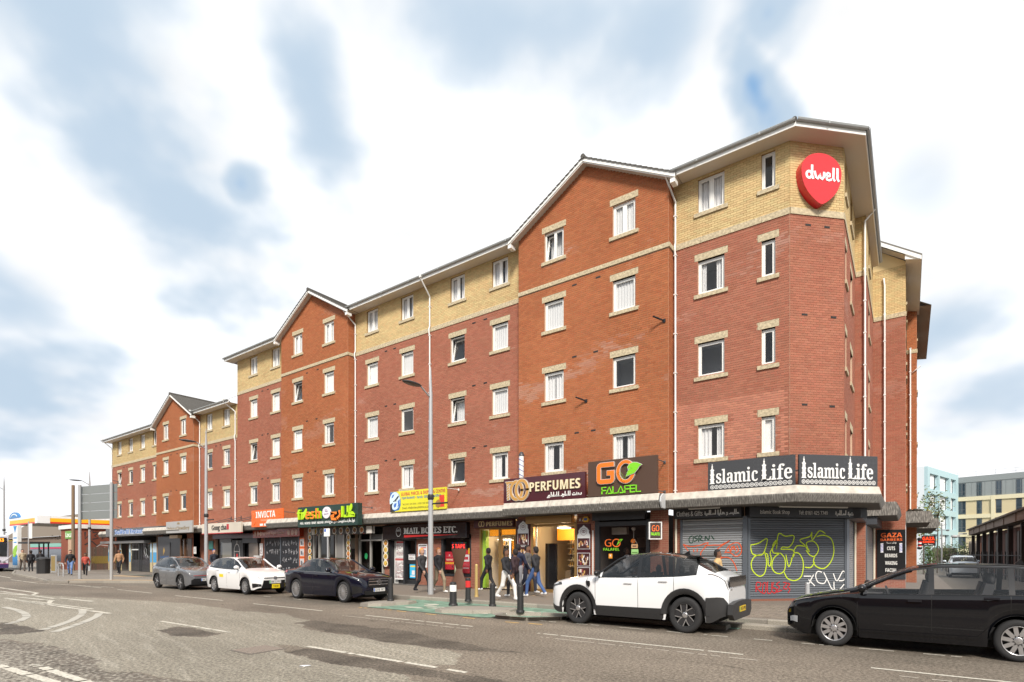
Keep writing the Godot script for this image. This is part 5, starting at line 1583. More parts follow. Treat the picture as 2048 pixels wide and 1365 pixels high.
func make_signs() -> void:
	var T := Transform3D()
	var white := mk(0.8, 0.8, 0.78, 0.45)
	var black := mk(0.012, 0.012, 0.014, 0.35)
	var steel := mk(0.14, 0.14, 0.145, 0.5, 0.4)
	var q := sqrt(0.5)
	# ---- book shop boards over the corner canopy
	for k in 2:
		var o: Node3D
		if k == 0: o = sign_at("shop_sign", "dark board reading Islamic Life, facing the main road above the corner canopy", -5.17, 3.65, 0.87, 2.5, 0.9, 0.06, mk(0.045, 0.047, 0.052, 0.5))
		else: o = sign_at("shop_sign", "dark board reading Islamic Life, on the chamfered corner, right of its twin", -2.58, 3.66, 0.78, 2.6, 0.9, 0.06, mk(0.045, 0.047, 0.052, 0.5), "sign", V(q, 0, -q))
		var w := 2.5 if k == 0 else 2.6
		var mb := MB.new()
		minaret(mb, 0.14, 0.2, 0.1, 0.63, T, 0.022); minaret(mb, 1.66, 0.2, 0.1, 0.66, T, 0.022)
		letters(mb, "slamic", T, 0.26, 0.2, 1.22, 0.45, 0.0, 0.022, "Droid Serif", 700)
		letters(mb, "ife", T, 1.86, 0.2, 0.56, 0.46, 0.0, 0.022, "Droid Serif", 700)
		mb.slab(P2([1.6, 0.2, 1.84, 0.2, 1.86, 0.31, 1.83, 0.31, 1.8, 0.235, 1.62, 0.235]), T, 0, 0.022)
		obj("lettering", mb, white, o)
		var rg := MB.new()
		var n := 18
		for i in n:
			var cx := 0.14 + i * (w - 0.28) / (n - 1)
			ring_slab(rg, cx, 0.1, 0.055, 0.055, 0.016, T, 0.001, 0.004)
			rg.slab(disc2(cx, 0.1, 0.02, 0.02, 8), T, 0.0, 0.004)
			for s in 8:
				var a := s * PI / 4
				rg.stroke(PackedVector2Array([Vector2(cx + cos(a) * 0.03, 0.1 + sin(a) * 0.03), Vector2(cx + cos(a) * 0.05, 0.1 + sin(a) * 0.05)]), 0.009, T, 0.003, 0.003)
			if i < n - 1: rg.stroke(PackedVector2Array([Vector2(cx + 0.06, 0.1), Vector2(cx + (w - 0.28) / (n - 1) - 0.06, 0.1)]), 0.012, T, 0.003, 0.003)
		obj("ring_row", rg, mk(0.68, 0.68, 0.66, 0.5), o)
		var lat := MB.new()
		for i in 9:
			for j in 5:
				ring_slab(lat, w - 0.1 - i * 0.12, 0.24 + j * 0.13, 0.08, 0.08, 0.006, T, 0.0008, 0.0008)
		obj("faint_lattice", lat, mk(0.075, 0.078, 0.085, 0.4), o)
		brackets(o, [V(0.3, 0.5, -0.06), V(w - 0.3, 0.5, -0.06)], 0.7, steel)
	# ---- falafel shop board
	var go := sign_at("shop_sign", "large brown board reading GO FALAFEL in orange and green with a leaf", -9.23, 3.65, 1.3, 2.56, 1.25, 0.1, mk(0.072, 0.038, 0.024, 0.6))
	var edge := MB.new(); var gl := MB.new(); var gr := MB.new(); var g2 := MB.new()
	var gp := P2([1.04, 1.15, 0.54, 1.15, 0.44, 1.11, 0.39, 1.02, 0.39, 0.54, 0.43, 0.46, 0.53, 0.42, 0.92, 0.42, 1.01, 0.46, 1.05, 0.55, 1.05, 0.86, 0.78, 0.86, 0.78, 0.7, 0.92, 0.7, 0.92, 0.57, 0.53, 0.57, 0.53, 1.0, 1.04, 1.0])
	edge.slab(Geometry2D.offset_polygon(gp, 0.014)[0], T, 0.0, 0.075); gl.slab(gp, T, 0.07, 0.085)
	ring_slab(edge, 1.47, 0.78, 0.28, 0.34, 0.14, T, 0.0, 0.075); ring_slab(gl, 1.47, 0.78, 0.28, 0.34, 0.105, T, 0.07, 0.085)
	var leaf := P2([1.52, 0.62, 1.56, 0.76, 1.68, 0.92, 1.58, 0.84, 1.56, 0.92, 1.64, 1.02, 1.78, 1.06, 1.9, 1.04, 2.06, 0.96, 1.98, 0.92, 1.9, 0.8, 1.8, 0.7, 1.66, 0.66])
	edge.slab(Geometry2D.offset_polygon(leaf, 0.016)[0], T, 0.08, 0.105); gr.slab(leaf, T, 0.1, 0.115)
	var tick := P2([1.2, 0.78, 1.28, 0.8, 1.36, 0.7, 1.42, 0.55, 1.55, 0.72, 1.74, 0.88, 1.66, 0.86, 1.52, 0.74, 1.46, 0.44, 1.38, 0.45, 1.3, 0.65])
	edge.slab(Geometry2D.offset_polygon(tick, 0.012)[0], T, 0.08, 0.1); gr.slab(tick, T, 0.1, 0.118)
	var fx := 0.56
	for ch in [["f", 0.0], ["A", 0.19], ["L", 0.42], ["A", 0.62], ["f", 0.86], ["E", 1.06], ["L", 1.27]]:
		var x: float = fx + ch[1]; var y := 0.08; var w2 := 0.165; var hh := 0.22
		match ch[0]:
			"f":
				g2.stroke(P2([x, y, x, y + hh, x + w2, y + hh]), 0.04, T, 0, 0.03); g2.stroke(P2([x, y + hh * 0.5, x + w2, y + hh * 0.5]), 0.04, T, 0, 0.03)
			"A":
				g2.stroke(P2([x - 0.02, y, x + w2 * 0.55, y + hh, x + w2 * 1.15, y]), 0.04, T, 0, 0.03); g2.stroke(P2([x + w2 * 0.4, y, x + w2, y]), 0.04, T, 0, 0.031)
			"L":
				g2.stroke(P2([x, y + hh, x, y, x + w2, y]), 0.04, T, 0, 0.03)
			"E":
				for yy in [0.0, 0.5, 1.0]: g2.stroke(P2([x, y + hh * yy, x + w2, y + hh * yy]), 0.04, T, 0, 0.03)
				g2.stroke(P2([x, y, x, y + hh]), 0.04, T, 0, 0.029)
	obj("letter_edge", edge, mk(0.75, 0.70, 0.64, 0.3, 0.5), go); obj("orange_letters", gl, mk(0.80, 0.18, 0.015, 0.4), go); obj("leaf", gr, mk(0.2, 0.6, 0.02, 0.4), go); obj("green_letters", g2, mk(0.2, 0.62, 0.02, 0.4), go)
	brackets(go, [V(2.5, 1.12, -0.1), V(2.5, 0.1, -0.1), V(0.1, 1.1, -0.1), V(0.1, 0.12, -0.1)], 0.72, steel)
	# ---- perfume shop board
	var maroon := mk(0.062, 0.010, 0.016, 0.28, 0, {"coat": 0.5})
	var dp := sign_at("shop_sign", "long maroon board reading DO PERFUMES with gold interlaced rings", -12.97, 3.62, 1.32, 3.64, 0.96, 0.12, maroon)
	var rim := MB.new(); var gold := MB.new(); var pr := MB.new(); var ps := MB.new(); var ar := MB.new()
	for e in [[0.66, 0.47, 0.27, 0.34, 0], [0.92, 0.48, 0.27, 0.36, 1]]:
		ring_slab(rim, e[0], e[1], e[2], e[3], 0.15, T, 0.0, 0.05 + e[4] * 0.012); ring_slab(gold, e[0], e[1], e[2], e[3], 0.11, T, 0.05, 0.058 + e[4] * 0.012)
	rim.slab(P2([0.1, 0.85, 0.5, 0.85, 0.5, 0.76, 0.32, 0.74, 0.34, 0.12, 0.2, 0.1, 0.18, 0.74]), T, 0.0, 0.045); gold.slab(P2([0.13, 0.83, 0.48, 0.83, 0.48, 0.77, 0.3, 0.74, 0.31, 0.14, 0.22, 0.13, 0.2, 0.74]), T, 0.045, 0.052)
	for i in 6: rim.stroke(P2([0.2, 0.18 + i * 0.1, 0.32, 0.26 + i * 0.1]), 0.022, T, 0.05, 0.056)
	letters(pr, "PERFUMES", T, 1.27, 0.37, 2.2, 0.37, 0.0, 0.05); letters(ps, "PERFUMES", T, 1.28, 0.375, 2.18, 0.36, 0.051, 0.056)
	arabic(ar, "dHnt aleawd lleaTwr", T, 3.5, 0.15, 1.45, 0.15, 0.032, 0.0, 0.012)
	obj("letter_rim", rim, mk(0.75, 0.70, 0.62, 0.3, 0.4), dp); obj("gold_ring", gold, mk(0.62, 0.34, 0.10, 0.3, 0.3), dp); obj("letter_side", pr, mk(0.5, 0.36, 0.2, 0.35, 0.4), dp); obj("letter_face", ps, mk(0.74, 0.66, 0.45, 0.4), dp); obj("arabic_line", ar, white, dp)
	brackets(dp, [V(3.6, 0.9, -0.12), V(3.6, 0.12, -0.12), V(0.1, 0.1, -0.12)], 0.72, mk(0.6, 0.58, 0.55, 0.5))
	# ---- parcel shop board
	var gp2 := sign_at("shop_sign", "yellow board reading GLOBAL PARCEL & SHIPPING CENTRE with a globe and a plane", -19.98, 3.6, 0.97, 3.6, 0.96, 0.08, mk(0.72, 0.66, 0.03, 0.4))
	var bl := MB.new(); var lt := MB.new(); var rd := MB.new(); var tx := MB.new(); var bk := MB.new(); var bx := MB.new(); var sc := MB.new()
	bl.slab(P2([0.0, 0.95, 0.42, 0.95, 0.62, 0.8, 0.72, 0.55, 0.72, 0.3, 0.62, 0.08, 0.0, 0.0]), T, 0.0, 0.003)
	lt.slab(disc2(0.32, 0.52, 0.36, 0.42, 24), T, 0.0, 0.0045)
	bk.slab(P2([0.0, 0.38, 0.2, 0.45, 0.12, 0.3, 0.16, 0.12, 0.35, 0.02, 0.0, 0.0]), T, 0.0, 0.006); bk.slab(P2([0.18, 0.5, 0.3, 0.55, 0.52, 0.74, 0.62, 0.76, 0.58, 0.68, 0.44, 0.56, 0.4, 0.45, 0.36, 0.52, 0.26, 0.48]), T, 0.0, 0.007)
	var bl2 := MB.new()
	for p in [[0.15, 0.8, 0.3, 0.85, 0.2, 0.7, 0.08, 0.65], [0.3, 0.4, 0.45, 0.42, 0.4, 0.25, 0.28, 0.2, 0.24, 0.32], [0.52, 0.5, 0.66, 0.6, 0.64, 0.3, 0.5, 0.2, 0.55, 0.35]]: bl2.slab(P2(p), T, 0.0, 0.0055)
	letters(rd, "GLOBAL PARCEL & SHIPPING CENTRE", T, 0.76, 0.73, 2.8, 0.155, 0.0, 0.004)
	letters(tx, "Urgent Documents", T, 0.79, 0.53, 0.86, 0.16, 0.0, 0.004); letters(tx, "Parcels", T, 1.8, 0.55, 0.36, 0.13, 0.0, 0.004); letters(tx, "Gifts", T, 2.26, 0.55, 0.24, 0.13, 0.0, 0.004); letters(tx, "Personal Effects", T, 2.6, 0.55, 0.7, 0.13, 0.0, 0.004)
	for x in [1.72, 2.2, 2.54]: rd.slab(disc2(x, 0.61, 0.02, 0.02, 8), T, 0, 0.004)
	letters(bk, "Tel: 0161 224 3355 | 0161 224 4433", T, 0.84, 0.26, 1.75, 0.11, 0.0, 0.004, "Droid Sans", 400); letters(bk, "Email: info@mberusholme.co.uk", T, 0.84, 0.09, 1.72, 0.12, 0.0, 0.004, "Droid Sans", 400)
	sc.bbox(3.2, 3.5, 0.1, 0.62, 0.0, 0.006, 0.003); bx.slab(P2([2.98, 0.14, 3.14, 0.06, 3.28, 0.16, 3.28, 0.36, 3.14, 0.44, 2.98, 0.34]), T, 0.0, 0.008)
	obj("blue_print", bl, mk(0.05, 0.16, 0.42, 0.4), gp2); obj("globe", lt, mk(0.6, 0.75, 0.85, 0.4), gp2); obj("sea_print", bl2, mk(0.06, 0.16, 0.5, 0.4), gp2); obj("red_lettering", rd, mk(0.5, 0.02, 0.05, 0.4), gp2); obj("blue_lettering", tx, mk(0.03, 0.15, 0.35, 0.4), gp2); obj("black_print", bk, mk(0.03, 0.03, 0.03, 0.4), gp2); obj("suitcase_print", sc, mk(0.75, 0.06, 0.03, 0.4), gp2); obj("parcel_print", bx, mk(0.4, 0.2, 0.06, 0.5), gp2)
	brackets(gp2, [V(3.55, 0.92, -0.08)], 0.8, mk(0.7, 0.69, 0.66, 0.5))
	# ---- green food shop board
	var fr := sign_at("shop_sign", "dark green board reading fresh in lime and orange with an Arabic name", -26.85, 3.04, 1.45, 5.05, 1.09, 0.28, mk(0.015, 0.042, 0.034, 0.5))
	var la := MB.new(); var lb := MB.new()
	letters(la, "fresh", T, 0.06, 0.4, 2.1, 0.56, 0.0, 0.1); letters(lb, "esh", T, 0.84, 0.415, 1.32, 0.54, 0.095, 0.112)
	la.slab(disc2(0.0, 0.0, 0.11, 0.3, 14), Transform3D(Basis(V(0, 0, 1), -0.55), V(0.82, 0.72, 0)), 0.1, 0.125)
	var dsc := MB.new(); dsc.slab(disc2(2.62, 0.7, 0.34, 0.3, 26), T, 0.0, 0.06)
	arabic(la, "Ta", T, 4.92, 0.46, 1.15, 0.46, 0.13, 0.0, 0.1); arabic(lb, "zj", T, 3.85, 0.48, 0.88, 0.42, 0.12, 0.0, 0.11)
	la.slab(disc2(0.0, 0.0, 0.1, 0.2, 14), Transform3D(Basis(V(0, 0, 1), -0.3), V(4.68, 0.86, 0)), 0.1, 0.125)
	var fw := MB.new()
	var wx := 0.22
	for wd in [["FOUL", 0.32], ["FATAYER", 0.52], ["WRAPS", 0.42], ["MASOUB", 0.52], ["JUICES", 0.42]]:
		letters(fw, wd[0], T, wx, 0.15, wd[1], 0.12, 0.0, 0.006); wx += wd[1] + 0.1
	arabic(fw, "qwl mTbq sndwyst mewb emrj", T, 4.85, 0.18, 2.05, 0.17, 0.032, 0.0, 0.006)
	var sq := MB.new(); arabic(sq, "rka", T, 2.75, 0.76, 0.25, 0.12, 0.02, 0.061, 0.066); arabic(sq, "esymb", T, 2.8, 0.62, 0.36, 0.1, 0.018, 0.061, 0.066)
	obj("lime_letters", la, mk(0.45, 0.72, 0.01, 0.4), fr); obj("orange_letters", lb, mk(0.85, 0.22, 0.02, 0.4), fr); obj("white_disc", dsc, mk(0.74, 0.72, 0.76, 0.4), fr); obj("white_lettering", fw, white, fr); obj("disc_script", sq, mk(0.12, 0.04, 0.18, 0.5), fr)
	brackets(fr, [V(5.0, 0.9, -0.28), V(0.1, 0.9, -0.28)], 0.65, steel)
	# ---- orange repair shop banner
	var iv := sign_at("shop_banner", "creased orange banner reading INVICTA Technologies", -32.05, 3.2, 1.22, 3.38, 1.0, 0.05, mk(0.80, 0.13, 0.012, 0.35), "banner")
	var ivl := MB.new(); letters(ivl, "INVICTA", T, 0.5, 0.54, 2.1, 0.38, 0.0, 0.006)
	for b in [[0.95, 0.06, 0.34], [1.42, 0.06, 0.38], [1.92, 0.06, 0.48]]: ivl.box(b[0], b[0] + b[2], b[1], b[1] + 0.13, 0.0, 0.005)
	var ivt := MB.new(); letters(ivt, "Technologies", T, 1.02, 0.3, 1.25, 0.17, 0.0, 0.005, "Droid Sans", 400); letters(ivt, "Repairs Sales", T, 2.5, 0.08, 0.7, 0.09, 0.0, 0.005, "Droid Sans", 400)
	var cre := MB.new()
	for c in [[0.15, 0.9, 0.3, 0.6, 0.25, 0.4], [0.05, 0.2, 0.3, 0.12, 0.5, 0.3], [2.8, 0.9, 2.95, 0.7, 3.3, 0.6], [2.7, 0.2, 2.9, 0.45, 3.2, 0.5]]: cre.tube(PackedVector3Array([V(c[0], c[1], 0), V(c[2], c[3], 0.004), V(c[4], c[5], 0)]), PackedFloat32Array([0.016]), 6)
	obj("white_lettering", ivl, white, iv); obj("pale_lettering", ivt, mk(0.85, 0.5, 0.35, 0.4), iv); obj("crease", cre, mk(0.80, 0.14, 0.015, 0.25), iv)
	brackets(iv, [V(3.35, 0.8, -0.05), V(3.35, 0.45, -0.05)], 1.1, steel)
	# ---- tea shop board
	var gc := sign_at("shop_sign", "beige board with red lower edge reading Gong cha", -38.34, 2.95, 1.22, 5.06, 0.64, 0.12, mk(0.62, 0.56, 0.47, 0.5))
	var gcl := MB.new(); letters(gcl, "Gong cha", T, 1.4, 0.1, 1.9, 0.42, 0.0, 0.03, "Droid Serif", 400)
	var gcr := MB.new(); gcr.box(0, 5.06, -0.05, 0.0, -0.12, 0.006); gcr.box(3.36, 3.58, 0.2, 0.54, 0.0, 0.03)
	obj("black_lettering", gcl, black, gc); obj("red_edge", gcr, mk(0.45, 0.02, 0.03, 0.4), gc)
	for k in 4:
		var st := MB.new(); st.rod(V(0.6 + k * 1.3, 0.66, -0.1), V(1.5 + k * 1.3, 1.05, -1.2), 0.022, 0.022, 6); st.box(1.46 + k * 1.3, 1.54 + k * 1.3, 0.9, 1.15, -1.22, -1.19)
		obj("stay", st, mk(0.04, 0.04, 0.045, 0.5), gc)
	# ---- jeweller's board
	var pj := sign_at("shop_sign", "silver board reading Palace of Jewellery in dull gold", -43.35, 3.06, 1.42, 4.05, 0.82, 0.1, mk(0.42, 0.41, 0.39, 0.3, 0.3))
	var pjl := MB.new(); letters(pjl, "Palace of Jewellery", T, 0.25, 0.14, 3.4, 0.32, 0.0, 0.012, "Droid Serif", 400)
	pjl.slab(P2([1.8, 0.6, 2.2, 0.6, 2.15, 0.74, 2.08, 0.66, 2.0, 0.78, 1.92, 0.66, 1.85, 0.74]), T, 0, 0.012)
	obj("gold_lettering", pjl, mk(0.30, 0.21, 0.10, 0.35, 0.5), pj)
	# ---- restaurant fascia
	var sw := sign_at("shop_sign", "long dark fascia reading SeaWorld Restaurant in blue and white raised letters", -55.6, 3.02, 1.25, 10.66, 0.64, 0.25, mk(0.10, 0.095, 0.09, 0.25, 0.2))
	var swa := MB.new(); letters(swa, "SeaWorld Restaurant", T, 2.2, 0.12, 6.7, 0.42, 0.0, 0.05, "Droid Sans", 700)
	var swb := MB.new(); letters(swb, "SeaWorld Restaurant", T, 2.16, 0.16, 6.7, 0.42, 0.05, 0.06, "Droid Sans", 700)
	var swg := MB.new(); swg.slab(P2([8.9, 0.42, 9.3, 0.5, 9.7, 0.48, 9.3, 0.38, 9.2, 0.28, 9.1, 0.38]), T, 0.0, 0.05)
	obj("white_letter", swa, mk(0.7, 0.74, 0.8, 0.3), sw); obj("blue_letter", swb, mk(0.05, 0.15, 0.4, 0.3), sw); obj("gold_fish", swg, mk(0.6, 0.4, 0.1, 0.3, 0.4), sw)
	var em := sign_at("emblem_sign", "small black square sign with a white winged emblem beside the silver board", -44.94, 3.03, 1.3, 1.3, 0.62, 0.2, black)
	var eml := MB.new(); ring_slab(eml, 0.6, 0.28, 0.14, 0.14, 0.04, T, 0.0, 0.012); eml.slab(P2([0.0, 0.45, 0.4, 0.36, 0.45, 0.28, 0.2, 0.28]), T, 0, 0.012); eml.slab(P2([1.2, 0.45, 0.8, 0.36, 0.75, 0.28, 1.0, 0.28]), T, 0, 0.012)
	obj("white_emblem", eml, white, em)
	# ---- parcel shop fascia
	var mbx := sign_at("shop_sign", "black fascia reading MAIL BOXES ETC. with a red stroke beneath", -21.32, 2.33, 0.28, 5.5, 0.7, 0.28, mk(0.015, 0.015, 0.017, 0.12, 0, {"coat": 0.7}))
	var mbl := MB.new(); letters(mbl, "MAIL BOXES ETC.", T, 1.54, 0.25, 3.45, 0.29, 0.0, 0.03, "Droid Serif", 700)
	var mbr := MB.new(); mbr.slab(P2([1.55, 0.08, 3.0, 0.12, 5.05, 0.16, 3.0, 0.18, 1.55, 0.2]), T, 0, 0.01)
	var mbc := MB.new(); ring_slab(mbc, 1.15, 0.36, 0.17, 0.22, 0.025, T, 0, 0.008); letters(mbc, "MBE", T, 1.03, 0.38, 0.24, 0.1, 0, 0.008)
	obj("silver_lettering", mbl, mk(0.72, 0.71, 0.68, 0.35), mbx); obj("red_stroke", mbr, mk(0.6, 0.02, 0.02, 0.35), mbx); obj("round_emblem", mbc, mk(0.45, 0.45, 0.45, 0.4), mbx)
	var ds := sign_at("shop_sign", "small maroon fascia reading DO PERFUMES over the left glass door", -15.45, 2.75, 0.2, 2.15, 0.34, 0.2, maroon)
	var dsl := MB.new(); letters(dsl, "PERFUMES", T, 0.72, 0.06, 1.38, 0.2, 0.0, 0.02); ring_slab(dsl, 0.38, 0.17, 0.08, 0.11, 0.035, T, 0, 0.02); ring_slab(dsl, 0.52, 0.17, 0.08, 0.11, 0.035, T, 0, 0.022)
	obj("gold_lettering", dsl, mk(0.62, 0.48, 0.25, 0.35), ds)
	# ---- red corner sign of the flats
	var dw := thing("corner_sign", "big rounded red sign reading dwell on the yellow brick corner", "sign", V(-2.95, 13.18, 0) + V(q, 0, -q) * 0.88 + V(q, 0, q) * 0.01, PI / 4)
	var pk := PackedVector2Array()
	for i in 40:
		var a := TAU * i / 40
		var r := 0.66 * (1.0 + 0.0 * a)
		var yy := sin(a); var xx := cos(a)
		pk.push_back(Vector2(xx * (0.68 + 0.06 * yy) * (1.0 if yy > 0 else 1.0 - 0.42 * yy * yy * yy * yy) , yy * (0.62 if yy > 0 else 0.93) + 0.08))
	var pb := MB.new(); pb.slab(pk, T, 0.0, 0.25)
	obj("red_panel", pb, mk(0.62, 0.016, 0.022, 0.28, 0, {"coat": 0.3}), dw)
	var dl := MB.new()
	var s0 := 0.075
	dl.stroke(ring2(-0.43, 0.0, 0.085, 0.1, 18), s0, T, 0.25, 0.262); dl.stroke(P2([-0.33, 0.28, -0.33, -0.03, -0.3, -0.1]), s0, T, 0.25, 0.264)
	dl.stroke(P2([-0.24, 0.1, -0.2, -0.06, -0.14, -0.1, -0.09, -0.03, -0.07, 0.06, -0.05, -0.06, 0.01, -0.1, 0.07, -0.02, 0.08, 0.1]), s0, T, 0.25, 0.263)
	dl.stroke(P2([0.14, -0.01, 0.28, 0.02, 0.27, 0.09, 0.21, 0.11, 0.15, 0.06, 0.14, -0.02, 0.18, -0.1, 0.25, -0.11, 0.32, -0.08]), s0 * 0.9, T, 0.25, 0.262)
	dl.stroke(P2([0.4, 0.26, 0.39, -0.04, 0.43, -0.1]), s0, T, 0.25, 0.263); dl.stroke(P2([0.53, 0.26, 0.53, -0.04, 0.57, -0.1]), s0, T, 0.25, 0.264)
	obj("white_lettering", dl, mk(0.82, 0.82, 0.82, 0.4), dw)
	# ---- barber's boards down the side street
	var gz := sign_at("shop_sign", "tall black board reading GAZA BARBERS CUTS BEARDS WAXING on the brick pier", -1.15, 0.5, -10.94, 1.05, 2.2, 0.05, mk(0.015, 0.016, 0.018, 0.25))
	var gzo := MB.new(); letters(gzo, "GAZA", T, 0.15, 1.86, 0.78, 0.2, 0, 0.008); letters(gzo, "BARBERS", T, 0.13, 1.70, 0.8, 0.11, 0, 0.008)
	var gzw := MB.new(); letters(gzw, "CUTS", T, 0.38, 1.29, 0.29, 0.16, 0, 0.006); letters(gzw, "BEARDS", T, 0.3, 0.97, 0.45, 0.16, 0, 0.006); letters(gzw, "WAXING", T, 0.31, 0.64, 0.44, 0.16, 0, 0.006); letters(gzw, "FACIAL", T, 0.32, 0.32, 0.42, 0.16, 0, 0.006)
	arabic(gzw, "jay sba", T, 0.72, 1.6, 0.36, 0.06, 0.012, 0, 0.004)
	var gzp := MB.new(); var gzb := MB.new()
	for x in [0.14, 0.83]:
		gzp.bbox(x, x + 0.1, 1.18, 1.6, 0.0, 0.006, 0.002)
		for i in 5: gzb.stroke(P2([x + 0.005, 1.24 + i * 0.065, x + 0.095, 1.28 + i * 0.065]), 0.02, T, 0.007, 0.008)
	obj("orange_lettering", gzo, mk(0.75, 0.14, 0.03, 0.4), gz); obj("white_lettering", gzw, white, gz); obj("pole_print", gzp, mk(0.7, 0.7, 0.75, 0.4), gz); obj("stripe_print", gzb, mk(0.12, 0.14, 0.5, 0.4), gz)
	var g3 := sign_at("hanging_sign", "small lit black sign reading GAZA BARBERS hanging below the far canopy", 0.46, 1.98, -11.3, 0.5, 0.44, 0.06, black)
	var g3l := MB.new(); letters(g3l, "GAZA", T, 0.04, 0.24, 0.42, 0.15, 0, 0.01); letters(g3l, "BARBERS", T, 0.05, 0.12, 0.4, 0.09, 0, 0.01)
	obj("red_lettering", g3l, mk(0.9, 0.06, 0.01, 0.4, 0, {"glow": 0.25}), g3)
	var g3w := MB.new(); arabic(g3w, "sya bd", T, 0.4, 0.05, 0.3, 0.05, 0.012, 0, 0.01); obj("white_lettering", g3w, white, g3)
	var bp := thing("barber_pole", "red white and black striped barber pole beside the lit hanging sign", "barber pole", V(0.4, 1.9, -11.25))
	for i in 6:
		var st := MB.new(); st.lathe(P2([0.07, i * 0.055, 0.07, i * 0.055 + 0.055]), Vector3.ZERO, UP, 10)
		obj("stripe", st, [white, mk(0.6, 0.02, 0.02, 0.4), black][i % 3], bp)
	var cp := MB.new(); cp.ball(V(0, -0.02, 0), V(0.1, 0.07, 0.1)); cp.ball(V(0, 0.37, 0), V(0.1, 0.07, 0.1)); obj("cap", cp, black, bp)
	var bp2 := thing("barber_pole", "tall white barber pole with blue stripes fixed to the wall above the maroon board", "barber pole", V(-12.55, 4.45, 0.68))
	var sh := MB.new(); sh.lathe(P2([0.0, 0, 0.1, 0, 0.1, 1.12, 0.0, 1.12]), Vector3.ZERO, UP, 14); obj("tube", sh, mk(0.7, 0.7, 0.68, 0.35), bp2)
	var hx := MB.new()
	for i in 5:
		var pp := PackedVector3Array()
		for k in 9:
			var a := k * PI / 8
			pp.push_back(V(cos(a) * 0.1, 0.06 + i * 0.2 + k * 0.022, sin(a) * 0.1))
		hx.tube(pp, PackedFloat32Array([0.014]), 5)
	obj("blue_stripe", hx, mk(0.08, 0.14, 0.42, 0.4), bp2)
	var c2 := MB.new(); c2.lathe(P2([0.0, 1.28, 0.07, 1.25, 0.12, 1.14, 0.12, 1.1]), Vector3.ZERO, UP, 14); obj("cap", c2, mk(0.05, 0.05, 0.055, 0.4), bp2)
	# ---- falafel box sign
	var bs := thing("projecting_sign", "white edged box sign reading GO FALAFEL sticking out below the canopy", "sign", V(-7.06, 2.12, 1.0), 0.55)
	var bb := MB.new(); bb.bbox(-0.02, 0.42, 0, 0.6, -0.2, 0.0, 0.01); obj("case", bb, mk(0.7, 0.7, 0.69, 0.4), bs)
	var bf := MB.new(); bf.box(0.02, 0.38, 0.04, 0.56, 0.0, 0.004); obj("face", bf, mk(0.05, 0.03, 0.025, 0.4), bs)
	var bo := MB.new(); letters(bo, "GO", T, 0.08, 0.28, 0.24, 0.2, 0.004, 0.01, "Droid Sans", 400); obj("orange_lettering", bo, mk(0.85, 0.16, 0.02, 0.4, 0, {"glow": 0.15}), bs)
	var bg := MB.new(); letters(bg, "FALAFEL", T, 0.05, 0.14, 0.3, 0.1, 0.004, 0.01); obj("green_lettering", bg, mk(0.25, 0.65, 0.02, 0.4, 0, {"glow": 0.15}), bs)
	var arm := MB.new(); arm.rod(V(0.4, 0.45, -0.1), V(0.55, 0.5, -0.5), 0.015); obj("arm", arm, steel, bs)
	# odd brackets left on the wall
	for b in [[-9.75, 7.35, "black bracket stub on the orange gable wall"], [-6.75, 9.6, "small black hook high on the orange gable near the pipe"], [-56.6, 7.95, "black bracket bar on the wall at the far left end"], [-55.9, 3.85, "black bracket above the dark restaurant fascia"]]:
		var k := MB.new(); k.rod(V(0, 0, 0), V(-0.28, 0.12, 0.3), 0.03, 0.03, 6); k.box(-0.05, 0.05, -0.06, 0.06, -0.02, 0.02)
		var ko := obj("wall_bracket", k, black); ko.position = V(b[0], b[1], 0.47 if b[0] > -20 else 0.02)
		tag(ko, b[2], "bracket")

# ---------------------------------------------------------------- shopfronts
func shutter(called: String, label: String, t: Transform3D, w: float, h: float, m: Material, m2: Material = null) -> Node3D:
	var o := thing(called, label, "roller shutter")
	o.transform = t
	var pitch := 0.075
	var n := int(h / pitch)
	var sm := MB.new()
	var pts := PackedVector3Array()
	var prof := [[0.0, 0.0], [0.006, 0.012], [0.022, 0.021], [0.045, 0.021], [0.062, 0.012], [0.069, 0.002], [0.075, 0.0]]
	for p in prof:
		pts.push_back(V(0, p[0], p[1])); pts.push_back(V(w, p[0], p[1]))
	sm.grid(pts, prof.size(), 2)
	var mesh := sm.mesh()
	for k in n:
		var s := MeshInstance3D.new()
		s.name = "slat"; s.mesh = mesh
		s.material_override = m if m2 == null or rng.randf() < 0.6 else m2
		s.position = V(0, h - (k + 1) * pitch, 0)
		o.add_child(s, true)
	var g := MB.new(); g.box(-0.07, 0.005, 0, h, -0.03, 0.04); var g2 := MB.new(); g2.box(w - 0.005, w + 0.07, 0, h, -0.03, 0.04)
	var gm := mk(0.11, 0.125, 0.145, 0.5, 0.3)
	obj("guide_rail", g, gm, o); obj("guide_rail", g2, gm, o)
	var b := MB.new(); b.box(0, w, -0.02, h - n * pitch, -0.01, 0.03)
	obj("bottom_rail", b, gm, o)
	return o

func tags(o: Node3D, called: String, list: Array, wd: float, m: Material, ox: float, oy: float) -> void:
	var mb := MB.new()
	for p in list:
		var a := P2(p)
		# smooth the sprayed line
		var q := PackedVector2Array()
		for i in a.size() - 1:
			var p0 := a[maxi(i - 1, 0)]; var p3 := a[mini(i + 2, a.size() - 1)]
			for k in 5:
				q.push_back(a[i].cubic_interpolate(a[i + 1], p0, p3, k / 5.0))
		q.push_back(a[a.size() - 1])
		for i in q.size(): q[i] -= Vector2(ox, oy)
		mb.stroke(q, wd, Transform3D(), 0.0235, 0.0235)
	obj(called, mb, m, o)

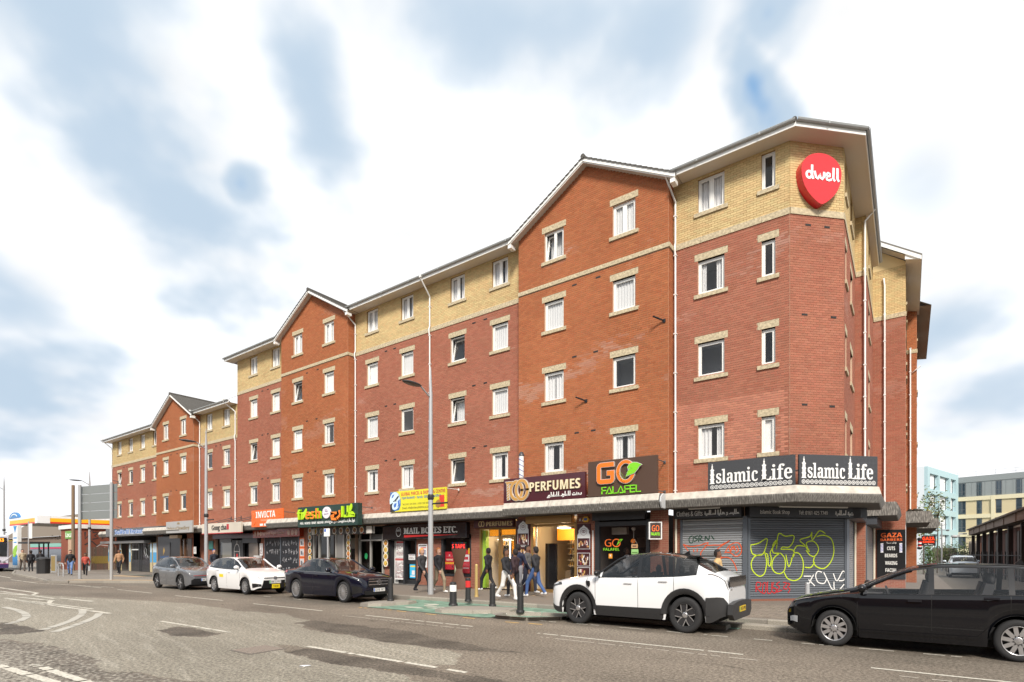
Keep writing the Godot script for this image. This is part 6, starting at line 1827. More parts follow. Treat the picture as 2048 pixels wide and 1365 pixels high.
func panel_at(o: Node, called: String, x0: float, x1: float, y0: float, y1: float, z0: float, z1: float, m: Material) -> MeshInstance3D:
	var mb := MB.new(); mb.box(x0, x1, y0, y1, z0, z1)
	return obj(called, mb, m, o)

# a printed sheet: rows of [x, y, w, h, r, g, b] in fractions of the sheet
func poster(o: Node, called: String, x: float, y: float, w: float, h: float, z: float, bg: Array, bits: Array) -> Node3D:
	var p := part(called, o, V(x, y, z))
	var s := MB.new(); s.box(0, w, 0, h, -0.008, 0)
	obj("sheet", s, mk(bg[0], bg[1], bg[2], 0.5), p)
	var pr := MB.new()
	var k := 0
	for b in bits:
		pr.col = Color(b[4], b[5], b[6])
		var d := 0.0015 + 0.0004 * k
		pr.quad(V(b[0] * w, b[1] * h, d), V((b[0] + b[2]) * w, b[1] * h, d), V((b[0] + b[2]) * w, (b[1] + b[3]) * h, d), V(b[0] * w, (b[1] + b[3]) * h, d))
		k += 1
	if k > 0: obj("print", pr, mk(1, 1, 1, 0.5, 0, {"vc": true}), p)
	return p

func notice_bits(rows: int, head: Array, sd: int) -> Array:
	var r := RandomNumberGenerator.new(); r.seed = sd
	var o := [[0.05, 0.86, 0.9, 0.1, head[0], head[1], head[2]]]
	for i in rows:
		var yy := 0.78 - 0.74 * i / rows
		var x := 0.07
		while x < 0.9:
			var ww := 0.06 + r.randf() * 0.25
			ww = minf(ww, 0.93 - x)
			if r.randf() < 0.85: o.append([x, yy, ww, 0.36 / rows, 0.16 + r.randf() * 0.2, 0.15, 0.16])
			x += ww + 0.04
	return o

func dishes(o: Node, called: String, x: float, y: float, w: float, h: float, z: float, n: int, vertical: bool, bowl := 0.8) -> void:
	var p := part(called, o, V(x, y, z))
	var s := MB.new(); s.box(0, w, 0, h, -0.03, 0)
	obj("board", s, mk(0.03, 0.026, 0.02, 0.3), p)
	var pr := MB.new(); var rim := MB.new()
	var foods := [[0.42, 0.16, 0.03], [0.55, 0.30, 0.05], [0.10, 0.04, 0.02], [0.45, 0.12, 0.02], [0.6, 0.4, 0.08], [0.2, 0.1, 0.03]]
	for i in n:
		var cx := w / 2 if vertical else w * (i + 0.5) / n
		var cy := h * (i + 0.5) / n if vertical else h / 2
		var r := minf(w, h) * 0.5 * bowl
		rim.col = Color(0.72, 0.68, 0.6)
		rim.slab(disc2(cx, cy, r, r, 18), Transform3D(), 0, 0.003)
		var f: Array = foods[rng.randi() % foods.size()]
		pr.col = Color(f[0], f[1], f[2])
		pr.slab(disc2(cx, cy, r * 0.74, r * 0.74, 14), Transform3D(), 0, 0.005)
		for k in 7:
			var f2: Array = foods[rng.randi() % foods.size()]
			pr.col = Color(f2[0] * 1.1, f2[1] * 1.2, f2[2])
			pr.slab(disc2(cx + (rng.randf() - 0.5) * r, cy + (rng.randf() - 0.5) * r, r * 0.2, r * 0.16, 6), Transform3D(), 0, 0.006 + k * 0.0005)
		for k in 4:
			pr.col = [Color(0.1, 0.3, 0.03), Color(0.55, 0.04, 0.02), Color(0.6, 0.45, 0.05), Color(0.5, 0.5, 0.3)][k]
			pr.slab(disc2(cx + (rng.randf() - 0.5) * w * (0.9 if vertical else 0.9 / n), cy + (0.46 if k % 2 == 0 else -0.46) * h / (n if vertical else 1), r * 0.22, r * 0.16, 6), Transform3D(), 0, 0.002 + k * 0.0003)
	obj("bowl_print", rim, mk(1, 1, 1, 0.4, 0, {"vc": true}), p); obj("food_print", pr, mk(1, 1, 1, 0.4, 0, {"vc": true}), p)

# amber backlit lattice
func lattice(o: Node, x: float, y: float, w: float, h: float, z: float, step := 0.13) -> void:
	var p := part("lattice", o, V(x, y, z))
	var s := MB.new(); s.quad(V(0, 0, 0), V(w, 0, 0), V(w, h, 0), V(0, h, 0))
	obj("glowing_sheet", s, mk(0.85, 0.30, 0.015, 0.6, 0, {"glow": 0.42}), p)
	var l := MB.new()
	var nx := int(ceil(w / step)); var ny := int(ceil(h / (step * 0.87)))
	for j in ny:
		for i in nx:
			var cx := (i + (0.5 if j % 2 == 1 else 0.0) + 0.25) * step; var cy := (j + 0.4) * step * 0.87
			if cx + step * 0.3 > w or cy + step * 0.3 > h: continue
			l.stroke(ring2(cx, cy, step * 0.34, step * 0.34, 6), step * 0.13, Transform3D(), 0.012, 0.012)
			for a in 3:
				var d := Vector2(cos(a * PI / 3), sin(a * PI / 3)) * step * 0.3
				l.stroke(PackedVector2Array([Vector2(cx, cy) + d, Vector2(cx, cy) + d * 2.0]), step * 0.1, Transform3D(), 0.0125, 0.0125)
	for e in [[0, 0, w, 0.02], [0, h - 0.02, w, h], [0, 0, 0.02, h], [w - 0.02, 0, w, h]]:
		l.box(e[0], e[2], e[1], e[3], 0.0, 0.02)
	obj("fretwork", l, mk(0.04, 0.018, 0.01, 0.5), p)

func shelves(o: Node, x0: float, x1: float, z: float, ys: Array, glow := 0.55) -> void:
	var p := part("lit_shelves", o)
	var b := MB.new(); b.box(x0, x1, 0.95, 2.25, z - 0.32, z - 0.3)
	obj("back_panel", b, mk(0.62, 0.60, 0.55, 0.5), p)
	for y in ys:
		var s := MB.new(); s.box(x0, x1, y, y + 0.025, z - 0.3, z)
		obj("shelf", s, mk(0.6, 0.6, 0.58, 0.3), p)
		var bt := MB.new()
		var x := x0 + 0.05
		while x < x1 - 0.08:
			var hh := 0.1 + rng.randf() * 0.12; var ww := 0.03 + rng.randf() * 0.04
			bt.col = [Color(0.6, 0.35, 0.08), Color(0.3, 0.2, 0.06), Color(0.65, 0.6, 0.5), Color(0.05, 0.04, 0.05), Color(0.4, 0.42, 0.3)][rng.randi() % 5]
			bt.box(x, x + ww, y + 0.025, y + 0.025 + hh, z - 0.16, z - 0.1); bt.box(x + ww * 0.3, x + ww * 0.7, y + 0.025 + hh, y + 0.06 + hh, z - 0.145, z - 0.115)
			x += ww + 0.035 + rng.randf() * 0.05
		obj("bottles", bt, mk(1, 1, 1, 0.25, 0, {"vc": true}), p).set_meta("kind", "stuff")
	var g := MB.new(); g.box(x1 - 0.03, x1, 0.95, 2.25, z - 0.02, z); g.box(x0, x1, 2.25, 2.28, z - 0.1, z)
	obj("light_strip", g, mk(1, 0.95, 0.85, 0.5, 0, {"glow": glow * 3.0}), p)

func room_box(o: Node, x0: float, x1: float, y0: float, y1: float, z0: float, depth: float, m: Material) -> void:
	var r := MB.new(); var zb := z0 - depth
	r.quad(V(x0, y0, zb), V(x1, y0, zb), V(x1, y1, zb), V(x0, y1, zb))
	r.quad(V(x0, y0, z0), V(x0, y0, zb), V(x0, y1, zb), V(x0, y1, z0)); r.quad(V(x1, y0, zb), V(x1, y0, z0), V(x1, y1, z0), V(x1, y1, zb))
	r.quad(V(x0, y1, zb), V(x1, y1, zb), V(x1, y1, z0), V(x0, y1, z0)); r.quad(V(x0, y0, z0), V(x1, y0, z0), V(x1, y0, zb), V(x0, y0, zb))
	obj("interior", r, m, o)

func pane_at(o: Node, x0: float, x1: float, y0: float, y1: float, z: float, tint := 0.12) -> void:
	var g := MB.new(); g.quad(V(x0, y0, z), V(x1, y0, z), V(x1, y1, z), V(x0, y1, z))
	obj("pane", g, glass(tint, 0.02), o)

func make_shops() -> void:
	var q := sqrt(0.5)
	var alu := mk(0.34, 0.35, 0.36, 0.5, 0.5); var alu2 := mk(0.22, 0.225, 0.23, 0.55, 0.4)
	var slate := mk(0.115, 0.128, 0.145, 0.55, 0.25)
	var slate2 := mk(0.098, 0.108, 0.122, 0.55, 0.25)
	var charcoal := mk(0.022, 0.023, 0.026, 0.45)
	var T := Transform3D()
	# ---- book shop on the corner
	var s1 := shutter("roller_shutter", "bright galvanised roller shutter with green and orange graffiti, facing the main road", Transform3D(Basis(), V(-6.26, 0.66, 0.03)), 1.96, 2.16, alu, alu2)
	tags(s1, "green_graffiti", TAG_GREEN, 0.035, mk(0.01, 0.05, 0.03, 0.7), -6.26, 0.66)
	tags(s1, "orange_graffiti", TAG_ORANGE, 0.032, mk(0.62, 0.09, 0.02, 0.7), -6.26, 0.66)
	var ct := frame(V(-4.2, 0, 0), V(q, 0, -q))
	var s2 := shutter("roller_shutter", "wide grey corner roller shutter with big lime and white graffiti", Transform3D(ct.basis, ct * V(0.1, 0.19, 0)), 3.4, 2.62, slate, slate2)
	tags(s2, "lime_graffiti", TAG_LIME, 0.034, mk(0.48, 0.62, 0.01, 0.7), 0.1, 0.19)
	tags(s2, "white_graffiti", TAG_WHITE, 0.035, mk(0.72, 0.72, 0.70, 0.7), 0.1, 0.19)
	tags(s2, "red_graffiti", TAG_RED, 0.035, mk(0.42, 0.01, 0.015, 0.7), 0.1, 0.19)
	var s3 := shutter("roller_shutter", "narrow grey roller shutter round the corner beside the white pipe", Transform3D(Basis(V(0, 0, -1), UP, V(1, 0, 0)), V(-1.66, 0.4, -2.75)), 2.2, 2.4, mk(0.3, 0.31, 0.32, 0.5, 0.3))
	var s4 := shutter("roller_shutter", "grey roller shutter under the second canopy next to the barber's board", Transform3D(Basis(V(0, 0, -1), UP, V(1, 0, 0)), V(-1.31, 0.2, -6.1)), 4.3, 2.55, mk(0.33, 0.32, 0.31, 0.5, 0.3))
	var wp := MB.new(); wp.rod(V(-1.6, 0.15, -5.25), V(-1.6, 3.2, -5.25), 0.04); wp.rod(V(-1.25, 0.15, -10.75), V(-1.25, 3.0, -10.75), 0.05); wp.rod(V(-6.47, 0.15, 0.1), V(-6.47, 3.0, 0.1), 0.04)
	obj("downpipe", wp, mk(0.62, 0.57, 0.46, 0.5), building)
	var f1 := thing("shop_fascia", "black fascia box reading Clothes & Gifts above the bright shutter", "sign", V(-6.47, 2.83, 0.3))
	panel_at(f1, "box", 0, 2.17, 0, 0.32, -0.28, 0, charcoal)
	var l1 := MB.new(); letters(l1, "Clothes & Gifts", T, 0.1, 0.07, 0.86, 0.17, 0, 0.005, "Droid Sans", 400); arabic(l1, "mlabs w Hdaya aslamyh", T, 2.1, 0.1, 1.08, 0.14, 0.028, 0, 0.005)
	obj("white_lettering", l1, mk(0.72, 0.72, 0.7, 0.5), f1)
	var f2 := thing("shop_fascia", "black corner fascia box reading Islamic Book Shop and a telephone number", "sign", ct * V(-0.05, 2.81, 0.24), PI / 4)
	panel_at(f2, "box", 0, 4.2, 0, 0.33, -0.24, 0, charcoal)
	var l2 := MB.new(); letters(l2, "Islamic Book Shop", T, 0.36, 0.07, 1.03, 0.16, 0, 0.005, "Droid Sans", 400); letters(l2, "Tel: 0161 425 7749", T, 1.72, 0.09, 1.03, 0.13, 0, 0.005, "Droid Sans", 400); arabic(l2, "mktbh aslamyh", T, 3.82, 0.1, 0.8, 0.14, 0.028, 0, 0.005)
	obj("white_lettering", l2, mk(0.72, 0.72, 0.7, 0.5), f2)
	var cf := thing("corner_shopfront", "grey steel posts and low brick sill framing the corner shutter", "shopfront")
	panel_at(cf, "post", -4.3, -4.16, 0.1, 2.85, -0.02, 0.1, mk(0.11, 0.125, 0.145, 0.5, 0.3))
	var ris := MB.new(); ris.pbox(ct * V(0.0, 0.1, -0.2), ct.basis.x * 3.6, UP * 0.09, ct.basis.z * 0.24)
	obj("sill", ris, mk(0.2, 0.08, 0.05, 0.9), cf)
	var rb := MB.new(); rb.pbox(ct * V(3.55, 0.1, -0.06), ct.basis.x * 0.1, UP * 2.75, ct.basis.z * 0.12)
	obj("post", rb, mk(0.2, 0.22, 0.25, 0.5, 0.3), cf)
	var bkp := MB.new(); bkp.quad(V(-6.5, 0.1, -0.06), V(-4.2, 0.1, -0.06), V(-4.2, 3.2, -0.06), V(-6.5, 3.2, -0.06)); bkp.quad(ct * V(0, 0.1, -0.08), ct * V(3.62, 0.1, -0.08), ct * V(3.62, 3.2, -0.08), ct * V(0, 3.2, -0.08))
	bkp.quad(V(-1.7, 0.1, -2.5), V(-1.7, 0.1, -5.8), V(-1.7, 3.3, -5.8), V(-1.7, 3.3, -2.5)); bkp.quad(V(-1.37, 0.1, -5.8), V(-1.37, 0.1, -11), V(-1.37, 3.3, -11), V(-1.37, 3.3, -5.8))
	obj("backing", bkp, charcoal, cf)
	var b4 := MB.new(); b4.box(-1.7, -1.25, 2.8, 3.1, -5.75, -2.4); b4.box(-1.35, -0.95, 2.75, 3.1, -10.6, -6.0)
	obj("shutter_box", b4, mk(0.05, 0.055, 0.065, 0.5), cf)
	for k in 2:
		var tu := MB.new()
		if k == 0: tu.rod(V(-5.9, 3.13, 0.5), V(-4.9, 3.13, 0.5), 0.03, 0.03, 6)
		else: tu.rod(ct * V(0.8, 3.13, 0.5), ct * V(3.2, 3.13, 0.5), 0.03, 0.03, 6)
		tag(obj("strip_light", tu, mk(0.6, 0.6, 0.57, 0.4)), ["unlit strip light under the canopy above Clothes & Gifts", "long unlit strip light under the corner canopy"][k], "lamp")
	# ---- falafel shop
	var fs := thing("falafel_shopfront", "dark grey falafel shopfront with orange and green window lettering", "shopfront", V(-9.4, 0, 0.45))
	panel_at(fs, "shutter_box", 0.0, 2.03, 2.85, 3.15, -0.02, 0.22, charcoal)
	for p in [[0.02, 0.2, 0.12, 2.85], [2.0, 2.13, 0.12, 2.85], [0.2, 2.0, 2.64, 2.8]]:
		panel_at(fs, "frame", p[0], p[1], p[2], p[3], -0.08, 0.03, charcoal)
	pane_at(fs, 0.2, 2.0, 0.2, 2.64, -0.03)
	room_box(fs, 0.05, 2.1, 0.13, 3.1, -0.1, 3.2, mk(0.07, 0.06, 0.055, 0.9))
	var go := MB.new(); letters(go, "G", T, 0.4, 1.9, 0.26, 0.27, -0.022, -0.02, "Droid Sans", 400); go.stroke(ring2(0.86, 2.03, 0.15, 0.135, 20), 0.035, T, -0.02, -0.02)
	obj("orange_lettering", go, mk(0.8, 0.16, 0.02, 0.5), fs)
	var gg := MB.new(); letters(gg, "FALAFEL", T, 0.34, 1.75, 0.64, 0.1, -0.022, -0.02); gg.slab(P2([0.86, 1.92, 0.92, 2.05, 1.05, 2.16, 1.0, 2.05, 0.92, 1.98]), T, -0.019, -0.018); gg.slab(P2([0.92, 2.08, 1.0, 2.17, 1.12, 2.17, 1.02, 2.06]), T, -0.019, -0.018)
	obj("green_lettering", gg, mk(0.2, 0.55, 0.02, 0.5), fs)
	poster(fs, "open_sign", 1.44, 1.84, 0.24, 0.14, -0.015, [0.5, 0.3, 0.15], [[0.2, 0.35, 0.6, 0.3, 0.05, 0.03, 0.02]])
	poster(fs, "green_notice", 1.44, 1.62, 0.26, 0.18, -0.015, [0.3, 0.55, 0.2], [[0.1, 0.2, 0.8, 0.25, 0.1, 0.2, 0.05]])
	poster(fs, "orange_notice", 0.56, 1.47, 0.14, 0.17, -0.015, [0.8, 0.3, 0.03], [[0.3, 0.4, 0.4, 0.4, 0.7, 0.6, 0.5]])
	var cord := MB.new(); cord.rod(V(1.46, 1.98, -0.01), V(1.56, 2.16, -0.01), 0.006, 0.006, 4); cord.rod(V(1.66, 1.98, -0.01), V(1.56, 2.16, -0.01), 0.006, 0.006, 4)
	obj("cord", cord, mk(0.3, 0.25, 0.2, 0.8), fs)
	panel_at(fs, "menu_box", 0.35, 0.95, 2.36, 2.62, -0.9, -0.7, mk(0.45, 0.42, 0.38, 0.6))
	panel_at(fs, "counter", 0.3, 2.0, 0.13, 1.15, -2.0, -1.5, mk(0.16, 0.10, 0.06, 0.7))
	panel_at(fs, "menu_board", 0.3, 1.9, 1.9, 2.3, -3.2, -3.15, mk(0.18, 0.11, 0.07, 0.7))
	var jack := MB.new(); jack.ball(V(1.3, 2.1, -0.5), V(0.09, 0.085, 0.09)); obj("orange_lantern", jack, mk(0.8, 0.2, 0.02, 0.6, 0, {"glow": 0.12}), fs)
	var pend := MB.new(); pend.rod(V(1.32, 2.2, -0.5), V(1.32, 2.6, -0.5), 0.012); pend.ball(V(1.32, 2.55, -0.5), V(0.08, 0.08, 0.08)); obj("pendant", pend, mk(0.6, 0.58, 0.55, 0.5), fs)
	# ---- perfume shop
	var ds := thing("perfume_shopfront", "gold framed perfume shopfront with glowing amber lattice and lit shelves", "shopfront", V(-12.9, 0, 0.45))
	var goldm := mk(0.34, 0.21, 0.08, 0.35, 0.5); var maroon := mk(0.05, 0.008, 0.013, 0.3)
	panel_at(ds, "gold_shutter_box", 0.56, 2.64, 2.82, 3.11, -0.02, 0.25, goldm)
	for p in [[0.68, 0.78, 0.12, 2.82], [2.66, 2.76, 0.12, 2.82], [0.78, 2.66, 2.7, 2.8], [0.78, 2.66, 0.12, 0.24]]:
		panel_at(ds, "gold_frame", p[0], p[1], p[2], p[3], -0.1, 0.04, goldm)
	panel_at(ds, "glass_edge", 0.86, 0.9, 0.24, 2.7, -0.1, -0.05, mk(0.6, 0.65, 0.62, 0.2))
	pane_at(ds, 1.75, 2.66, 0.24, 2.7, -0.05, 0.05)
	panel_at(ds, "dark_door", 1.02, 1.56, 0.14, 2.05, -0.55, -0.5, mk(0.012, 0.012, 0.013, 0.12))
	room_box(ds, 0.4, 2.95, 0.13, 3.1, -0.1, 4.0, mk(0.42, 0.36, 0.27, 0.8))
	lattice(ds, 0.9, 2.18, 1.25, 0.5, -1.6); lattice(ds, 2.2, 2.16, 0.32, 0.54, -1.5); lattice(ds, 2.2, 1.2, 0.34, 0.9, -1.5); lattice(ds, 2.56, 2.16, 0.3, 0.5, -1.5)
	shelves(ds, 0.95, 2.18, -2.4, [1.1, 1.35, 1.6, 1.85, 2.05]); shelves(ds, 2.3, 2.9, -2.4, [1.1, 1.35, 1.6, 1.85])
	panel_at(ds, "counter", 1.6, 2.7, 0.13, 0.95, -1.7, -1.1, mk(0.2, 0.14, 0.08, 0.5)); panel_at(ds, "counter_glass", 1.9, 2.6, 0.75, 1.1, -1.05, -1.0, mk(0.05, 0.04, 0.03, 0.1))
	for px in [[-0.03, 0.62, 0.66], [2.8, 3.34, 2.83]]:
		panel_at(ds, "maroon_pier", px[0], px[1], 0.15, 2.98 if px[0] < 1 else 2.75, -0.02, 0.06, maroon)
	for k in 2:
		var px: float = 0.05 if k == 0 else 2.81
		var base: float = 0.0 if k == 0 else -0.26
		var ar := MB.new()
		var w := 0.53
		ar.slab(P2([px, 2.46 + base, px + w, 2.46 + base, px + w, 2.6 + base, px + w - 0.05, 2.68 + base, px + w - 0.04, 2.76 + base, px + w - 0.12, 2.86 + base, px + w / 2 + 0.06, 2.91 + base, px + w / 2, 2.97 + base, px + w / 2 - 0.06, 2.91 + base, px + 0.12, 2.86 + base, px + 0.04, 2.76 + base, px + 0.05, 2.68 + base, px, 2.6 + base]), T, 0.06, 0.07)
		if k == 0: ar.slab(P2([px, 0.82, px + w, 0.82, px + w, 0.66, px + w - 0.08, 0.5, px + w / 2, 0.36, px + 0.08, 0.5, px, 0.66]), T, 0.06, 0.07)
		obj("white_arch", ar, mk(0.66, 0.67, 0.67, 0.5), ds)
		var mo := MB.new(); ring_slab(mo, px + w / 2, 2.72 + base, 0.13, 0.13, 0.012, T, 0.072, 0.073); ring_slab(mo, px + w / 2 - 0.03, 2.73 + base, 0.035, 0.05, 0.018, T, 0.072, 0.073); ring_slab(mo, px + w / 2 + 0.03, 2.73 + base, 0.035, 0.05, 0.018, T, 0.0725, 0.0735)
		obj("emblem", mo, mk(0.12, 0.02, 0.03, 0.5), ds)
		for j in 3:
			var yb: float = [1.97, 1.41, 0.85][j] + base + (0.1 if k == 1 and j == 0 else 0.02 * j)
			var bits := [[0.03, 0.03, 0.94, 0.94, 0.05, 0.012, 0.014]]
			var r := RandomNumberGenerator.new(); r.seed = k * 7 + j
			for i in 26:
				var bb := r.randf()
				var pal: Array = [[0.35, 0.14, 0.08], [0.6, 0.5, 0.35], [0.25, 0.04, 0.05], [0.7, 0.65, 0.6], [0.12, 0.05, 0.08], [0.5, 0.3, 0.1]][r.randi() % 6]
				bits.append([0.06 + r.randf() * 0.78, 0.08 + r.randf() * 0.6, 0.05 + bb * 0.07, 0.1 + r.randf() * 0.2, pal[0], pal[1], pal[2]])
			poster(ds, "poster", px, yb, w, 0.5 if not (k == 1 and j == 0) else 0.42, 0.075, [0.66, 0.66, 0.67], bits)
	var am := MB.new(); am.slab(disc2(3.16, 2.92, 0.14, 0.12, 6), T, 0.0, 0.08); obj("alarm_box", am, mk(0.75, 0.42, 0.03, 0.4), ds)
	var ab := MB.new(); ab.box(3.09, 3.23, 2.88, 2.97, 0.08, 0.085); obj("alarm_badge", ab, mk(0.05, 0.12, 0.35, 0.4), ds)
	panel_at(ds, "door_bell", 2.87, 2.93, 2.87, 2.96, 0, 0.05, mk(0.6, 0.6, 0.6, 0.5)); panel_at(ds, "small_plate", 2.98, 3.08, 2.86, 2.9, 0, 0.02, mk(0.7, 0.7, 0.7, 0.5)); panel_at(ds, "conduit", 3.42, 3.46, 0.3, 2.5, 0, 0.04, mk(0.7, 0.69, 0.66, 0.5))
	var lamp := OmniLight3D.new(); lamp.name = "shop_light"; lamp.light_energy = 0.6; lamp.light_color = Color(1, 0.85, 0.62); lamp.omni_range = 8; lamp.omni_attenuation = 2; lamp.light_size = 0.2; lamp.shadow_enabled = true
	lamp.position = V(1.6, 2.55, -1.0); ds.add_child(lamp)
	var bulb := MB.new(); bulb.box(1.4, 1.8, 2.66, 2.7, -1.2, -0.8); obj("ceiling_lamp", bulb, mk(1, 0.9, 0.75, 0.5, 0, {"glow": 3.0}), ds)
	# left glass door of the perfume shop
	var d2 := thing("perfume_side_door", "gold framed glass door of the perfume shop between brick and maroon panel", "door", V(-15.26, 0, 0.0))
	for p in [[0.0, 0.07, 0.12, 2.72], [1.95, 2.02, 0.12, 2.72], [1.05, 1.12, 0.12, 2.7], [0.0, 2.0, 2.68, 2.76], [1.12, 1.95, 2.34, 2.4], [1.12, 1.22, 0.14, 2.34], [1.86, 1.95, 0.14, 2.34]]:
		panel_at(d2, "gold_frame", p[0], p[1], p[2], p[3], -0.08, 0.03, goldm)
	panel_at(d2, "green_jamb", 0.08, 0.26, 0.14, 2.66, -0.3, -0.1, mk(0.28, 0.48, 0.05, 0.5))
	pane_at(d2, 0.26, 1.05, 0.14, 2.68, -0.05, 0.05); pane_at(d2, 1.2, 1.88, 0.14, 2.34, -0.04, 0.05)
	room_box(d2, 0.02, 2.05, 0.13, 3.1, -0.1, 3.0, mk(0.5, 0.46, 0.38, 0.8))
	lattice(d2, 0.3, 2.38, 0.72, 0.32, -0.3); lattice(d2, 1.14, 2.42, 0.8, 0.26, -0.06); lattice(d2, 1.3, 0.4, 0.3, 1.8, -0.6); lattice(d2, 0.45, 0.25, 0.3, 0.8, -0.8)
	shelves(d2, 0.3, 1.0, -0.9, [1.1, 1.4, 1.7, 2.0]); shelves(d2, 1.62, 1.95, -0.9, [1.1, 1.35, 1.6, 1.9])
	var lamp2 := OmniLight3D.new(); lamp2.name = "shop_light"; lamp2.light_energy = 0.35; lamp2.light_color = Color(1, 0.87, 0.66); lamp2.omni_range = 6; lamp2.omni_attenuation = 2; lamp2.light_size = 0.15; lamp2.shadow_enabled = true
	lamp2.position = V(0.9, 2.5, -0.7); d2.add_child(lamp2)
	var bulb2 := MB.new(); bulb2.box(0.8, 1.0, 2.6, 2.64, -0.8, -0.6); obj("ceiling_lamp", bulb2, mk(1, 0.9, 0.75, 0.5, 0, {"glow": 2.5}), d2)
	panel_at(d2, "maroon_pier", 1.98, 2.4, 0.14, 2.76, -0.02, 0.03, maroon)
	# ---- parcel shop
	var ms := thing("parcel_shopfront", "black framed parcel shopfront with notices, a poster window and a lit tape sign", "shopfront", V(-21.12, 0, 0.0))
	panel_at(ms, "frame", 0.0, 0.12, 0.12, 2.4, -0.5, 0.02, charcoal); panel_at(ms, "side_panel", 0.12, 0.4, 0.12, 2.4, -0.25, -0.2, mk(0.5, 0.5, 0.48, 0.6)); panel_at(ms, "frame", 0.98, 1.1, 0.12, 2.4, -0.25, 0.0, charcoal); panel_at(ms, "frame", 1.82, 1.92, 0.12, 2.4, -0.25, 0.0, charcoal); panel_at(ms, "door_rail", 1.1, 1.82, 1.12, 1.3, -0.22, -0.18, charcoal); panel_at(ms, "door_rail", 1.1, 1.82, 0.12, 0.35, -0.22, -0.18, charcoal); panel_at(ms, "transom", 0.0, 1.92, 2.26, 2.42, -0.3, 0.0, charcoal)
	pane_at(ms, 1.1, 1.82, 1.3, 2.26, -0.2); pane_at(ms, 1.1, 1.82, 0.35, 1.12, -0.2); panel_at(ms, "back_board", 0.4, 0.98, 0.12, 2.3, -0.3, -0.25, mk(0.08, 0.08, 0.08, 0.6))
	poster(ms, "price_notice", 0.36, 1.45, 0.58, 0.82, -0.1, [0.68, 0.68, 0.66], notice_bits(9, [0.5, 0.02, 0.03], 3)); poster(ms, "price_list", 0.3, 0.34, 0.68, 1.1, -0.06, [0.68, 0.67, 0.66], notice_bits(14, [0.45, 0.1, 0.1], 5))
	poster(ms, "door_notice", 1.2, 1.32, 0.66, 0.28, -0.15, [0.66, 0.68, 0.68], notice_bits(4, [0.2, 0.2, 0.25], 9)); poster(ms, "blue_poster", 1.28, 0.43, 0.5, 0.68, -0.15, [0.02, 0.35, 0.65], [[0.06, 0.06, 0.88, 0.88, 0.05, 0.45, 0.72], [0.1, 0.8, 0.8, 0.1, 0.8, 0.6, 0.05], [0.3, 0.25, 0.4, 0.3, 0.75, 0.7, 0.7], [0.1, 0.1, 0.8, 0.08, 0.75, 0.75, 0.75]])
	poster(ms, "wall_poster", 2.04, 0.97, 0.6, 1.12, 0.02, [0.68, 0.68, 0.68], [[0.06, 0.9, 0.88, 0.05, 0.05, 0.05, 0.05], [0.3, 0.82, 0.6, 0.04, 0.5, 0.02, 0.02], [0.1, 0.55, 0.3, 0.2, 0.2, 0.22, 0.3], [0.55, 0.55, 0.32, 0.2, 0.3, 0.32, 0.4], [0.1, 0.25, 0.3, 0.2, 0.25, 0.25, 0.3], [0.55, 0.25, 0.3, 0.2, 0.5, 0.5, 0.55], [0.1, 0.08, 0.8, 0.1, 0.4, 0.4, 0.42]])
	# window
	panel_at(ms, "frame", 3.56, 3.7, 0.62, 2.3, -0.12, 0.03, charcoal); panel_at(ms, "frame", 5.3, 5.36, 0.62, 2.3, -0.12, 0.03, charcoal); panel_at(ms, "frame", 3.56, 5.36, 0.6, 0.7, -0.12, 0.03, charcoal)
	pane_at(ms, 3.7, 5.3, 0.7, 2.3, -0.06, 0.1)
	var red := [0.5, 0.012, 0.03]
	poster(ms, "red_poster", 3.72, 0.9, 0.54, 0.82, -0.08, red, [[0.0, 0.3, 1.0, 0.12, 0.75, 0.35, 0.03], [0.12, 0.5, 0.76, 0.1, 0.7, 0.4, 0.3], [0.78, 0.1, 0.1, 0.15, 0.05, 0.02, 0.03], [0.42, 0.75, 0.14, 0.1, 0.7, 0.45, 0.4]])
	poster(ms, "cream_poster", 4.3, 0.69, 0.46, 1.06, -0.08, [0.62, 0.6, 0.38], [[0.1, 0.9, 0.8, 0.04, 0.2, 0.3, 0.2], [0.1, 0.83, 0.7, 0.03, 0.3, 0.3, 0.3], [0.4, 0.6, 0.5, 0.2, 0.35, 0.18, 0.08], [0.1, 0.45, 0.2, 0.1, 0.3, 0.3, 0.2], [0.1, 0.02, 0.18, 0.14, 0.1, 0.2, 0.5], [0.35, 0.02, 0.18, 0.16, 0.6, 0.2, 0.1], [0.6, 0.02, 0.2, 0.13, 0.2, 0.4, 0.15]])
	poster(ms, "red_white_poster", 4.78, 0.75, 0.42, 1.05, -0.08, [0.55, 0.015, 0.03], [[0.05, 0.5, 0.9, 0.3, 0.7, 0.7, 0.7], [0.2, 0.58, 0.6, 0.12, 0.5, 0.03, 0.05], [0.1, 0.2, 0.8, 0.04, 0.7, 0.6, 0.6]]); poster(ms, "orange_poster", 5.12, 1.62, 0.2, 0.26, -0.07, [0.75, 0.4, 0.02], [])
	var led := part("tape_sign", ms, V(4.15, 1.8, -0.05))
	panel_at(led, "case", 0, 0.88, 0, 0.34, -0.04, 0, mk(0.02, 0.02, 0.025, 0.3))
	var lr := MB.new(); letters(lr, "TAPE", T, 0.2, 0.08, 0.6, 0.19, 0, 0.004); letters(lr, "S", T, 0.02, 0.08, 0.1, 0.19, 0, 0.004); obj("lamp_lettering", lr, mk(0.9, 0.04, 0.03, 0.4, 0, {"glow": 0.5}), led)
	var bd := MB.new()
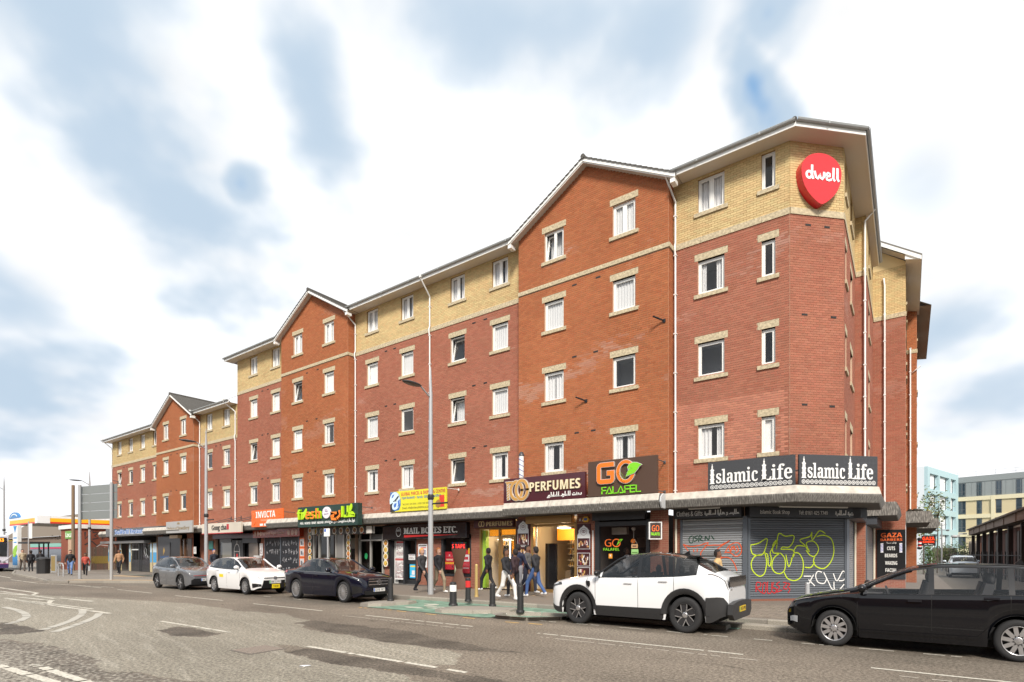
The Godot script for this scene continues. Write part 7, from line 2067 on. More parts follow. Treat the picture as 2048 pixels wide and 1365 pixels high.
	for i in 18:
		bd.col = [Color(0.02, 0.2, 0.7), Color(0.7, 0.05, 0.05), Color(0.05, 0.5, 0.1)][i / 2 % 3]
		bd.box(i * 0.049, i * 0.049 + 0.047, 0.315, 0.335, 0, 0.004); bd.box(i * 0.049, i * 0.049 + 0.047, 0.005, 0.025, 0, 0.004)
	obj("lamp_border", bd, mk(1, 1, 1, 0.4, 0, {"vc": true}), led)
	# ---- fresh food shop
	var fr := thing("food_shopfront", "aluminium food shopfront edged with panels of food pictures under the green board", "shopfront", V(-27.3, 0, 0.48))
	var mull := mk(0.42, 0.41, 0.38, 0.45, 0.3)
	dishes(fr, "food_strip", -0.02, 1.2, 0.4, 1.9, 0.06, 5, true); dishes(fr, "food_row", 0.42, 2.64, 5.1, 0.4, 0.06, 9, false, 0.86)
	for x in [0.42, 0.95, 1.75, 2.45, 3.1, 3.42]: panel_at(fr, "mullion", x, x + 0.07, 0.13, 2.64, -0.08, 0.03, mull)
	panel_at(fr, "grey_panel", 2.5, 3.1, 0.13, 2.64, -0.03, 0.0, mk(0.2, 0.19, 0.18, 0.4)); dishes(fr, "food_strip", 3.4, 1.2, 0.36, 1.42, 0.05, 5, true, 0.9)
	pane_at(fr, 0.49, 1.75, 0.13, 2.64, -0.04, 0.12); pane_at(fr, 1.8, 2.45, 0.13, 2.64, -0.04, 0.12)
	panel_at(fr, "pale_back", 0.5, 2.4, 0.13, 2.5, -1.6, -1.55, mk(0.4, 0.38, 0.33, 0.7)); panel_at(fr, "dark_arch", 1.5, 2.3, 0.4, 1.9, -1.5, -1.45, mk(0.03, 0.025, 0.02, 0.6))
	for x in [3.85, 4.72, 5.66]: panel_at(fr, "door_frame", x, x + 0.08, 0.13, 2.64, -0.52, -0.42, mull)
	panel_at(fr, "transom", 3.85, 5.7, 2.28, 2.36, -0.52, -0.42, mull); pane_at(fr, 3.93, 4.72, 0.13, 2.28, -0.46, 0.1)
	panel_at(fr, "louvre", 4.75, 5.66, 2.38, 2.62, -0.5, -0.46, mk(0.1, 0.1, 0.1, 0.5)); var gd := MB.new(); gd.slab(disc2(4.4, 1.5, 0.11, 0.16, 12), T, -0.45, -0.44); obj("green_sticker", gd, mk(0.02, 0.3, 0.1, 0.5), fr)
	dishes(fr, "food_board", 5.8, 0.97, 0.44, 2.06, -0.35, 6, true, 0.8); panel_at(fr, "small_sign", 0.45, 0.72, 2.66, 3.0, 0.1, 0.12, mk(0.6, 0.56, 0.5, 0.5)); panel_at(fr, "small_sign", 5.1, 5.5, 2.66, 3.02, -0.1, 0.12, mk(0.6, 0.58, 0.54, 0.5))
	# ---- repair shop
	var rs := thing("repair_shopfront", "closed phone repair shop with black graffitied shutters under an orange fascia", "shopfront", V(-33.48, 0, 0.05))
	panel_at(rs, "orange_fascia", 0, 3.4, 2.6, 3.08, 0.0, 0.3, mk(0.30, 0.035, 0.012, 0.2)); panel_at(rs, "orange_fascia", 3.4, 5.66, 2.6, 3.08, 0.4, 0.68, mk(0.30, 0.035, 0.012, 0.2))
	var rl := MB.new(); letters(rl, "Your Approved Repair Centre", T, 1.2, 2.72, 2.9, 0.22, 0.69, 0.695)
	for x in [4.6, 4.98, 5.34]: rl.slab(disc2(x, 2.84, 0.15, 0.16, 14), T, 0.69, 0.693)
	for x in [0.3, 0.62, 0.94]: rl.slab(disc2(x, 2.84, 0.12, 0.16, 14), T, 0.31, 0.313)
	obj("pale_lettering", rl, mk(0.55, 0.35, 0.28, 0.4), rs)
	for k in 2:
		var sx: float = 0.95 if k == 0 else 3.4
		var sz: float = 0.0 if k == 0 else 0.42
		var sl := shutter("roller_shutter", ["left black shutter with white scrawled tags beneath the orange fascia", "right black shutter with white scrawled tags beside the food pictures"][k], Transform3D(Basis(), V(-33.48 + sx, 0.14, 0.05 + sz)), 1.8, 2.45, mk(0.018, 0.018, 0.022, 0.4))
		var sc := MB.new()
		var r := RandomNumberGenerator.new(); r.seed = 50 + k
		for row in 4:
			var x := 0.15
			while x < 1.6:
				var pts := PackedVector2Array()
				var y := 2.1 - row * 0.5
				for i in 6: pts.push_back(Vector2(x + r.randf() * 0.22, y + (r.randf() - 0.5) * (0.36 if row != 3 else 0.2)))
				if not (row == 2 and k == 0): sc.stroke(pts, 0.028, T, 0.023, 0.023)
				x += 0.2 + r.randf() * 0.12
		obj("white_graffiti", sc, mk(0.42, 0.42, 0.44, 0.7), sl)
	for p in [[2.82, 0.0], [5.3, 0.4]]:
		for j in 4:
			poster(rs, "orange_poster", p[0], 1.98 - j * 0.56, 0.5, 0.54, 0.05 + p[1], [0.7, 0.14, 0.03], [[0.1, 0.12, 0.8, 0.76, 0.5, 0.5, 0.5], [0.25, 0.25, 0.3, 0.4, 0.12, 0.12, 0.14], [0.6, 0.2, 0.2, 0.3, 0.2, 0.2, 0.22]])
	panel_at(rs, "grey_box", -0.1, 0.5, 1.0, 1.5, 0, 0.2, mk(0.5, 0.5, 0.5, 0.5)); poster(rs, "notice", 0.3, 1.5, 0.36, 0.75, 0.02, [0.62, 0.62, 0.62], notice_bits(8, [0.3, 0.3, 0.3], 2))
	# ---- tea shop
	var ts := thing("tea_shopfront", "dark tea shopfront with a cup drawn on its black pier below the beige board", "shopfront", V(-38.97, 0, 0.02))
	panel_at(ts, "maroon_fascia", 0, 5.5, 2.62, 2.92, 0, 0.2, mk(0.07, 0.012, 0.018, 0.3)); panel_at(ts, "dark_wall", 0.1, 5.6, 0.13, 2.62, -0.3, -0.2, charcoal); panel_at(ts, "black_pier", 2.35, 3.8, 0.13, 2.5, -0.05, 0.08, mk(0.035, 0.035, 0.038, 0.5))
	panel_at(ts, "lit_window", 0.7, 2.2, 0.7, 2.35, -0.16, -0.12, mk(0.30, 0.28, 0.22, 0.3)); pane_at(ts, 0.6, 2.3, 0.6, 2.4, -0.05, 0.1); panel_at(ts, "door", 4.2, 5.3, 0.13, 2.3, -0.15, -0.1, mk(0.2, 0.16, 0.13, 0.3)); panel_at(ts, "shutter_box", 3.8, 5.6, 2.3, 2.62, -0.1, 0.12, mk(0.04, 0.04, 0.045, 0.4)); panel_at(ts, "grey_box", 0.8, 2.3, 2.36, 2.6, -0.05, 0.1, mk(0.12, 0.12, 0.125, 0.4))
	var cup := MB.new(); cup.stroke(P2([2.75, 0.9, 2.7, 1.75, 3.4, 1.75, 3.35, 0.9]), 0.04, T, 0.085, 0.09); cup.stroke(ring2(3.05, 1.75, 0.35, 0.5, 14, 0, PI), 0.04, T, 0.085, 0.09); cup.stroke(P2([3.05, 2.2, 3.08, 2.45]), 0.05, T, 0.085, 0.09)
	obj("cup_drawing", cup, mk(0.7, 0.7, 0.68, 0.5), ts); panel_at(ts, "red_tag", 2.98, 3.16, 1.1, 1.6, 0.08, 0.088, mk(0.5, 0.02, 0.02, 0.5)); panel_at(ts, "green_board", -0.9, -0.3, 1.9, 2.5, 0.0, 0.06, mk(0.03, 0.15, 0.13, 0.5))
	# ---- jeweller
	var js := thing("jewellery_shopfront", "brown and black jewellery shopfront under the silver board", "shopfront", V(-47.2, 0, 0.47))
	panel_at(js, "black_wall", 0.0, 4.0, 0.13, 2.9, -0.05, 0.0, mk(0.02, 0.02, 0.022, 0.3)); panel_at(js, "grey_panel", 0.2, 2.2, 0.5, 2.45, 0.0, 0.04, mk(0.06, 0.06, 0.065, 0.4)); var fl := MB.new(); fl.slab(P2([1.1, 1.5, 1.35, 1.8, 1.2, 2.1, 1.05, 1.85]), T, 0.04, 0.045); obj("gold_flame", fl, mk(0.4, 0.25, 0.06, 0.4), js); var bt := MB.new(); letters(bt, "SeaWorld", T, 0.5, 1.25, 1.5, 0.2, 0.04, 0.046, "Droid Sans", 400); obj("blue_lettering", bt, mk(0.02, 0.12, 0.35, 0.4), js)
	for x in [3.9, 4.5, 5.0]: panel_at(js, "brown_frame", x, x + 0.12, 0.13, 2.7, -0.1, 0.04, mk(0.12, 0.06, 0.03, 0.5))
	pane_at(js, 4.02, 5.0, 0.13, 2.6, -0.04, 0.15); panel_at(js, "sign_column", 5.05, 5.75, 0.13, 2.7, 0.0, 0.04, mk(0.05, 0.03, 0.02, 0.4)); poster(js, "white_notice", 6.0, 1.6, 0.4, 0.5, 0.02, [0.66, 0.66, 0.64], [[0.2, 0.2, 0.6, 0.5, 0.4, 0.4, 0.4]])
	var sp := MB.new(); sp.box(3.3, 4.6, 2.72, 2.95, 0.2, 0.5); obj("lit_panel", sp, mk(0.5, 0.36, 0.22, 0.5), js)
	# ---- restaurant
	var ws := thing("restaurant_shopfront", "dark glazed restaurant front with blue and white trim at the far left end", "shopfront", V(-58.0, 0, 0.3))
	panel_at(ws, "grey_fascia", -0.4, 9.0, 2.46, 2.66, 0.0, 0.5, mk(0.2, 0.2, 0.2, 0.5))
	var blue := mk(0.06, 0.32, 0.6, 0.4); var gold := mk(0.5, 0.42, 0.25, 0.4)
	for p in [[0.0, 0.3], [2.6, 3.0], [4.75, 5.1], [8.95, 9.35], [9.5, 10.4]]:
		panel_at(ws, "gold_edge", p[0], p[1], 0.13, 2.46, -0.02, 0.02, gold); panel_at(ws, "blue_panel", p[0] + 0.06, p[1] - 0.06, 0.9, 2.4, 0.02, 0.03, blue)
		panel_at(ws, "pale_panel", p[0] + 0.06, p[1] - 0.06, 1.7, 2.36, 0.03, 0.035, mk(0.5, 0.65, 0.75, 0.4))
	for x in [6.7, 7.1]: panel_at(ws, "dark_mullion", x, x + 0.2, 0.13, 2.46, -0.05, 0.02, charcoal)
	panel_at(ws, "lower_panel", 5.1, 8.95, 0.13, 1.1, -0.05, 0.0, mk(0.03, 0.033, 0.036, 0.2)); pane_at(ws, 5.1, 8.95, 1.1, 2.46, -0.02, 0.2); pane_at(ws, 0.3, 2.6, 0.13, 2.46, -0.02, 0.15); pane_at(ws, 3.2, 4.6, 0.13, 2.3, -0.3, 0.1)
	panel_at(ws, "door_stile", 3.85, 3.95, 0.13, 2.3, -0.32, -0.26, mk(0.4, 0.4, 0.38, 0.5)); poster(ws, "door_notice", 4.2, 1.4, 0.3, 0.5, -0.25, [0.65, 0.65, 0.65], [])
	var sl2 := MB.new(); sl2.box(0.5, 2.4, 1.9, 2.0, -1.5, -1.4); sl2.box(5.4, 8.6, 1.95, 2.02, -1.6, -1.5); obj("lit_strip", sl2, mk(0.7, 0.7, 0.65, 0.5, 0, {"glow": 0.5}), ws)
	var fsh := MB.new(); fsh.stroke(P2([8.0, 1.4, 7.7, 1.8, 7.9, 2.1, 8.2, 1.9, 8.1, 1.6, 8.5, 1.3]), 0.06, T, -0.012, -0.012); obj("fish_drawing", fsh, mk(0.55, 0.58, 0.58, 0.5), ws)

# ---------------------------------------------------------------- cars
# smooth curve through [x, y] points given with falling x
func cv(a: Array, x: float) -> float:
	var n := a.size()
	if x >= a[0][0]: return a[0][1]
	if x <= a[n - 1][0]: return a[n - 1][1]
	var i := 0
	while x < a[i + 1][0]: i += 1
	var h: float = a[i][0] - a[i + 1][0]
	var s: float = (a[i + 1][1] - a[i][1]) / h
	var s0: float = (a[i][1] - a[i - 1][1]) / (a[i - 1][0] - a[i][0]) if i > 0 else s
	var s1: float = (a[i + 2][1] - a[i + 1][1]) / (a[i + 1][0] - a[i + 2][0]) if i + 2 < n else s
	var m0: float = 0.0 if s0 * s <= 0 else 2 * s0 * s / (s0 + s)
	var m1: float = 0.0 if s1 * s <= 0 else 2 * s1 * s / (s1 + s)
	var t: float = (a[i][0] - x) / h
	return (2 * t * t * t - 3 * t * t + 1) * a[i][1] + (t * t * t - 2 * t * t + t) * h * m0 + (-2 * t * t * t + 3 * t * t) * a[i + 1][1] + (t * t * t - t * t) * h * m1

# the body's cross section at x: nine points from sill to roof centre as (z, y)
func section(c: Dictionary, x: float) -> Array:
	var w := cv(c.w, x); var top := cv(c.top, x); var belt := minf(cv(c.belt, x), top - 0.008)
	var g := clampf((top - belt) / 0.34, 0.0, 1.0)
	var yb: float = c.sill
	yb = lerpf(yb, yb + 0.10, smoothstep(c.front - 0.35, c.front, x))
	yb = lerpf(yb, yb + 0.16, smoothstep(c.rear + 0.4, c.rear, x))
	for wx in [c.wb / 2, -c.wb / 2]:
		var d: float = absf(x - wx)
		if d < c.arch: yb = maxf(yb, c.wr + sqrt(c.arch * c.arch - d * d) * 0.985)
	var hb := belt - yb
	var tz := lerpf(0.84, c.get("tumble", 0.735), g) * w
	var ty := lerpf(belt + (top - belt) * 0.62, top - 0.055, g)
	return [Vector2(w * 0.945, yb), Vector2(w * 0.985, yb + hb * 0.22), Vector2(w * 0.992, yb + hb * 0.52), Vector2(w, yb + hb * 0.8), Vector2(w * 0.975, belt - 0.012), Vector2(w * 0.945, belt), Vector2(tz, ty), Vector2(tz * lerpf(0.62, 0.72, g), lerpf(belt + (top - belt) * 0.9, top - 0.014, g)), Vector2(0, top)]

func skin(c: Dictionary, x: float, j: float, side: float, off := 0.0) -> Vector3:
	var s := section(c, x)
	var k := clampi(int(floor(j)), 0, 7)
	var p: Vector2 = s[k].lerp(s[k + 1], j - k)
	if off != 0.0:
		var d: Vector2 = s[mini(k + 1, 8)] - s[k]
		var nn := Vector2(d.y, -d.x).normalized()
		p += nn * off
	return V(x, p.y, p.x * side)

# a piece of the body surface between x0 > x1 and rows j0 < j1, pushed out by off
func patch(mb: MB, c: Dictionary, x0: float, x1: float, j0: float, j1: float, side: float, off: float, nx := 6, nj := 3, slant := 0.0) -> void:
	var pts := PackedVector3Array()
	for r in nj + 1:
		for q in nx + 1:
			var j := lerpf(j0, j1, float(r) / nj)
			var x := lerpf(x0, x1, float(q) / nx) + slant * float(r) / nj
			pts.push_back(skin(c, x, j, side, off))
	mb.grid(pts, nj + 1, nx + 1, side > 0)

func wheel(parent: Node3D, c: Dictionary, x: float, z: float, side: float) -> void:
	var w := part("wheel", parent, V(x, c.wr, z), 0.0 if side > 0 else PI)
	var r: float = c.wr; var rr: float = c.rim
	var ax := V(0, 0, 1)
	var t := MB.new()
	t.lathe(P2([rr * 0.98, -0.19, r - 0.05, -0.2, r - 0.012, -0.185, r, -0.15, r, -0.05, r - 0.012, -0.015, r - 0.05, 0.004, rr * 1.02, -0.004, rr * 0.98, -0.02]), Vector3.ZERO, ax, 40)
	obj("tyre", t, mk(0.018, 0.018, 0.019, 0.8), w)
	var b := MB.new()
	b.lathe(P2([rr * 0.9, -0.19, rr * 0.93, -0.05, rr * 0.985, -0.015, rr, -0.004, rr * 0.985, 0.0, rr * 0.94, -0.006]), Vector3.ZERO, ax, 40)
	var dsc := MB.new()
	dsc.lathe(P2([0.0, -0.11, rr * 0.5, -0.11, rr * 0.5, -0.09, 0.0, -0.085]), Vector3.ZERO, ax, 24); dsc.lathe(P2([rr * 0.92, -0.15, 0.0, -0.145]), Vector3.ZERO, ax, 24)
	obj("brake", dsc, mk(0.03, 0.03, 0.032, 0.6), w)
	var sp := MB.new(); var dk := MB.new()
	var n: int = c.spokes
	for k in n:
		var bt := Transform3D(Basis(V(0, 0, 1), TAU * k / n + 0.3), Vector3.ZERO)
		if c.style == 0:
			sp.slab(P2([-0.03, 0.05, 0.03, 0.05, 0.052, rr * 0.93, -0.005, rr * 0.95]), bt, -0.04, -0.012)
		elif c.style == 1:
			dk.slab(P2([-0.05, 0.05, 0.05, 0.05, 0.09, rr * 0.55, 0.115, rr * 0.9, -0.03, rr * 0.94, -0.045, rr * 0.5]), bt, -0.05, -0.02)
			for e in [[-0.05, 0.06, -0.045, rr * 0.5, -0.03, rr * 0.93], [0.06, 0.08, 0.09, rr * 0.55, 0.115, rr * 0.9]]: sp.stroke(P2([e[0], e[1], e[2], e[3], e[4], e[5]]), 0.016, bt, -0.022, -0.014)
		elif c.style == 2:
			sp.slab(P2([-0.012, 0.05, 0.012, 0.05, 0.014, rr * 0.95, -0.014, rr * 0.95]), bt, -0.035, -0.01)
		elif c.style == 3:
			for e in [-1.0, 1.0]: sp.slab(P2([0.012 * e - 0.018, 0.04, 0.012 * e + 0.018, 0.04, 0.06 * e + 0.02, rr * 0.94, 0.06 * e - 0.02, rr * 0.94]), bt, -0.04, -0.012)
		else:
			dk.slab(P2([-0.04, 0.05, 0.05, 0.05, 0.15, rr * 0.6, 0.09, rr * 0.95, -0.02, rr * 0.95]), bt, -0.05, -0.016); sp.slab(P2([0.02, 0.08, 0.05, 0.06, 0.15, rr * 0.6, 0.13, rr * 0.75]), bt, -0.03, -0.01)
	sp.lathe(P2([0.065, -0.05, 0.065, -0.015, 0.045, -0.005, 0.0, -0.004]), Vector3.ZERO, ax, 16)
	for k in 5:
		dk.lathe(P2([0.009, -0.02, 0.009, -0.008, 0.0, -0.006]), V(cos(k * 1.257) * 0.05, sin(k * 1.257) * 0.05, 0), ax, 6)
	var al := mk(0.55, 0.55, 0.56, 0.28, 0.8)
	obj("rim", b, al if c.style != 1 and c.style != 4 else mk(0.05, 0.05, 0.052, 0.35, 0.4), w); obj("spokes", sp, al, w); obj("hub_detail", dk, mk(0.025, 0.025, 0.027, 0.35), w)

func make_car(called: String, label: String, c: Dictionary, at: Vector3, facing: float) -> Node3D:
	var o := thing(called, label, c.get("kind", "car"), at, 0.0)
	o.scale = V(0.93 * facing, 1.03, 0.93 * facing)
	var paint: StandardMaterial3D = c.paint
	var black := mk(0.012, 0.012, 0.013, 0.3)
	var trim: StandardMaterial3D = mk(0.02, 0.02, 0.021, 0.55)
	# stations
	var xs := []
	for k in 61: xs.append(lerpf(c.front, c.rear, k / 60.0))
	for wx in [c.wb / 2, -c.wb / 2]:
		for k in 19: xs.append(wx + c.arch * cos(PI * k / 18.0) * 0.9995)
	for k in c.pillars: xs.append(k)
	xs.append_array([c.cowl, c.header, c.rear_header, c.rear_base])
	xs.sort(); xs.reverse()
	var st := [xs[0]]
	for x in xs:
		if st[st.size() - 1] - x > 0.004: st.append(x)
	var body := {"front_bumper": MB.new(), "body_shell": MB.new(), "rear_bumper": MB.new()}
	var doors := [MB.new(), MB.new()]
	var glassm := {}
	var wind := MB.new(); var back := MB.new(); var sides := []
	var npill: int = c.pillars.size()
	for side in [1.0, -1.0]:
		var secs := []
		for x in st: secs.append(section(c, x))
		# smooth normals over the grid
		var nrm := []
		for i in st.size():
			var row := []
			for j in 9:
				var i0 := maxi(i - 1, 0); var i1 := mini(i + 1, st.size() - 1); var j0 := maxi(j - 1, 0); var j1 := mini(j + 1, 8)
				var du := V(st[i1] - st[i0], secs[i1][j].y - secs[i0][j].y, (secs[i1][j].x - secs[i0][j].x) * side)
				var dv := V(0, secs[i][j1].y - secs[i][j0].y, (secs[i][j1].x - secs[i][j0].x) * side)
				if j == 8: dv = V(0, 0, -side)
				row.append((dv.cross(du) * side).normalized())
			nrm.append(row)
		for i in st.size() - 1:
			var xm: float = (st[i] + st[i + 1]) / 2
			for j in 8:
				var mb: MB = body.body_shell
				if xm < c.cowl and xm > c.rear_base and j == 5:
					var wi := -1
					for k in range(0, npill, 2):
						if xm < c.pillars[k] and xm > c.pillars[k + 1]: wi = k / 2
					if wi >= 0:
						var key := "%d %d" % [wi, int(side)]
						if not glassm.has(key): glassm[key] = MB.new()
						mb = glassm[key]
					elif xm < c.header + 0.3 and xm > c.rear_header - 0.05:
						mb = body.rear_bumper if false else body.front_bumper
				elif j >= 6 and xm < c.cowl and xm > c.header: mb = wind
				elif j >= 6 and xm < c.rear_header and xm > c.rear_base: mb = back
				elif j <= 4 and xm < c.doors[0] and xm > c.doors[1]: mb = doors[0]
				elif j <= 4 and xm < c.doors[1] and xm > c.doors[2]: mb = doors[1]
				var q := [[i, j], [i + 1, j], [i + 1, j + 1], [i, j + 1]]
				var k0 := mb.v.size()
				for e in q:
					var p: Vector2 = secs[e[0]][e[1]]
					mb.v.push_back(V(st[e[0]], p.y, p.x * side)); mb.n.push_back(nrm[e[0]][e[1]]); mb.c.push_back(Color.WHITE); mb.uv.push_back(Vector2.ZERO)
				if side > 0: mb.ix.append_array([k0, k0 + 1, k0 + 2, k0, k0 + 2, k0 + 3])
				else: mb.ix.append_array([k0, k0 + 2, k0 + 1, k0, k0 + 3, k0 + 2])
	# closed ends
	for e in [0, st.size() - 1]:
		var s := section(c, st[e])
		for j in 8:
			var a: Vector2 = s[j]; var b: Vector2 = s[j + 1]
			var f := -1.0 if e == 0 else 1.0
			body.body_shell.quad(V(st[e], a.y, a.x * f), V(st[e], a.y, -a.x * f), V(st[e], b.y, -b.x * f), V(st[e], b.y, b.x * f))
	var sh := obj("body_shell", body.body_shell, paint, o)
	if body.front_bumper.v.size() > 0: obj("pillar", body.front_bumper, black, o)
	for d in 2:
		var dn := obj("door", doors[d], paint, o)
		for side in [1.0, -1.0]:
			var hx: float = (c.doors[d + 1] + 0.16)
			var p := skin(c, hx, 3.35, side, 0.03)
			var hb := MB.new(); hb.pbox(p + V(-0.02, -0.014, -0.012), V(0.2, 0, 0), V(0, 0.028, 0), V(0, 0, 0.024))
			obj("handle", hb, c.get("handle", paint), dn)
	var seam := MB.new()
	for side in [1.0, -1.0]:
		for d in 3:
			patch(seam, c, c.doors[d] + 0.005, c.doors[d] - 0.005, 0.25, 4.95, side, 0.0018, 1, 10)
		patch(seam, c, c.cowl + 0.12, c.cowl + 0.1, 3.0, 4.9, side, 0.0018, 1, 4)
	obj("door_gap", seam, black, o)
	var tint: float = c.get("tint", 0.25)
	for key in glassm: obj("side_window", glassm[key], glass(tint if not key.begins_with("0") else tint * 0.55, 0.012), o)
	obj("windscreen", wind, glass(c.get("front_tint", 0.16), 0.02), o); obj("rear_window", back, glass(tint, 0.012), o)
	# pillars beside the windscreen, window trim, sills
	var ap := MB.new(); var tr := MB.new()
	for side in [1.0, -1.0]:
		var pa := PackedVector3Array()
		for k in 9: pa.push_back(skin(c, lerpf(c.cowl - 0.02, c.header, k / 8.0), 6.0, side, 0.0))
		ap.tube(pa, PackedFloat32Array([0.03]), 6)
		var pb := PackedVector3Array()
		for k in 15: pb.push_back(skin(c, lerpf(c.pillars[0], c.pillars[npill - 1], k / 14.0), 5.0, side, 0.004))
		tr.tube(pb, PackedFloat32Array([0.009]), 5)
		var pc := PackedVector3Array()
		for k in 15: pc.push_back(skin(c, lerpf(c.header, c.rear_header, k / 14.0), 6.1, side, 0.0))
		tr.tube(pc, PackedFloat32Array([0.012]), 5)
	obj("front_pillar", ap, paint if not c.get("black_pillars", false) else black, o); obj("window_trim", tr, c.get("window_trim", black), o)
	# underside, arches, cabin
	var un := MB.new()
	un.box(c.rear + 0.3, c.front - 0.3, c.sill - 0.02, c.sill + 0.24, -0.66, 0.66)
	for side in [1.0, -1.0]:
		for wx in [c.wb / 2, -c.wb / 2]:
			var pts := PackedVector3Array()
			for k in 13:
				var a := PI * k / 12
				pts.push_back(V(wx + cos(a) * c.arch, c.wr + sin(a) * c.arch, side * 0.9)); pts.push_back(V(wx + cos(a) * c.arch, c.wr + sin(a) * c.arch, side * 0.45))
			un.grid(pts, 13, 2, side > 0)
			un.quad(V(wx - c.arch, 0.2, side * 0.5), V(wx + c.arch, 0.2, side * 0.5), V(wx + c.arch, c.wr + c.arch, side * 0.5), V(wx - c.arch, c.wr + c.arch, side * 0.5))
		if c.get("cladding", 0.0) > 0.0:
			var cl := MB.new()
			patch(cl, c, c.wb / 2 - c.arch, -c.wb / 2 + c.arch, 0.0, c.cladding, side, 0.008, 20, 4); 
			for wx in [c.wb / 2, -c.wb / 2]:
				var pts := PackedVector3Array()
				for k in 17:
					var a := PI * (k / 16.0)
					for r in 3:
						var rad: float = c.arch + 0.06 * r - 0.005
						var x: float = wx + cos(a) * rad
						var zz := cv(c.w, x) * (0.945 + 0.045 * minf(1.0, r)) + 0.014
						pts.push_back(V(x, c.wr + sin(a) * rad, zz * side))
				cl.grid(pts, 17, 3, side < 0)
			obj("cladding", cl, c.get("clad_paint", trim), o)
	obj("underbody", un, mk(0.008, 0.008, 0.008, 0.9), o)
	var cab := part("cabin", o)
	var yb: float = c.sill + 0.28
	var seats := MB.new()
	for z in [-0.38, 0.38]:
		for x in [c.cowl - 1.15, c.cowl - 2.0]:
			seats.box(x - 0.02, x + 0.5, yb, yb + 0.16, z - 0.24, z + 0.24)
			seats.pbox(V(x + 0.02, yb + 0.1, z - 0.22), V(0.13, 0.02, 0), V(-0.16, 0.56, 0), V(0, 0, 0.44))
			seats.ball(V(x - 0.1, yb + 0.74, z), V(0.06, 0.1, 0.13), 10, 7); seats.rod(V(x - 0.09, yb + 0.6, z), V(x - 0.1, yb + 0.7, z), 0.03)
	obj("seat", seats, mk(0.03, 0.03, 0.032, 0.8), cab)
	var dash := MB.new(); dash.box(c.cowl - 0.5, c.cowl + 0.05, yb + 0.15, cv(c.belt, c.cowl) - 0.04, -0.7, 0.7)
	dash.box(c.rear + 0.3, c.cowl, c.sill + 0.1, c.sill + 0.3, -0.72, 0.72)
	var sw := PackedVector3Array()
	for k in 17: sw.push_back(V(c.cowl - 0.62 + sin(k * TAU / 16) * 0.06, yb + 0.38 + sin(k * TAU / 16) * 0.17, 0.36 + cos(k * TAU / 16) * 0.18))
	dash.tube(sw, PackedFloat32Array([0.016]), 6, false)
	obj("dashboard", dash, mk(0.02, 0.02, 0.022, 0.7), cab)
	# mirrors
	for side in [1.0, -1.0]:
		var m := MB.new()
		var p := skin(c, c.cowl - 0.25, 5.0, side, 0.0)
		m.ball(p + V(0.02, 0.1, side * 0.15), V(0.075, 0.075, 0.12), 12, 8); m.rod(p + V(0.03, 0.0, 0), p + V(0.02, 0.06, side * 0.1), 0.03, 0.025, 6)
		obj("door_mirror", m, c.get("mirror", paint), o)
	for side in [1.0, -1.0]:
		for wx in [c.wb / 2, -c.wb / 2]: wheel(o, c, wx, side * (cv(c.w, wx) - 0.025), side)
	# lamps
	for side in [1.0, -1.0]:
		var hl := MB.new(); var h: Array = c.head
		patch(hl, c, h[0], h[1], h[2], h[3], side, 0.012, 8, 3, h[4])
		var hn := obj("headlight", hl, mk(0.03, 0.032, 0.035, 0.08, 0, {"coat": 1.0}), o)
		var hr := MB.new(); patch(hr, c, lerpf(h[0], h[1], 0.12), lerpf(h[0], h[1], 0.7), lerpf(h[2], h[3], 0.3), lerpf(h[2], h[3], 0.85), side, 0.016, 6, 2, h[4] * 0.5)
		obj("reflector", hr, mk(0.62, 0.64, 0.66, 0.15, 0.4), hn)
		var tl := MB.new(); var t: Array = c.tail
		patch(tl, c, t[0], t[1], t[2], t[3], side, 0.012, 8, 3, t[4])
		obj("tail_light", tl, c.get("tail_mat", mk(0.35, 0.012, 0.012, 0.1, 0, {"coat": 1.0})), o)
	return o

# a plate, grille or badge on the front (dir 1) or rear (dir -1) of a car
func on_end(o: Node3D, c: Dictionary, called: String, dir: float, pts: Array, y: float, d0: float, d1: float, m: Material) -> MeshInstance3D:
	var x: float = c.front if dir > 0 else c.rear
	var mb := MB.new()
	mb.slab(P2(pts), end_frame(c, dir, y), d0, d1)
	return obj(called, mb, m, o)

func end_frame(c: Dictionary, dir: float, y: float) -> Transform3D:
	return Transform3D(Basis(V(0, 0, -dir), UP, V(dir, 0, 0)), V(c.front if dir > 0 else c.rear, y, 0))

func plate(o: Node3D, c: Dictionary, dir: float, y: float, text: String, col: Array, off := 0.02, blue := true) -> void:
	var n := on_end(o, c, "number_plate", dir, [-0.26, 0, 0.26, 0, 0.26, 0.112, -0.26, 0.112], y, off, off + 0.008, mk(col[0], col[1], col[2], 0.4))
	var l := MB.new(); letters(l, text, end_frame(c, dir, y), -0.19, 0.02, 0.43, 0.075, off + 0.008, off + 0.0095)
	obj("plate_lettering", l, mk(0.015, 0.015, 0.02, 0.5), n)
	var b := MB.new(); b.slab(P2([-0.255, 0.004, -0.215, 0.004, -0.215, 0.108, -0.255, 0.108]), end_frame(c, dir, y), off + 0.007, off + 0.0092)
	obj("plate_band", b, mk(0.02, 0.12, 0.5, 0.4) if blue else mk(0.05, 0.4, 0.1, 0.4), n)

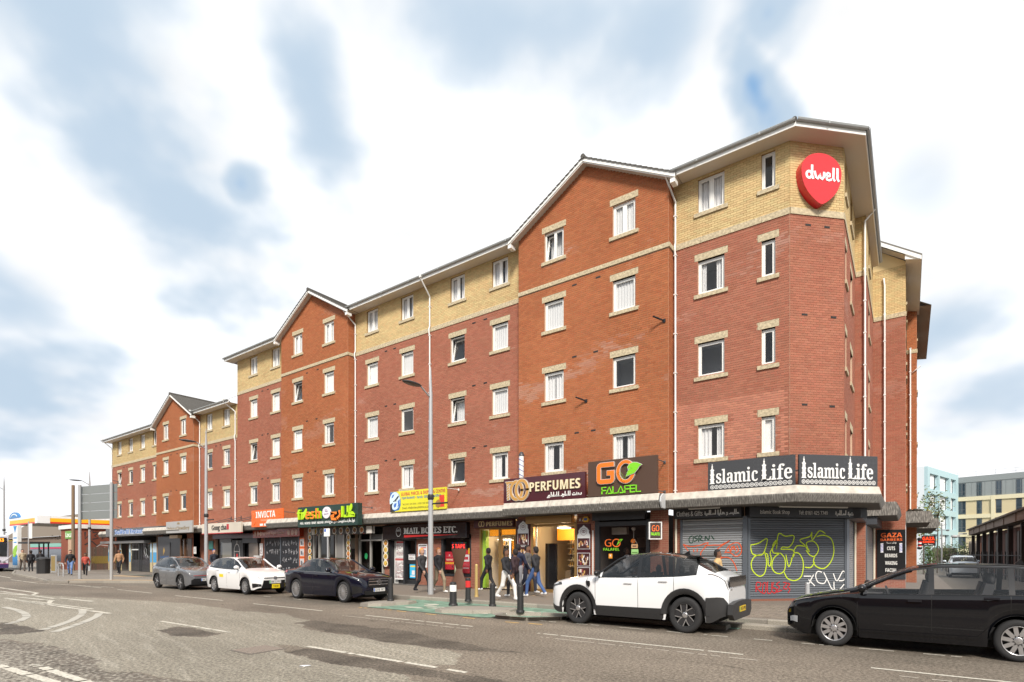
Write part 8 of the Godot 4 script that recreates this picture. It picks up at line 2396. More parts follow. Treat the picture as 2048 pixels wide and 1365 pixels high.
func make_cars() -> void:
	var chrome := mk(0.62, 0.62, 0.62, 0.15, 0.9); var black := mk(0.012, 0.012, 0.013, 0.3); var T := Transform3D()
	# white coupe style SUV
	var suv := {"wb": 2.73, "front": 2.27, "rear": -2.27, "sill": 0.24, "wr": 0.365, "rim": 0.245, "arch": 0.43, "spokes": 5, "style": 1, "cladding": 1.15, "tumble": 0.75,
		"top": [[2.27, 0.80], [2.2, 0.93], [2.05, 1.0], [1.5, 1.09], [0.98, 1.15], [0.6, 1.37], [0.15, 1.585], [-0.4, 1.64], [-1.0, 1.605], [-1.45, 1.51], [-1.95, 1.27], [-2.12, 1.17], [-2.22, 1.12], [-2.27, 0.95]],
		"belt": [[2.27, 0.72], [2.1, 0.9], [1.5, 1.0], [0.98, 1.07], [0.0, 1.09], [-1.2, 1.14], [-1.9, 1.2], [-2.2, 1.08], [-2.27, 0.86]],
		"w": [[2.27, 0.60], [2.18, 0.76], [2.0, 0.88], [1.5, 0.93], [0.0, 0.94], [-1.4, 0.945], [-2.0, 0.9], [-2.2, 0.84], [-2.27, 0.76]],
		"cowl": 0.98, "header": 0.15, "rear_header": -1.3, "rear_base": -1.98, "pillars": [0.72, -0.22, -0.3, -1.12, -1.2, -1.62], "doors": [0.86, -0.26, -1.12],
		"head": [2.2, 1.82, 3.6, 4.5, 0.05], "tail": [-1.86, -2.262, 4.1, 4.9, 0.0], "paint": mk(0.76, 0.77, 0.78, 0.22, 0, {"coat": 1.0}), "tint": 0.6, "front_tint": 0.2, "black_pillars": true, "mirror": black, "tail_mat": mk(0.015, 0.012, 0.013, 0.08, 0, {"coat": 1.0}), "handle": mk(0.7, 0.71, 0.72, 0.25)}
	var s := make_car("parked_car", "white coupe style SUV with black cladding parked before the shutters", suv, V(-5.04, 0, 6.44), -1)
	on_end(s, suv, "tailgate_panel", -1, [-0.7, 0.0, 0.7, 0.0, 0.74, 0.1, 0.7, 0.2, -0.7, 0.2, -0.74, 0.1], 0.95, 0.0, 0.02, mk(0.02, 0.018, 0.018, 0.1, 0, {"coat": 1.0}))
	on_end(s, suv, "rear_bumper", -1, [-0.86, 0.12, -0.7, 0.0, 0.7, 0.0, 0.86, 0.12, 0.84, 0.32, 0.4, 0.36, -0.4, 0.36, -0.84, 0.32], 0.3, 0.0, 0.11, mk(0.03, 0.03, 0.031, 0.5))
	for sd in [1.0, -1.0]:
		var bc := MB.new(); patch(bc, suv, -1.83, -2.268, 0.0, 2.0, sd, 0.03, 6, 4)
		obj("bumper_corner", bc, mk(0.03, 0.03, 0.031, 0.5), s)
		var fc := MB.new(); patch(fc, suv, 2.268, 1.83, 0.0, 0.9, sd, 0.015, 6, 3); obj("bumper_corner", fc, mk(0.03, 0.03, 0.031, 0.5), s)
		var fl := MB.new(); patch(fl, suv, -1.45, -1.72, 3.2, 4.3, sd, 0.002, 4, 4); obj("fuel_flap", fl, mk(0.72, 0.73, 0.74, 0.3), s)
	plate(s, suv, -1, 0.44, "VE24 VPR", [0.75, 0.50, 0.02], 0.11, false)
	var rp := MB.new(); patch(rp, suv, 0.12, -1.3, 6.0, 8.0, 1, 0.004, 16, 4); patch(rp, suv, 0.12, -1.3, 6.0, 8.0, -1, 0.004, 16, 4); obj("roof_skin", rp, mk(0.02, 0.018, 0.018, 0.15, 0, {"coat": 1.0}), s)
	var sp := MB.new(); sp.box(-1.62, -1.3, 1.545, 1.575, -0.58, 0.58); obj("spoiler", sp, mk(0.02, 0.02, 0.02, 0.3), s)
	var fin := MB.new(); fin.slab(P2([-1.2, 1.57, -1.05, 1.6, -1.18, 1.68]), T, -0.01, 0.01); obj("roof_fin", fin, black, s)
	var bd := MB.new(); letters(bd, "3008", end_frame(suv, -1, 0.86), -0.62, 0.02, 0.16, 0.035, 0.004, 0.006); obj("rear_badge", bd, chrome, s)
	var wb := MB.new(); wb.slab(P2([1.02, 0.86, 1.08, 0.9, 1.1, 1.0, 1.0, 1.0, 0.98, 0.92]), T, -0.972, -0.955); wb.slab(P2([1.02, 0.86, 1.08, 0.9, 1.1, 1.0, 1.0, 1.0, 0.98, 0.92]), T, 0.935, 0.945); obj("wing_badge", wb, black, s)
	# black estate
	var est := {"wb": 2.63, "front": 2.18, "rear": -2.36, "sill": 0.19, "wr": 0.318, "rim": 0.22, "arch": 0.375, "spokes": 10, "style": 0, "tumble": 0.72,
		"top": [[2.18, 0.62], [2.1, 0.74], [1.9, 0.83], [1.4, 0.93], [1.08, 0.985], [0.6, 1.2], [0.1, 1.39], [-0.4, 1.45], [-1.2, 1.445], [-1.8, 1.38], [-2.05, 1.26], [-2.24, 1.02], [-2.36, 0.8]],
		"belt": [[2.18, 0.56], [2.0, 0.76], [1.4, 0.88], [1.08, 0.925], [0.0, 0.95], [-1.2, 0.985], [-2.0, 1.0], [-2.25, 0.92], [-2.36, 0.72]],
		"w": [[2.18, 0.5], [2.1, 0.66], [1.9, 0.8], [1.4, 0.885], [0.0, 0.905], [-1.4, 0.9], [-2.0, 0.85], [-2.25, 0.78], [-2.36, 0.68]],
		"cowl": 1.08, "header": 0.1, "rear_header": -1.9, "rear_base": -2.2, "pillars": [0.78, -0.14, -0.22, -1.2, -1.28, -1.85], "doors": [0.93, -0.18, -1.22],
		"head": [2.02, 1.55, 4.05, 4.95, 0.14], "tail": [-1.95, -2.3, 3.4, 4.7, 0.0], "paint": mk(0.004, 0.0043, 0.006, 0.06, 0, {"coat": 0.5, "spec": 0.4}), "tint": 0.06, "front_tint": 0.08, "handle": mk(0.012, 0.012, 0.016, 0.2)}
	var e := make_car("parked_car", "black estate car nearest the camera at the right edge", est, V(0.14, 0, 6.5), -1)
	for sd in [1.0, -1.0]:
		var rr := PackedVector3Array()
		for k in 12: rr.push_back(skin(est, lerpf(0.0, -1.9, k / 11.0), 6.6, sd, 0.02))
		var rm := MB.new(); rm.tube(rr, PackedFloat32Array([0.014]), 6); obj("roof_rail", rm, black, e)
		var cr := MB.new(); patch(cr, est, 0.9, -0.95, 0.62, 0.9, sd, 0.012, 12, 2); obj("door_crease", cr, est.paint, e)
		var fg := MB.new(); patch(fg, est, 2.1, 1.95, 1.2, 1.9, sd, 0.012, 3, 2); obj("fog_light", fg, mk(0.5, 0.52, 0.54, 0.15, 0.3), e)
	on_end(e, est, "grille", 1, [-0.34, 0.0, 0.34, 0.0, 0.4, 0.16, -0.4, 0.16], 0.42, 0.0, 0.012, black)
	var ant := MB.new(); ant.slab(P2([-1.5, 1.44, -1.36, 1.45, -1.44, 1.53]), T, -0.015, 0.015); obj("roof_fin", ant, black, e)
	# dark blue saloon
	var sal := {"wb": 2.94, "front": 2.36, "rear": -2.58, "sill": 0.19, "wr": 0.345, "rim": 0.255, "arch": 0.40, "spokes": 18, "style": 2, "tumble": 0.70,
		"top": [[2.36, 0.62], [2.3, 0.78], [2.1, 0.87], [1.5, 0.97], [1.02, 1.03], [0.5, 1.25], [0.0, 1.42], [-0.5, 1.46], [-1.0, 1.41], [-1.45, 1.26], [-1.85, 1.1], [-2.2, 1.06], [-2.5, 1.0], [-2.58, 0.78]],
		"belt": [[2.36, 0.54], [2.2, 0.77], [1.5, 0.92], [1.02, 0.955], [0.0, 0.965], [-1.2, 0.985], [-2.2, 1.0], [-2.5, 0.92], [-2.58, 0.68]],
		"w": [[2.36, 0.56], [2.28, 0.72], [2.1, 0.83], [1.5, 0.915], [0.0, 0.93], [-1.5, 0.925], [-2.1, 0.87], [-2.45, 0.78], [-2.58, 0.66]],
		"cowl": 1.02, "header": 0.0, "rear_header": -1.1, "rear_base": -1.82, "pillars": [0.72, -0.26, -0.34, -1.12, -1.17, -1.48], "doors": [0.88, -0.3, -1.3],
		"head": [2.26, 1.78, 3.75, 4.7, 0.1], "tail": [-2.1, -2.55, 3.6, 4.8, 0.0], "paint": mk(0.004, 0.005, 0.014, 0.06, 0, {"coat": 0.5, "spec": 0.4}), "tint": 0.4, "window_trim": mk(0.4, 0.4, 0.4, 0.2, 0.8), "front_tint": 0.14}
	var m := make_car("parked_car", "dark blue saloon with many spoked wheels parked by the island", sal, V(-16.72, 0, 6.3), 1)
	on_end(m, sal, "grille", 1, [-0.5, 0.05, -0.36, 0.0, 0.36, 0.0, 0.5, 0.05, 0.46, 0.26, 0.38, 0.3, -0.38, 0.3, -0.46, 0.26], 0.5, 0.0, 0.02, black)
	for yy in [0.58, 0.68, 0.76]: on_end(m, sal, "chrome_bar", 1, [-0.46, 0.0, 0.46, 0.0, 0.46, 0.025, -0.46, 0.025], yy, 0.02, 0.035, chrome)
	var star := MB.new()
	ring_slab(star, 0, 0.16, 0.085, 0.085, 0.018, end_frame(sal, 1, 0.5), 0.035, 0.05)
	for k in 3: star.stroke(PackedVector2Array([Vector2(0, 0.16), Vector2(sin(k * TAU / 3) * 0.08, 0.16 + cos(k * TAU / 3) * 0.08)]), 0.02, end_frame(sal, 1, 0.5), 0.035, 0.052)
	obj("grille_badge", star, chrome, m)
	on_end(m, sal, "lower_grille", 1, [-0.6, 0.0, 0.6, 0.0, 0.66, 0.14, -0.66, 0.14], 0.26, 0.0, 0.03, black)
	plate(m, sal, 1, 0.36, "LD18 YKT", [0.72, 0.72, 0.70], 0.04)
	for sd in [1.0, -1.0]:
		var ck := MB.new(); patch(ck, sal, 2.3, 1.95, 0.8, 2.2, sd, 0.012, 4, 2); obj("bumper_vent", ck, black, m)
	# white estate taxi
	var tax := {"wb": 2.70, "front": 2.24, "rear": -2.41, "sill": 0.19, "wr": 0.317, "rim": 0.215, "arch": 0.37, "spokes": 5, "style": 3, "tumble": 0.73,
		"top": [[2.24, 0.66], [2.16, 0.79], [1.9, 0.88], [1.5, 0.96], [1.15, 1.02], [0.65, 1.24], [0.2, 1.41], [-0.4, 1.46], [-1.2, 1.44], [-1.8, 1.36], [-2.05, 1.24], [-2.28, 1.0], [-2.41, 0.78]],
		"belt": [[2.24, 0.58], [2.0, 0.8], [1.5, 0.91], [1.15, 0.95], [0.0, 0.96], [-1.2, 1.0], [-2.0, 1.04], [-2.28, 0.92], [-2.41, 0.72]],
		"w": [[2.24, 0.55], [2.14, 0.72], [1.95, 0.82], [1.5, 0.885], [0.0, 0.9], [-1.4, 0.895], [-2.0, 0.84], [-2.28, 0.77], [-2.41, 0.66]],
		"cowl": 1.15, "header": 0.2, "rear_header": -1.85, "rear_base": -2.22, "pillars": [0.82, -0.1, -0.18, -1.12, -1.2, -1.75], "doors": [0.98, -0.14, -1.16],
		"head": [2.16, 1.7, 4.0, 4.75, 0.12], "tail": [-1.9, -2.37, 3.6, 4.7, 0.0], "paint": mk(0.78, 0.78, 0.78, 0.2, 0, {"coat": 1.0}), "tint": 0.35, "front_tint": 0.14}
	var x := make_car("parked_car", "white estate taxi with a yellow door plate between two parked cars", tax, V(-22.7, 0, 6.45), 1)
	on_end(x, tax, "grille", 1, [-0.62, 0.0, 0.62, 0.0, 0.5, 0.3, -0.5, 0.3], 0.26, 0.0, 0.02, black)
	on_end(x, tax, "chrome_bar", 1, [-0.5, 0.0, 0.5, 0.0, 0.48, 0.03, -0.48, 0.03], 0.64, 0.0, 0.015, mk(0.03, 0.03, 0.03, 0.2))
	ring_badge(x, tax, 0.66)
	plate(x, tax, 1, 0.44, "MK72 PPZ", [0.75, 0.75, 0.73], 0.03, false)
	var tp := on_end(x, tax, "taxi_plate", 1, [-0.16, 0.0, 0.2, 0.0, 0.2, 0.16, -0.16, 0.16], 0.25, 0.04, 0.05, mk(0.75, 0.58, 0.02, 0.4))
	var tl := MB.new(); letters(tl, "TAXI", end_frame(tax, 1, 0.25), -0.1, 0.04, 0.24, 0.08, 0.05, 0.052); obj("plate_lettering", tl, black, tp)
	var dpl := MB.new(); patch(dpl, tax, -0.42, -0.78, 2.2, 2.75, 1, 0.004, 4, 2); obj("door_plate", dpl, mk(0.75, 0.60, 0.01, 0.4), x)
	for sd in [1.0, -1.0]:
		var ck := MB.new(); patch(ck, tax, 2.22, 1.9, 0.6, 1.6, sd, 0.012, 4, 2); obj("fog_recess", ck, black, x)
	# grey hatchback
	var hat := {"wb": 2.62, "front": 2.14, "rear": -2.14, "sill": 0.18, "wr": 0.322, "rim": 0.235, "arch": 0.375, "spokes": 5, "style": 4, "tumble": 0.73,
		"top": [[2.14, 0.66], [2.06, 0.79], [1.85, 0.86], [1.4, 0.95], [1.08, 1.0], [0.6, 1.22], [0.1, 1.41], [-0.4, 1.46], [-1.0, 1.44], [-1.5, 1.37], [-1.75, 1.25], [-2.02, 0.98], [-2.14, 0.76]],
		"belt": [[2.14, 0.58], [1.95, 0.78], [1.4, 0.9], [1.08, 0.94], [0.0, 0.95], [-1.2, 1.0], [-1.75, 1.03], [-2.02, 0.9], [-2.14, 0.7]],
		"w": [[2.14, 0.56], [2.05, 0.74], [1.85, 0.82], [1.4, 0.885], [0.0, 0.895], [-1.3, 0.89], [-1.8, 0.85], [-2.02, 0.79], [-2.14, 0.68]],
		"cowl": 1.08, "header": 0.1, "rear_header": -1.55, "rear_base": -1.95, "pillars": [0.78, -0.12, -0.2, -1.06, -1.12, -1.3], "doors": [0.92, -0.16, -1.08],
		"head": [2.08, 1.6, 4.1, 4.85, 0.12], "tail": [-1.72, -2.1, 3.7, 4.7, 0.0], "paint": mk(0.135, 0.14, 0.15, 0.2, 0.15, {"coat": 1.0}), "tint": 0.35, "front_tint": 0.12}
	var g := make_car("parked_car", "grey hatchback at the back of the row of parked cars", hat, V(-27.68, 0, 6.75), 1)
	on_end(g, hat, "grille", 1, [-0.72, 0.0, 0.72, 0.0, 0.7, 0.2, 0.6, 0.26, -0.6, 0.26, -0.7, 0.2], 0.24, 0.0, 0.02, black)
	on_end(g, hat, "red_line", 1, [-0.6, 0.0, 0.6, 0.0, 0.6, 0.02, -0.6, 0.02], 0.62, 0.0, 0.012, mk(0.4, 0.03, 0.03, 0.3))
	plate(g, hat, 1, 0.4, "MF21 OKX", [0.72, 0.72, 0.70], 0.03)
	for nn in [s, e, m, x, g]: nn.set_meta("group", "cars parked along the kerb")
	# pale roof of a car further down the side street
	var far := hat.duplicate(); far.paint = mk(0.5, 0.56, 0.62, 0.2, 0.2, {"coat": 1.0})
	make_car("parked_car", "pale blue car half hidden down the side street beyond the black estate", far, V(3.0, 0, -30.0), 1).rotation.y = PI / 2
	# bus
	var bs := thing("bus", "single deck bus, white with purple skirt, nosing in at the left edge", "bus", V(-64.9, 0, 6.85))
	var bb := MB.new(); bb.bbox(-1.28, 1.28, 0.3, 3.25, -9.0, 0.0, 0.16)
	var bo := obj("body", bb, mk(0.62, 0.62, 0.70, 0.3), bs); bo.rotation.y = PI / 2
	var pt := Transform3D(Basis(V(0, 0, -1), UP, V(1, 0, 0)), V(0.01, 0, 0))
	for p in [["windscreen", [-1.1, 1.35, 1.1, 1.35, 1.12, 2.55, -1.12, 2.55], mk(0.03, 0.035, 0.04, 0.08, 0, {"coat": 1.0}), 0.03], ["destination_box", [-1.12, 2.58, 1.12, 2.58, 1.08, 3.02, -1.08, 3.02], mk(0.02, 0.02, 0.022, 0.2), 0.035], ["purple_skirt", [-1.2, 0.32, 1.2, 0.32, 1.22, 0.66, -1.22, 0.62], mk(0.05, 0.035, 0.12, 0.3), 0.03], ["pink_line", [-1.2, 0.66, 1.2, 0.66, 1.2, 0.72, -1.2, 0.7], mk(0.35, 0.03, 0.15, 0.3), 0.031]]:
		var pm := MB.new(); pm.slab(P2(p[1]), pt, -0.02, p[3]); obj(p[0], pm, p[2], bs)
	var nb := MB.new(); letters(nb, "143", pt, 0.35, 2.66, 0.55, 0.28, 0.036, 0.04); obj("lamp_number", nb, mk(1.0, 0.3, 0.02, 0.4, 0, {"glow": 0.8}), bs)
	var swp := MB.new(); swp.stroke(ring2(0.2, 1.9, 1.3, 1.1, 16, -1.9, -0.4), 0.05, pt, 0.03, 0.034); obj("white_swoosh", swp, mk(0.7, 0.7, 0.75, 0.3), bs)
	for z in [-0.9, -0.62, -0.36]:
		for sd in [1.0, -1.0]:
			var lm := MB.new(); lm.lathe(P2([0.1, 0, 0.1, 0.03, 0, 0.035]), V(0.02, 0.86 + (0.9 + z) * 0.25, z * sd), V(1, 0, 0), 14); obj("headlight", lm, mk(0.3, 0.3, 0.32, 0.15, 0.3), bs)
	for z in [-1.1, 1.1]:
		var tw := MB.new(); tw.lathe(P2([0, -0.14, 0.47, -0.14, 0.48, 0, 0.47, 0.14, 0, 0.14]), V(-2.3, 0.47, z), V(0, 0, 1), 20); obj("wheel", tw, mk(0.02, 0.02, 0.02, 0.8), bs)
	var mr := MB.new(); mr.rod(V(0.0, 2.7, -1.2), V(0.35, 2.75, -1.45), 0.03); mr.bbox(-1.65, -1.4, 1.9, 2.6, 0.28, 0.4, 0.03); obj("mirror_arm", mr, mk(0.5, 0.4, 0.05, 0.4), bs)
	var wp := MB.new(); wp.rod(V(0.05, 1.3, 0.2), V(0.06, 1.55, -0.7), 0.02, 0.02, 5); obj("wiper", wp, black, bs)

func ring_badge(o: Node3D, c: Dictionary, y: float) -> void:
	var mb := MB.new()
	ring_slab(mb, 0, 0, 0.075, 0.05, 0.014, end_frame(c, 1, y), 0.015, 0.03); ring_slab(mb, 0, 0.01, 0.03, 0.035, 0.01, end_frame(c, 1, y), 0.015, 0.031)
	obj("front_badge", mb, mk(0.4, 0.42, 0.5, 0.15, 0.8), o)

# ---------------------------------------------------------------- street furniture
func post_thing(called: String, label: String, cat: String, at: Vector3, r: float, h: float, m: Material, bandm: Material = null, group := "") -> Node3D:
	var o := thing(called, label, cat, at, 0.0, group)
	var mb := MB.new()
	mb.lathe(P2([r * 1.25, 0, r * 1.25, 0.05, r, 0.07, r * 0.9, h - 0.04, r * 0.7, h, 0, h + 0.01]), Vector3.ZERO, UP, 14)
	obj("post", mb, m, o)
	if bandm != null:
		var b := MB.new(); b.lathe(P2([r * 0.96, h * 0.6, r * 0.95, h * 0.88]), Vector3.ZERO, UP, 14); obj("reflective_band", b, bandm, o)
	return o

func make_street_furniture() -> void:
	var black := mk(0.02, 0.02, 0.021, 0.5); var grey := mk(0.42, 0.43, 0.44, 0.4, 0.3); var white := mk(0.8, 0.8, 0.78, 0.4)
	post_thing("bollard", "black bollard with a white band on the wedge shaped island", "bollard", V(-11.0, 0.1, 6.45), 0.11, 0.7, black, white, "cycle track bollards")
	post_thing("bollard", "black bollard with a red and white band at the kerb behind the wedge island", "bollard", V(-11.4, 0.12, 5.3), 0.09, 0.75, black, mk(0.6, 0.03, 0.03, 0.4), "cycle track bollards")
	post_thing("bollard", "plain black bollard on the right tip of the wedge island", "bollard", V(-9.9, 0.1, 5.95), 0.09, 0.68, black, null, "cycle track bollards")
	post_thing("bollard", "plain black bollard on the long island ahead of the white car", "bollard", V(-8.3, 0.1, 6.8), 0.09, 0.72, black, null, "cycle track bollards")
	post_thing("bollard", "black bollard in front of the dark saloon's number plate", "bollard", V(-13.7, 0.1, 6.5), 0.09, 0.75, black, null, "cycle track bollards")
	post_thing("bollard", "grey steel bollard on the pavement before the corner shutter", "bollard", V(-2.5, 0.12, -0.2), 0.07, 0.65, grey)
	post_thing("bollard", "gold painted post in front of the brown carved burner", "bollard", V(-12.3, 0.12, 3.8), 0.06, 1.15, mk(0.5, 0.36, 0.14, 0.4, 0.3))
	post_thing("bollard", "black bollard with red and white band behind the grey hatchback", "bollard", V(-30.6, 0.1, 6.3), 0.13, 0.95, black, white)
	var bu := thing("incense_burner", "big brown carved wooden incense burner with a scalloped rim beside the perfume shop", "ornament", V(-15.6, 0.12, 1.0))
	for p in [["bowl", [0.16, 0.85, 0.26, 1.1, 0.44, 1.72, 0.36, 1.72]], ["base", [0.46, 0.0, 0.40, 0.3, 0.18, 0.8, 0.16, 0.9]]]:
		var b := MB.new(); b.lathe(P2(p[1]), Vector3.ZERO, UP, 4); obj(p[0], b, mk(0.10, 0.045, 0.025, 0.7), bu)
	for l in [["tall grey lamp post with a banner arm before the parcel shop", -14.43, 3.9], ["second tall lamp post behind the white taxi", -31.7, 4.0], ["far lamp post behind the grey back of the road sign", -56.6, 2.1], ["lamp post at the left edge above the bus", -67.1, 5.5]]:
		var o := thing("lamp_post", l[0], "lamp post", V(l[1], 0.1, l[2]), 0.0, "street lamps along the main road")
		var b := MB.new(); b.tube(PackedVector3Array([V(0, 0, 0), V(0, 3.4, 0), V(0, 7.5, 0), V(0, 8.5, 0)]), PackedFloat32Array([0.11, 0.09, 0.07, 0.015]), 10); obj("pole", b, grey, o)
		var a := MB.new(); a.rod(V(0, 7.35, 0), V(0, 7.65, 0.5), 0.03); obj("arm", a, grey, o)
		var h := MB.new(); h.ball(V(0, 7.66, 0.95), V(0.19, 0.06, 0.46), 12, 7); obj("lamp_head", h, mk(0.06, 0.06, 0.065, 0.4), o)
		var k := MB.new(); k.lathe(P2([0.1, 3.55, 0.12, 3.6, 0.12, 3.72, 0.1, 3.75]), Vector3.ZERO, UP, 10); k.rod(V(0.1, 3.4, 0), V(0.85, 3.4, 0), 0.03); obj("bracket", k, black, o)
	var sb := thing("road_sign", "grey ribbed back of a large road sign on two poles", "sign")
	for p in [V(-39.9, 0.1, 7.45), V(-36.95, 0.1, 6.8)]:
		var b := MB.new(); b.rod(p, p + V(0, 5.6, 0), 0.085); obj("pole", b, grey, sb)
	for k in 4:
		var b := MB.new(); b.pbox(V(-40.1, 3.65 + k * 0.5, 7.32), V(3.35, 0, -0.75), V(0, 0.48, 0), V(0, 0, 0.05)); obj("panel", b, mk(0.25, 0.27, 0.265, 0.5, 0.3), sb)
	var ps := thing("parking_sign", "small blue and white parking sign on a grey pole behind the dark saloon", "sign", V(-20.3, 0.1, 4.2))
	var pb := MB.new(); pb.rod(V(0, 0, 0), V(0, 2.6, 0), 0.04); obj("pole", pb, grey, ps)
	var pp := MB.new(); pp.box(-0.2, 0.2, 2.28, 2.62, 0.04, 0.06); obj("plate", pp, white, ps)
	var pq := MB.new(); pq.box(-0.17, -0.05, 2.48, 2.6, 0.06, 0.065); obj("blue_square", pq, mk(0.03, 0.12, 0.5, 0.4), ps)
	var bin := thing("litter_bin", "black litter bin with a full bag by the bus stop", "bin", V(-52.3, 0.11, 6.2))
	var bb := MB.new(); bb.lathe(P2([0.4, 0, 0.42, 1.05, 0.5, 1.1, 0.2, 1.25, 0, 1.26]), Vector3.ZERO, UP, 12); obj("body", bb, black, bin)
	var cs := thing("cycle_stand", "bent steel cycle stand on the left pavement", "cycle stand", V(-45.5, 0.11, 6.9))
	var cb := MB.new(); cb.tube(PackedVector3Array([V(-0.5, 0, 0), V(-0.5, 0.65, 0), V(-0.35, 0.85, 0), V(0.35, 0.85, 0), V(0.5, 0.65, 0), V(0.5, 0, 0)]), PackedFloat32Array([0.04]), 8); obj("hoop", cb, grey, cs)
	var ab := thing("advert_board", "framed yellow and black advert board on the left pavement", "sign", V(-48.2, 0.12, 6.6))
	var af := MB.new(); af.box(-0.5, 0.5, 0.2, 1.4, -0.04, 0.04); obj("frame", af, grey, ab)
	var ap := MB.new(); ap.box(-0.42, 0.42, 0.28, 1.32, 0.04, 0.05); obj("sheet", ap, mk(0.25, 0.17, 0.04, 0.5), ab)
	var st := thing("bus_stop_sign", "bus stop pole with a white timetable panel at the left", "sign", V(-62.0, 0.1, 4.9))
	var sp := MB.new(); sp.rod(V(0, 0, 0), V(0, 4.3, 0), 0.05); obj("pole", sp, grey, st)
	var sl := MB.new(); sl.box(0.15, 1.0, 2.8, 4.1, -0.02, 0.02); obj("timetable", sl, white, st)
	var sh := thing("bus_shelter", "dark framed glass bus shelter behind the waiting people", "shelter", V(-70.4, 0.1, 2.2))
	var sr := MB.new(); sr.box(-0.2, 3.4, 2.45, 2.62, 0, 1.6); obj("roof", sr, black, sh)
	for k in 3:
		var b := MB.new(); b.box(k * 1.5, k * 1.5 + 0.1, 0, 2.45, 0, 0.1); obj("upright", b, black, sh)
	var wp := post_thing("timber_pole", "tall brown timber pole left of the grey road sign", "pole", V(-58.2, 0.1, 2.8), 0.13, 7.4, mk(0.2, 0.14, 0.09, 0.9))

# ---------------------------------------------------------------- people
# one continuous skin round tapered bones: each bone is [from, to, radius, radius, colour]
func figure(bones: Array, cell: float) -> MB:
	var lo := Vector3.ONE * 9.0; var hi := -lo
	for b in bones:
		for e in 2:
			lo = lo.min(b[e] - Vector3.ONE * (b[2 + e] + 0.06)); hi = hi.max(b[e] + Vector3.ONE * (b[2 + e] + 0.06))
	var n := Vector3i(((hi - lo) / cell).ceil()) + Vector3i.ONE
	var f := PackedFloat32Array(); f.resize(n.x * n.y * n.z)
	for b in bones:
		var ba: Vector3 = b[1] - b[0]; var l2 := maxf(ba.length_squared(), 1e-6)
		var m: float = maxf(b[2], b[3]) + 0.05
		var p0 := Vector3i(((b[0].min(b[1]) - Vector3.ONE * m - lo) / cell).floor().max(Vector3.ZERO)); var p1 := Vector3i(((b[0].max(b[1]) + Vector3.ONE * m - lo) / cell).ceil())
		for z in range(p0.z, mini(p1.z + 1, n.z)):
			for y in range(p0.y, mini(p1.y + 1, n.y)):
				for x in range(p0.x, mini(p1.x + 1, n.x)):
					var q: Vector3 = lo + V(x, y, z) * cell - b[0]
					var t := clampf(q.dot(ba) / l2, 0, 1)
					f[(z * n.y + y) * n.x + x] += exp(-60.0 * ((q - ba * t).length() - lerpf(b[2], b[3], t)))
	var mb := MB.new(); var id := {}
	var sy := n.x; var sz := n.x * n.y
	for z in n.z - 1:
		for y in n.y - 1:
			for x in n.x - 1:
				var i := z * sz + y * sy + x
				var c := 0
				var s := Vector3.ZERO
				for e in [[0, 1, 0], [sy, sy + 1, 0], [sz, sz + 1, 0], [sz + sy, sz + sy + 1, 0], [0, sy, 1], [1, sy + 1, 1], [sz, sz + sy, 1], [sz + 1, sz + sy + 1, 1], [0, sz, 2], [1, sz + 1, 2], [sy, sy + sz, 2], [sy + 1, sy + sz + 1, 2]]:
					var a := f[i + e[0]]; var b := f[i + e[1]]
					if (a > 1.0) != (b > 1.0):
						var la := log(maxf(a, 1e-6)); var lb := log(maxf(b, 1e-6))
						var o: int = e[0]
						var p := V(o % sy, (o % sz) / sy, o / sz)
						p[e[2]] += clampf(la / (la - lb), 0, 1)
						s += p; c += 1
				if c == 0: continue
				var pos := lo + (V(x, y, z) + s / c) * cell
				var g := V(f[i] + f[i + sy] + f[i + sz] + f[i + sz + sy] - f[i + 1] - f[i + sy + 1] - f[i + sz + 1] - f[i + sz + sy + 1], f[i] + f[i + 1] + f[i + sz] + f[i + sz + 1] - f[i + sy] - f[i + sy + 1] - f[i + sz + sy] - f[i + sz + sy + 1], f[i] + f[i + 1] + f[i + sy] + f[i + sy + 1] - f[i + sz] - f[i + sz + 1] - f[i + sz + sy] - f[i + sz + sy + 1])
				var best := 9.0; var col := Color.WHITE
				for b in bones:
					var ba: Vector3 = b[1] - b[0]
					var t := clampf((pos - b[0]).dot(ba) / maxf(ba.length_squared(), 1e-6), 0, 1)
					var d: float = (pos - b[0] - ba * t).length() - lerpf(b[2], b[3], t)
					if d < best: best = d; col = b[4]
				id[i] = mb.v.size()
				mb.v.push_back(pos); mb.n.push_back(g.normalized()); mb.c.push_back(col); mb.uv.push_back(Vector2.ZERO)
	for i in id:
		for e in [[1, sy, sz], [sy, sz, 1], [sz, 1, sy]]:
			if (f[i] > 1.0) != (f[i + e[0]] > 1.0) and id.has(i - e[1]) and id.has(i - e[2]) and id.has(i - e[1] - e[2]):
				var a: int = id[i]; var b: int = id[i - e[1]]; var c: int = id[i - e[1] - e[2]]; var d: int = id[i - e[2]]
				if f[i] > 1.0: mb.ix.append_array([a, c, b, a, d, c])
				else: mb.ix.append_array([a, b, c, a, c, d])
	return mb

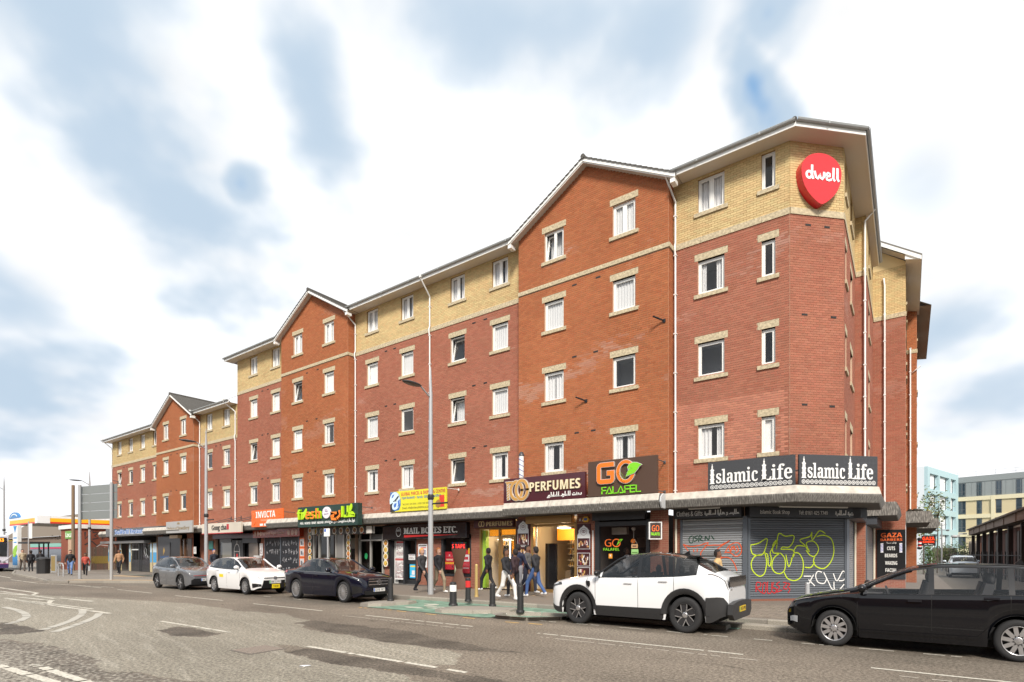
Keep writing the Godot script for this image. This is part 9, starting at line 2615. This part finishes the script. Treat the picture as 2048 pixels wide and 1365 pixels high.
func person(label: String, at: Vector3, face: float, h: float, top: Array, legs: Array, skin: Array, hair: Array, stride := 0.25, shoes := [0.7, 0.7, 0.7], cell := 0.022) -> Node3D:
	var o := thing("person", label, "person", at, face)
	var k := h / 1.75
	var ct := Color(top[0], top[1], top[2]); var cl := Color(legs[0], legs[1], legs[2]); var cs := Color(skin[0], skin[1], skin[2]); var ch := Color(hair[0], hair[1], hair[2]); var co := Color(shoes[0], shoes[1], shoes[2])
	var b := [[V(0, 0.98, 0), V(0, 1.2, 0), 0.13, 0.14, ct], [V(-0.11, 1.36, 0), V(0.11, 1.36, 0), 0.1, 0.1, ct], [V(0, 1.2, 0), V(0, 1.38, 0), 0.14, 0.12, ct], [V(0, 1.42, 0), V(0, 1.54, 0.01), 0.055, 0.055, cs], [V(0, 1.6, 0.02), V(0, 1.67, 0.0), 0.078, 0.088, cs], [V(0, 1.61, 0.09), V(0, 1.6, 0.105), 0.022, 0.016, cs], [V(0, 1.63, -0.03), V(0, 1.69, -0.015), 0.09, 0.093, ch]]
	for s in [-1.0, 1.0]:
		var st: float = stride * s
		var hip := V(0.09 * s, 0.93, 0); var kn := V(0.095 * s, 0.5, 0.1 + st * 0.55); var an := V(0.09 * s, 0.09 + maxf(0, -st) * 0.25, st)
		b.append_array([[hip, kn, 0.1, 0.068, cl], [kn, an, 0.068, 0.052, cl], [an + V(0, -0.045, -0.03), an + V(0.01 * s, -0.055, 0.14), 0.045, 0.038, co]])
		var sh := V(0.19 * s, 1.37, 0); var el := V(0.25 * s, 1.1, -st * 0.45 - 0.02); var wr := V(0.24 * s, 0.9, -st * 0.8 + 0.1)
		b.append_array([[sh, el, 0.068, 0.055, ct], [el, wr, 0.055, 0.042, ct], [wr, wr + V(0, -0.08, 0.02), 0.036, 0.034, cs]])
		for j in 4: b.append([wr + V(0.0, -0.09, 0.05 - j * 0.018), wr + V(-0.01 * s, -0.15 - (0.02 if j == 1 else 0.0), 0.05 - j * 0.018), 0.011, 0.009, cs])
		b.append([wr + V(0, -0.05, 0.04), wr + V(-0.01 * s, -0.09, 0.075), 0.012, 0.01, cs])
	for e in b: e[0] *= k; e[1] *= k; e[2] *= k; e[3] *= k
	obj("body", figure(b, cell), mk(1, 1, 1, 0.8, 0, {"vc": true}), o)
	return o

func make_people() -> void:
	var dk := [0.014, 0.014, 0.016]; var hr := [0.012, 0.01, 0.009]; var br := [0.16, 0.075, 0.045]; var li := [0.42, 0.25, 0.18]; var L := -PI / 2
	person("person in a black gilet and black trousers walking past the perfume door", V(-14.0, 0.13, 1.0), L, 1.72, dk, dk, br, hr, 0.3)
	person("person in a black hooded top and pale trousers striding along the kerb", V(-10.7, 0.13, 4.2), -L, 1.66, dk, [0.7, 0.68, 0.66], br, hr, 0.34)
	person("person in a dark plum jacket walking beside the pale trousers", V(-11.2, 0.13, 3.0), L, 1.66, [0.03, 0.014, 0.018], dk, br, hr, 0.25)
	person("person in a navy padded jacket and grey trousers seen from behind", V(-11.7, 0.13, 2.1), PI, 1.85, [0.012, 0.018, 0.045], [0.2, 0.2, 0.22], br, hr, 0.25)
	person("person in a grey jacket and dark jeans half hidden behind the navy jacket", V(-11.9, 0.13, 1.2), -L, 1.82, [0.08, 0.08, 0.085], [0.02, 0.025, 0.05], br, hr, 0.3)
	person("person in a black hooded jacket and blue jeans walking left past the shop glass", V(-10.6, 0.13, 2.6), L, 1.74, [0.02, 0.02, 0.024], [0.05, 0.1, 0.25], [0.3, 0.17, 0.11], hr, 0.33)
	person("person with long fair hair in a dark patterned coat left of the lamp post", V(-15.3, 0.13, 3.5), -L, 1.7, [0.03, 0.03, 0.035], dk, li, [0.5, 0.26, 0.08], 0.3, dk)
	person("person with red hair in a black coat mostly behind the lamp post", V(-14.9, 0.13, 3.0), -L, 1.72, dk, [0.25, 0.2, 0.14], li, [0.3, 0.1, 0.03], 0.25)
	person("person in a pale grey shirt inside the falafel shop window", V(-8.6, 0.13, -0.6), -L, 1.72, [0.4, 0.42, 0.46], dk, br, hr, 0.1)
	person("person in a tan coat passing behind the white car", V(-4.5, 0.13, 2.2), -L, 1.62, [0.5, 0.34, 0.16], dk, br, hr, 0.25)
	person("person in black standing in the food shop doorway", V(-22.1, 0.13, -0.6), PI, 1.72, dk, dk, br, hr, 0.05)
	person("person in a dark coat and blue cap by the tea shop", V(-34.6, 0.13, 2.2), -L, 1.74, [0.015, 0.017, 0.03], dk, li, [0.03, 0.08, 0.25], 0.2, dk, 0.03)
	person("person in a brown jumper and open dark coat by the restaurant", V(-47.3, 0.13, 3.0), 0.9, 1.76, [0.36, 0.2, 0.11], dk, br, hr, 0.15, dk, 0.03)
	person("person in a black top and blue jeans walking towards the road sign", V(-47.0, 0.13, 6.0), 1.2, 1.72, dk, [0.12, 0.2, 0.4], li, hr, 0.2, dk, 0.03)
	person("child in dark clothes with a red jacket behind the road sign pole", V(-45.4, 0.13, 5.6), 1.2, 1.5, [0.4, 0.07, 0.05], dk, br, hr, 0.2, dk, 0.03)
	person("person in a beige coat at the bus stop", V(-60.2, 0.13, 5.7), -L, 1.8, [0.36, 0.3, 0.2], [0.1, 0.08, 0.07], li, hr, 0.2, dk, 0.035)
	person("person in a long black coat waiting at the bus stop", V(-58.2, 0.13, 5.6), L, 1.72, dk, dk, br, hr, 0.05, dk, 0.035)
	person("person in a black jacket and light jeans by the litter bin", V(-55.6, 0.13, 5.6), L, 1.75, dk, [0.25, 0.35, 0.5], li, hr, 0.15, dk, 0.035)
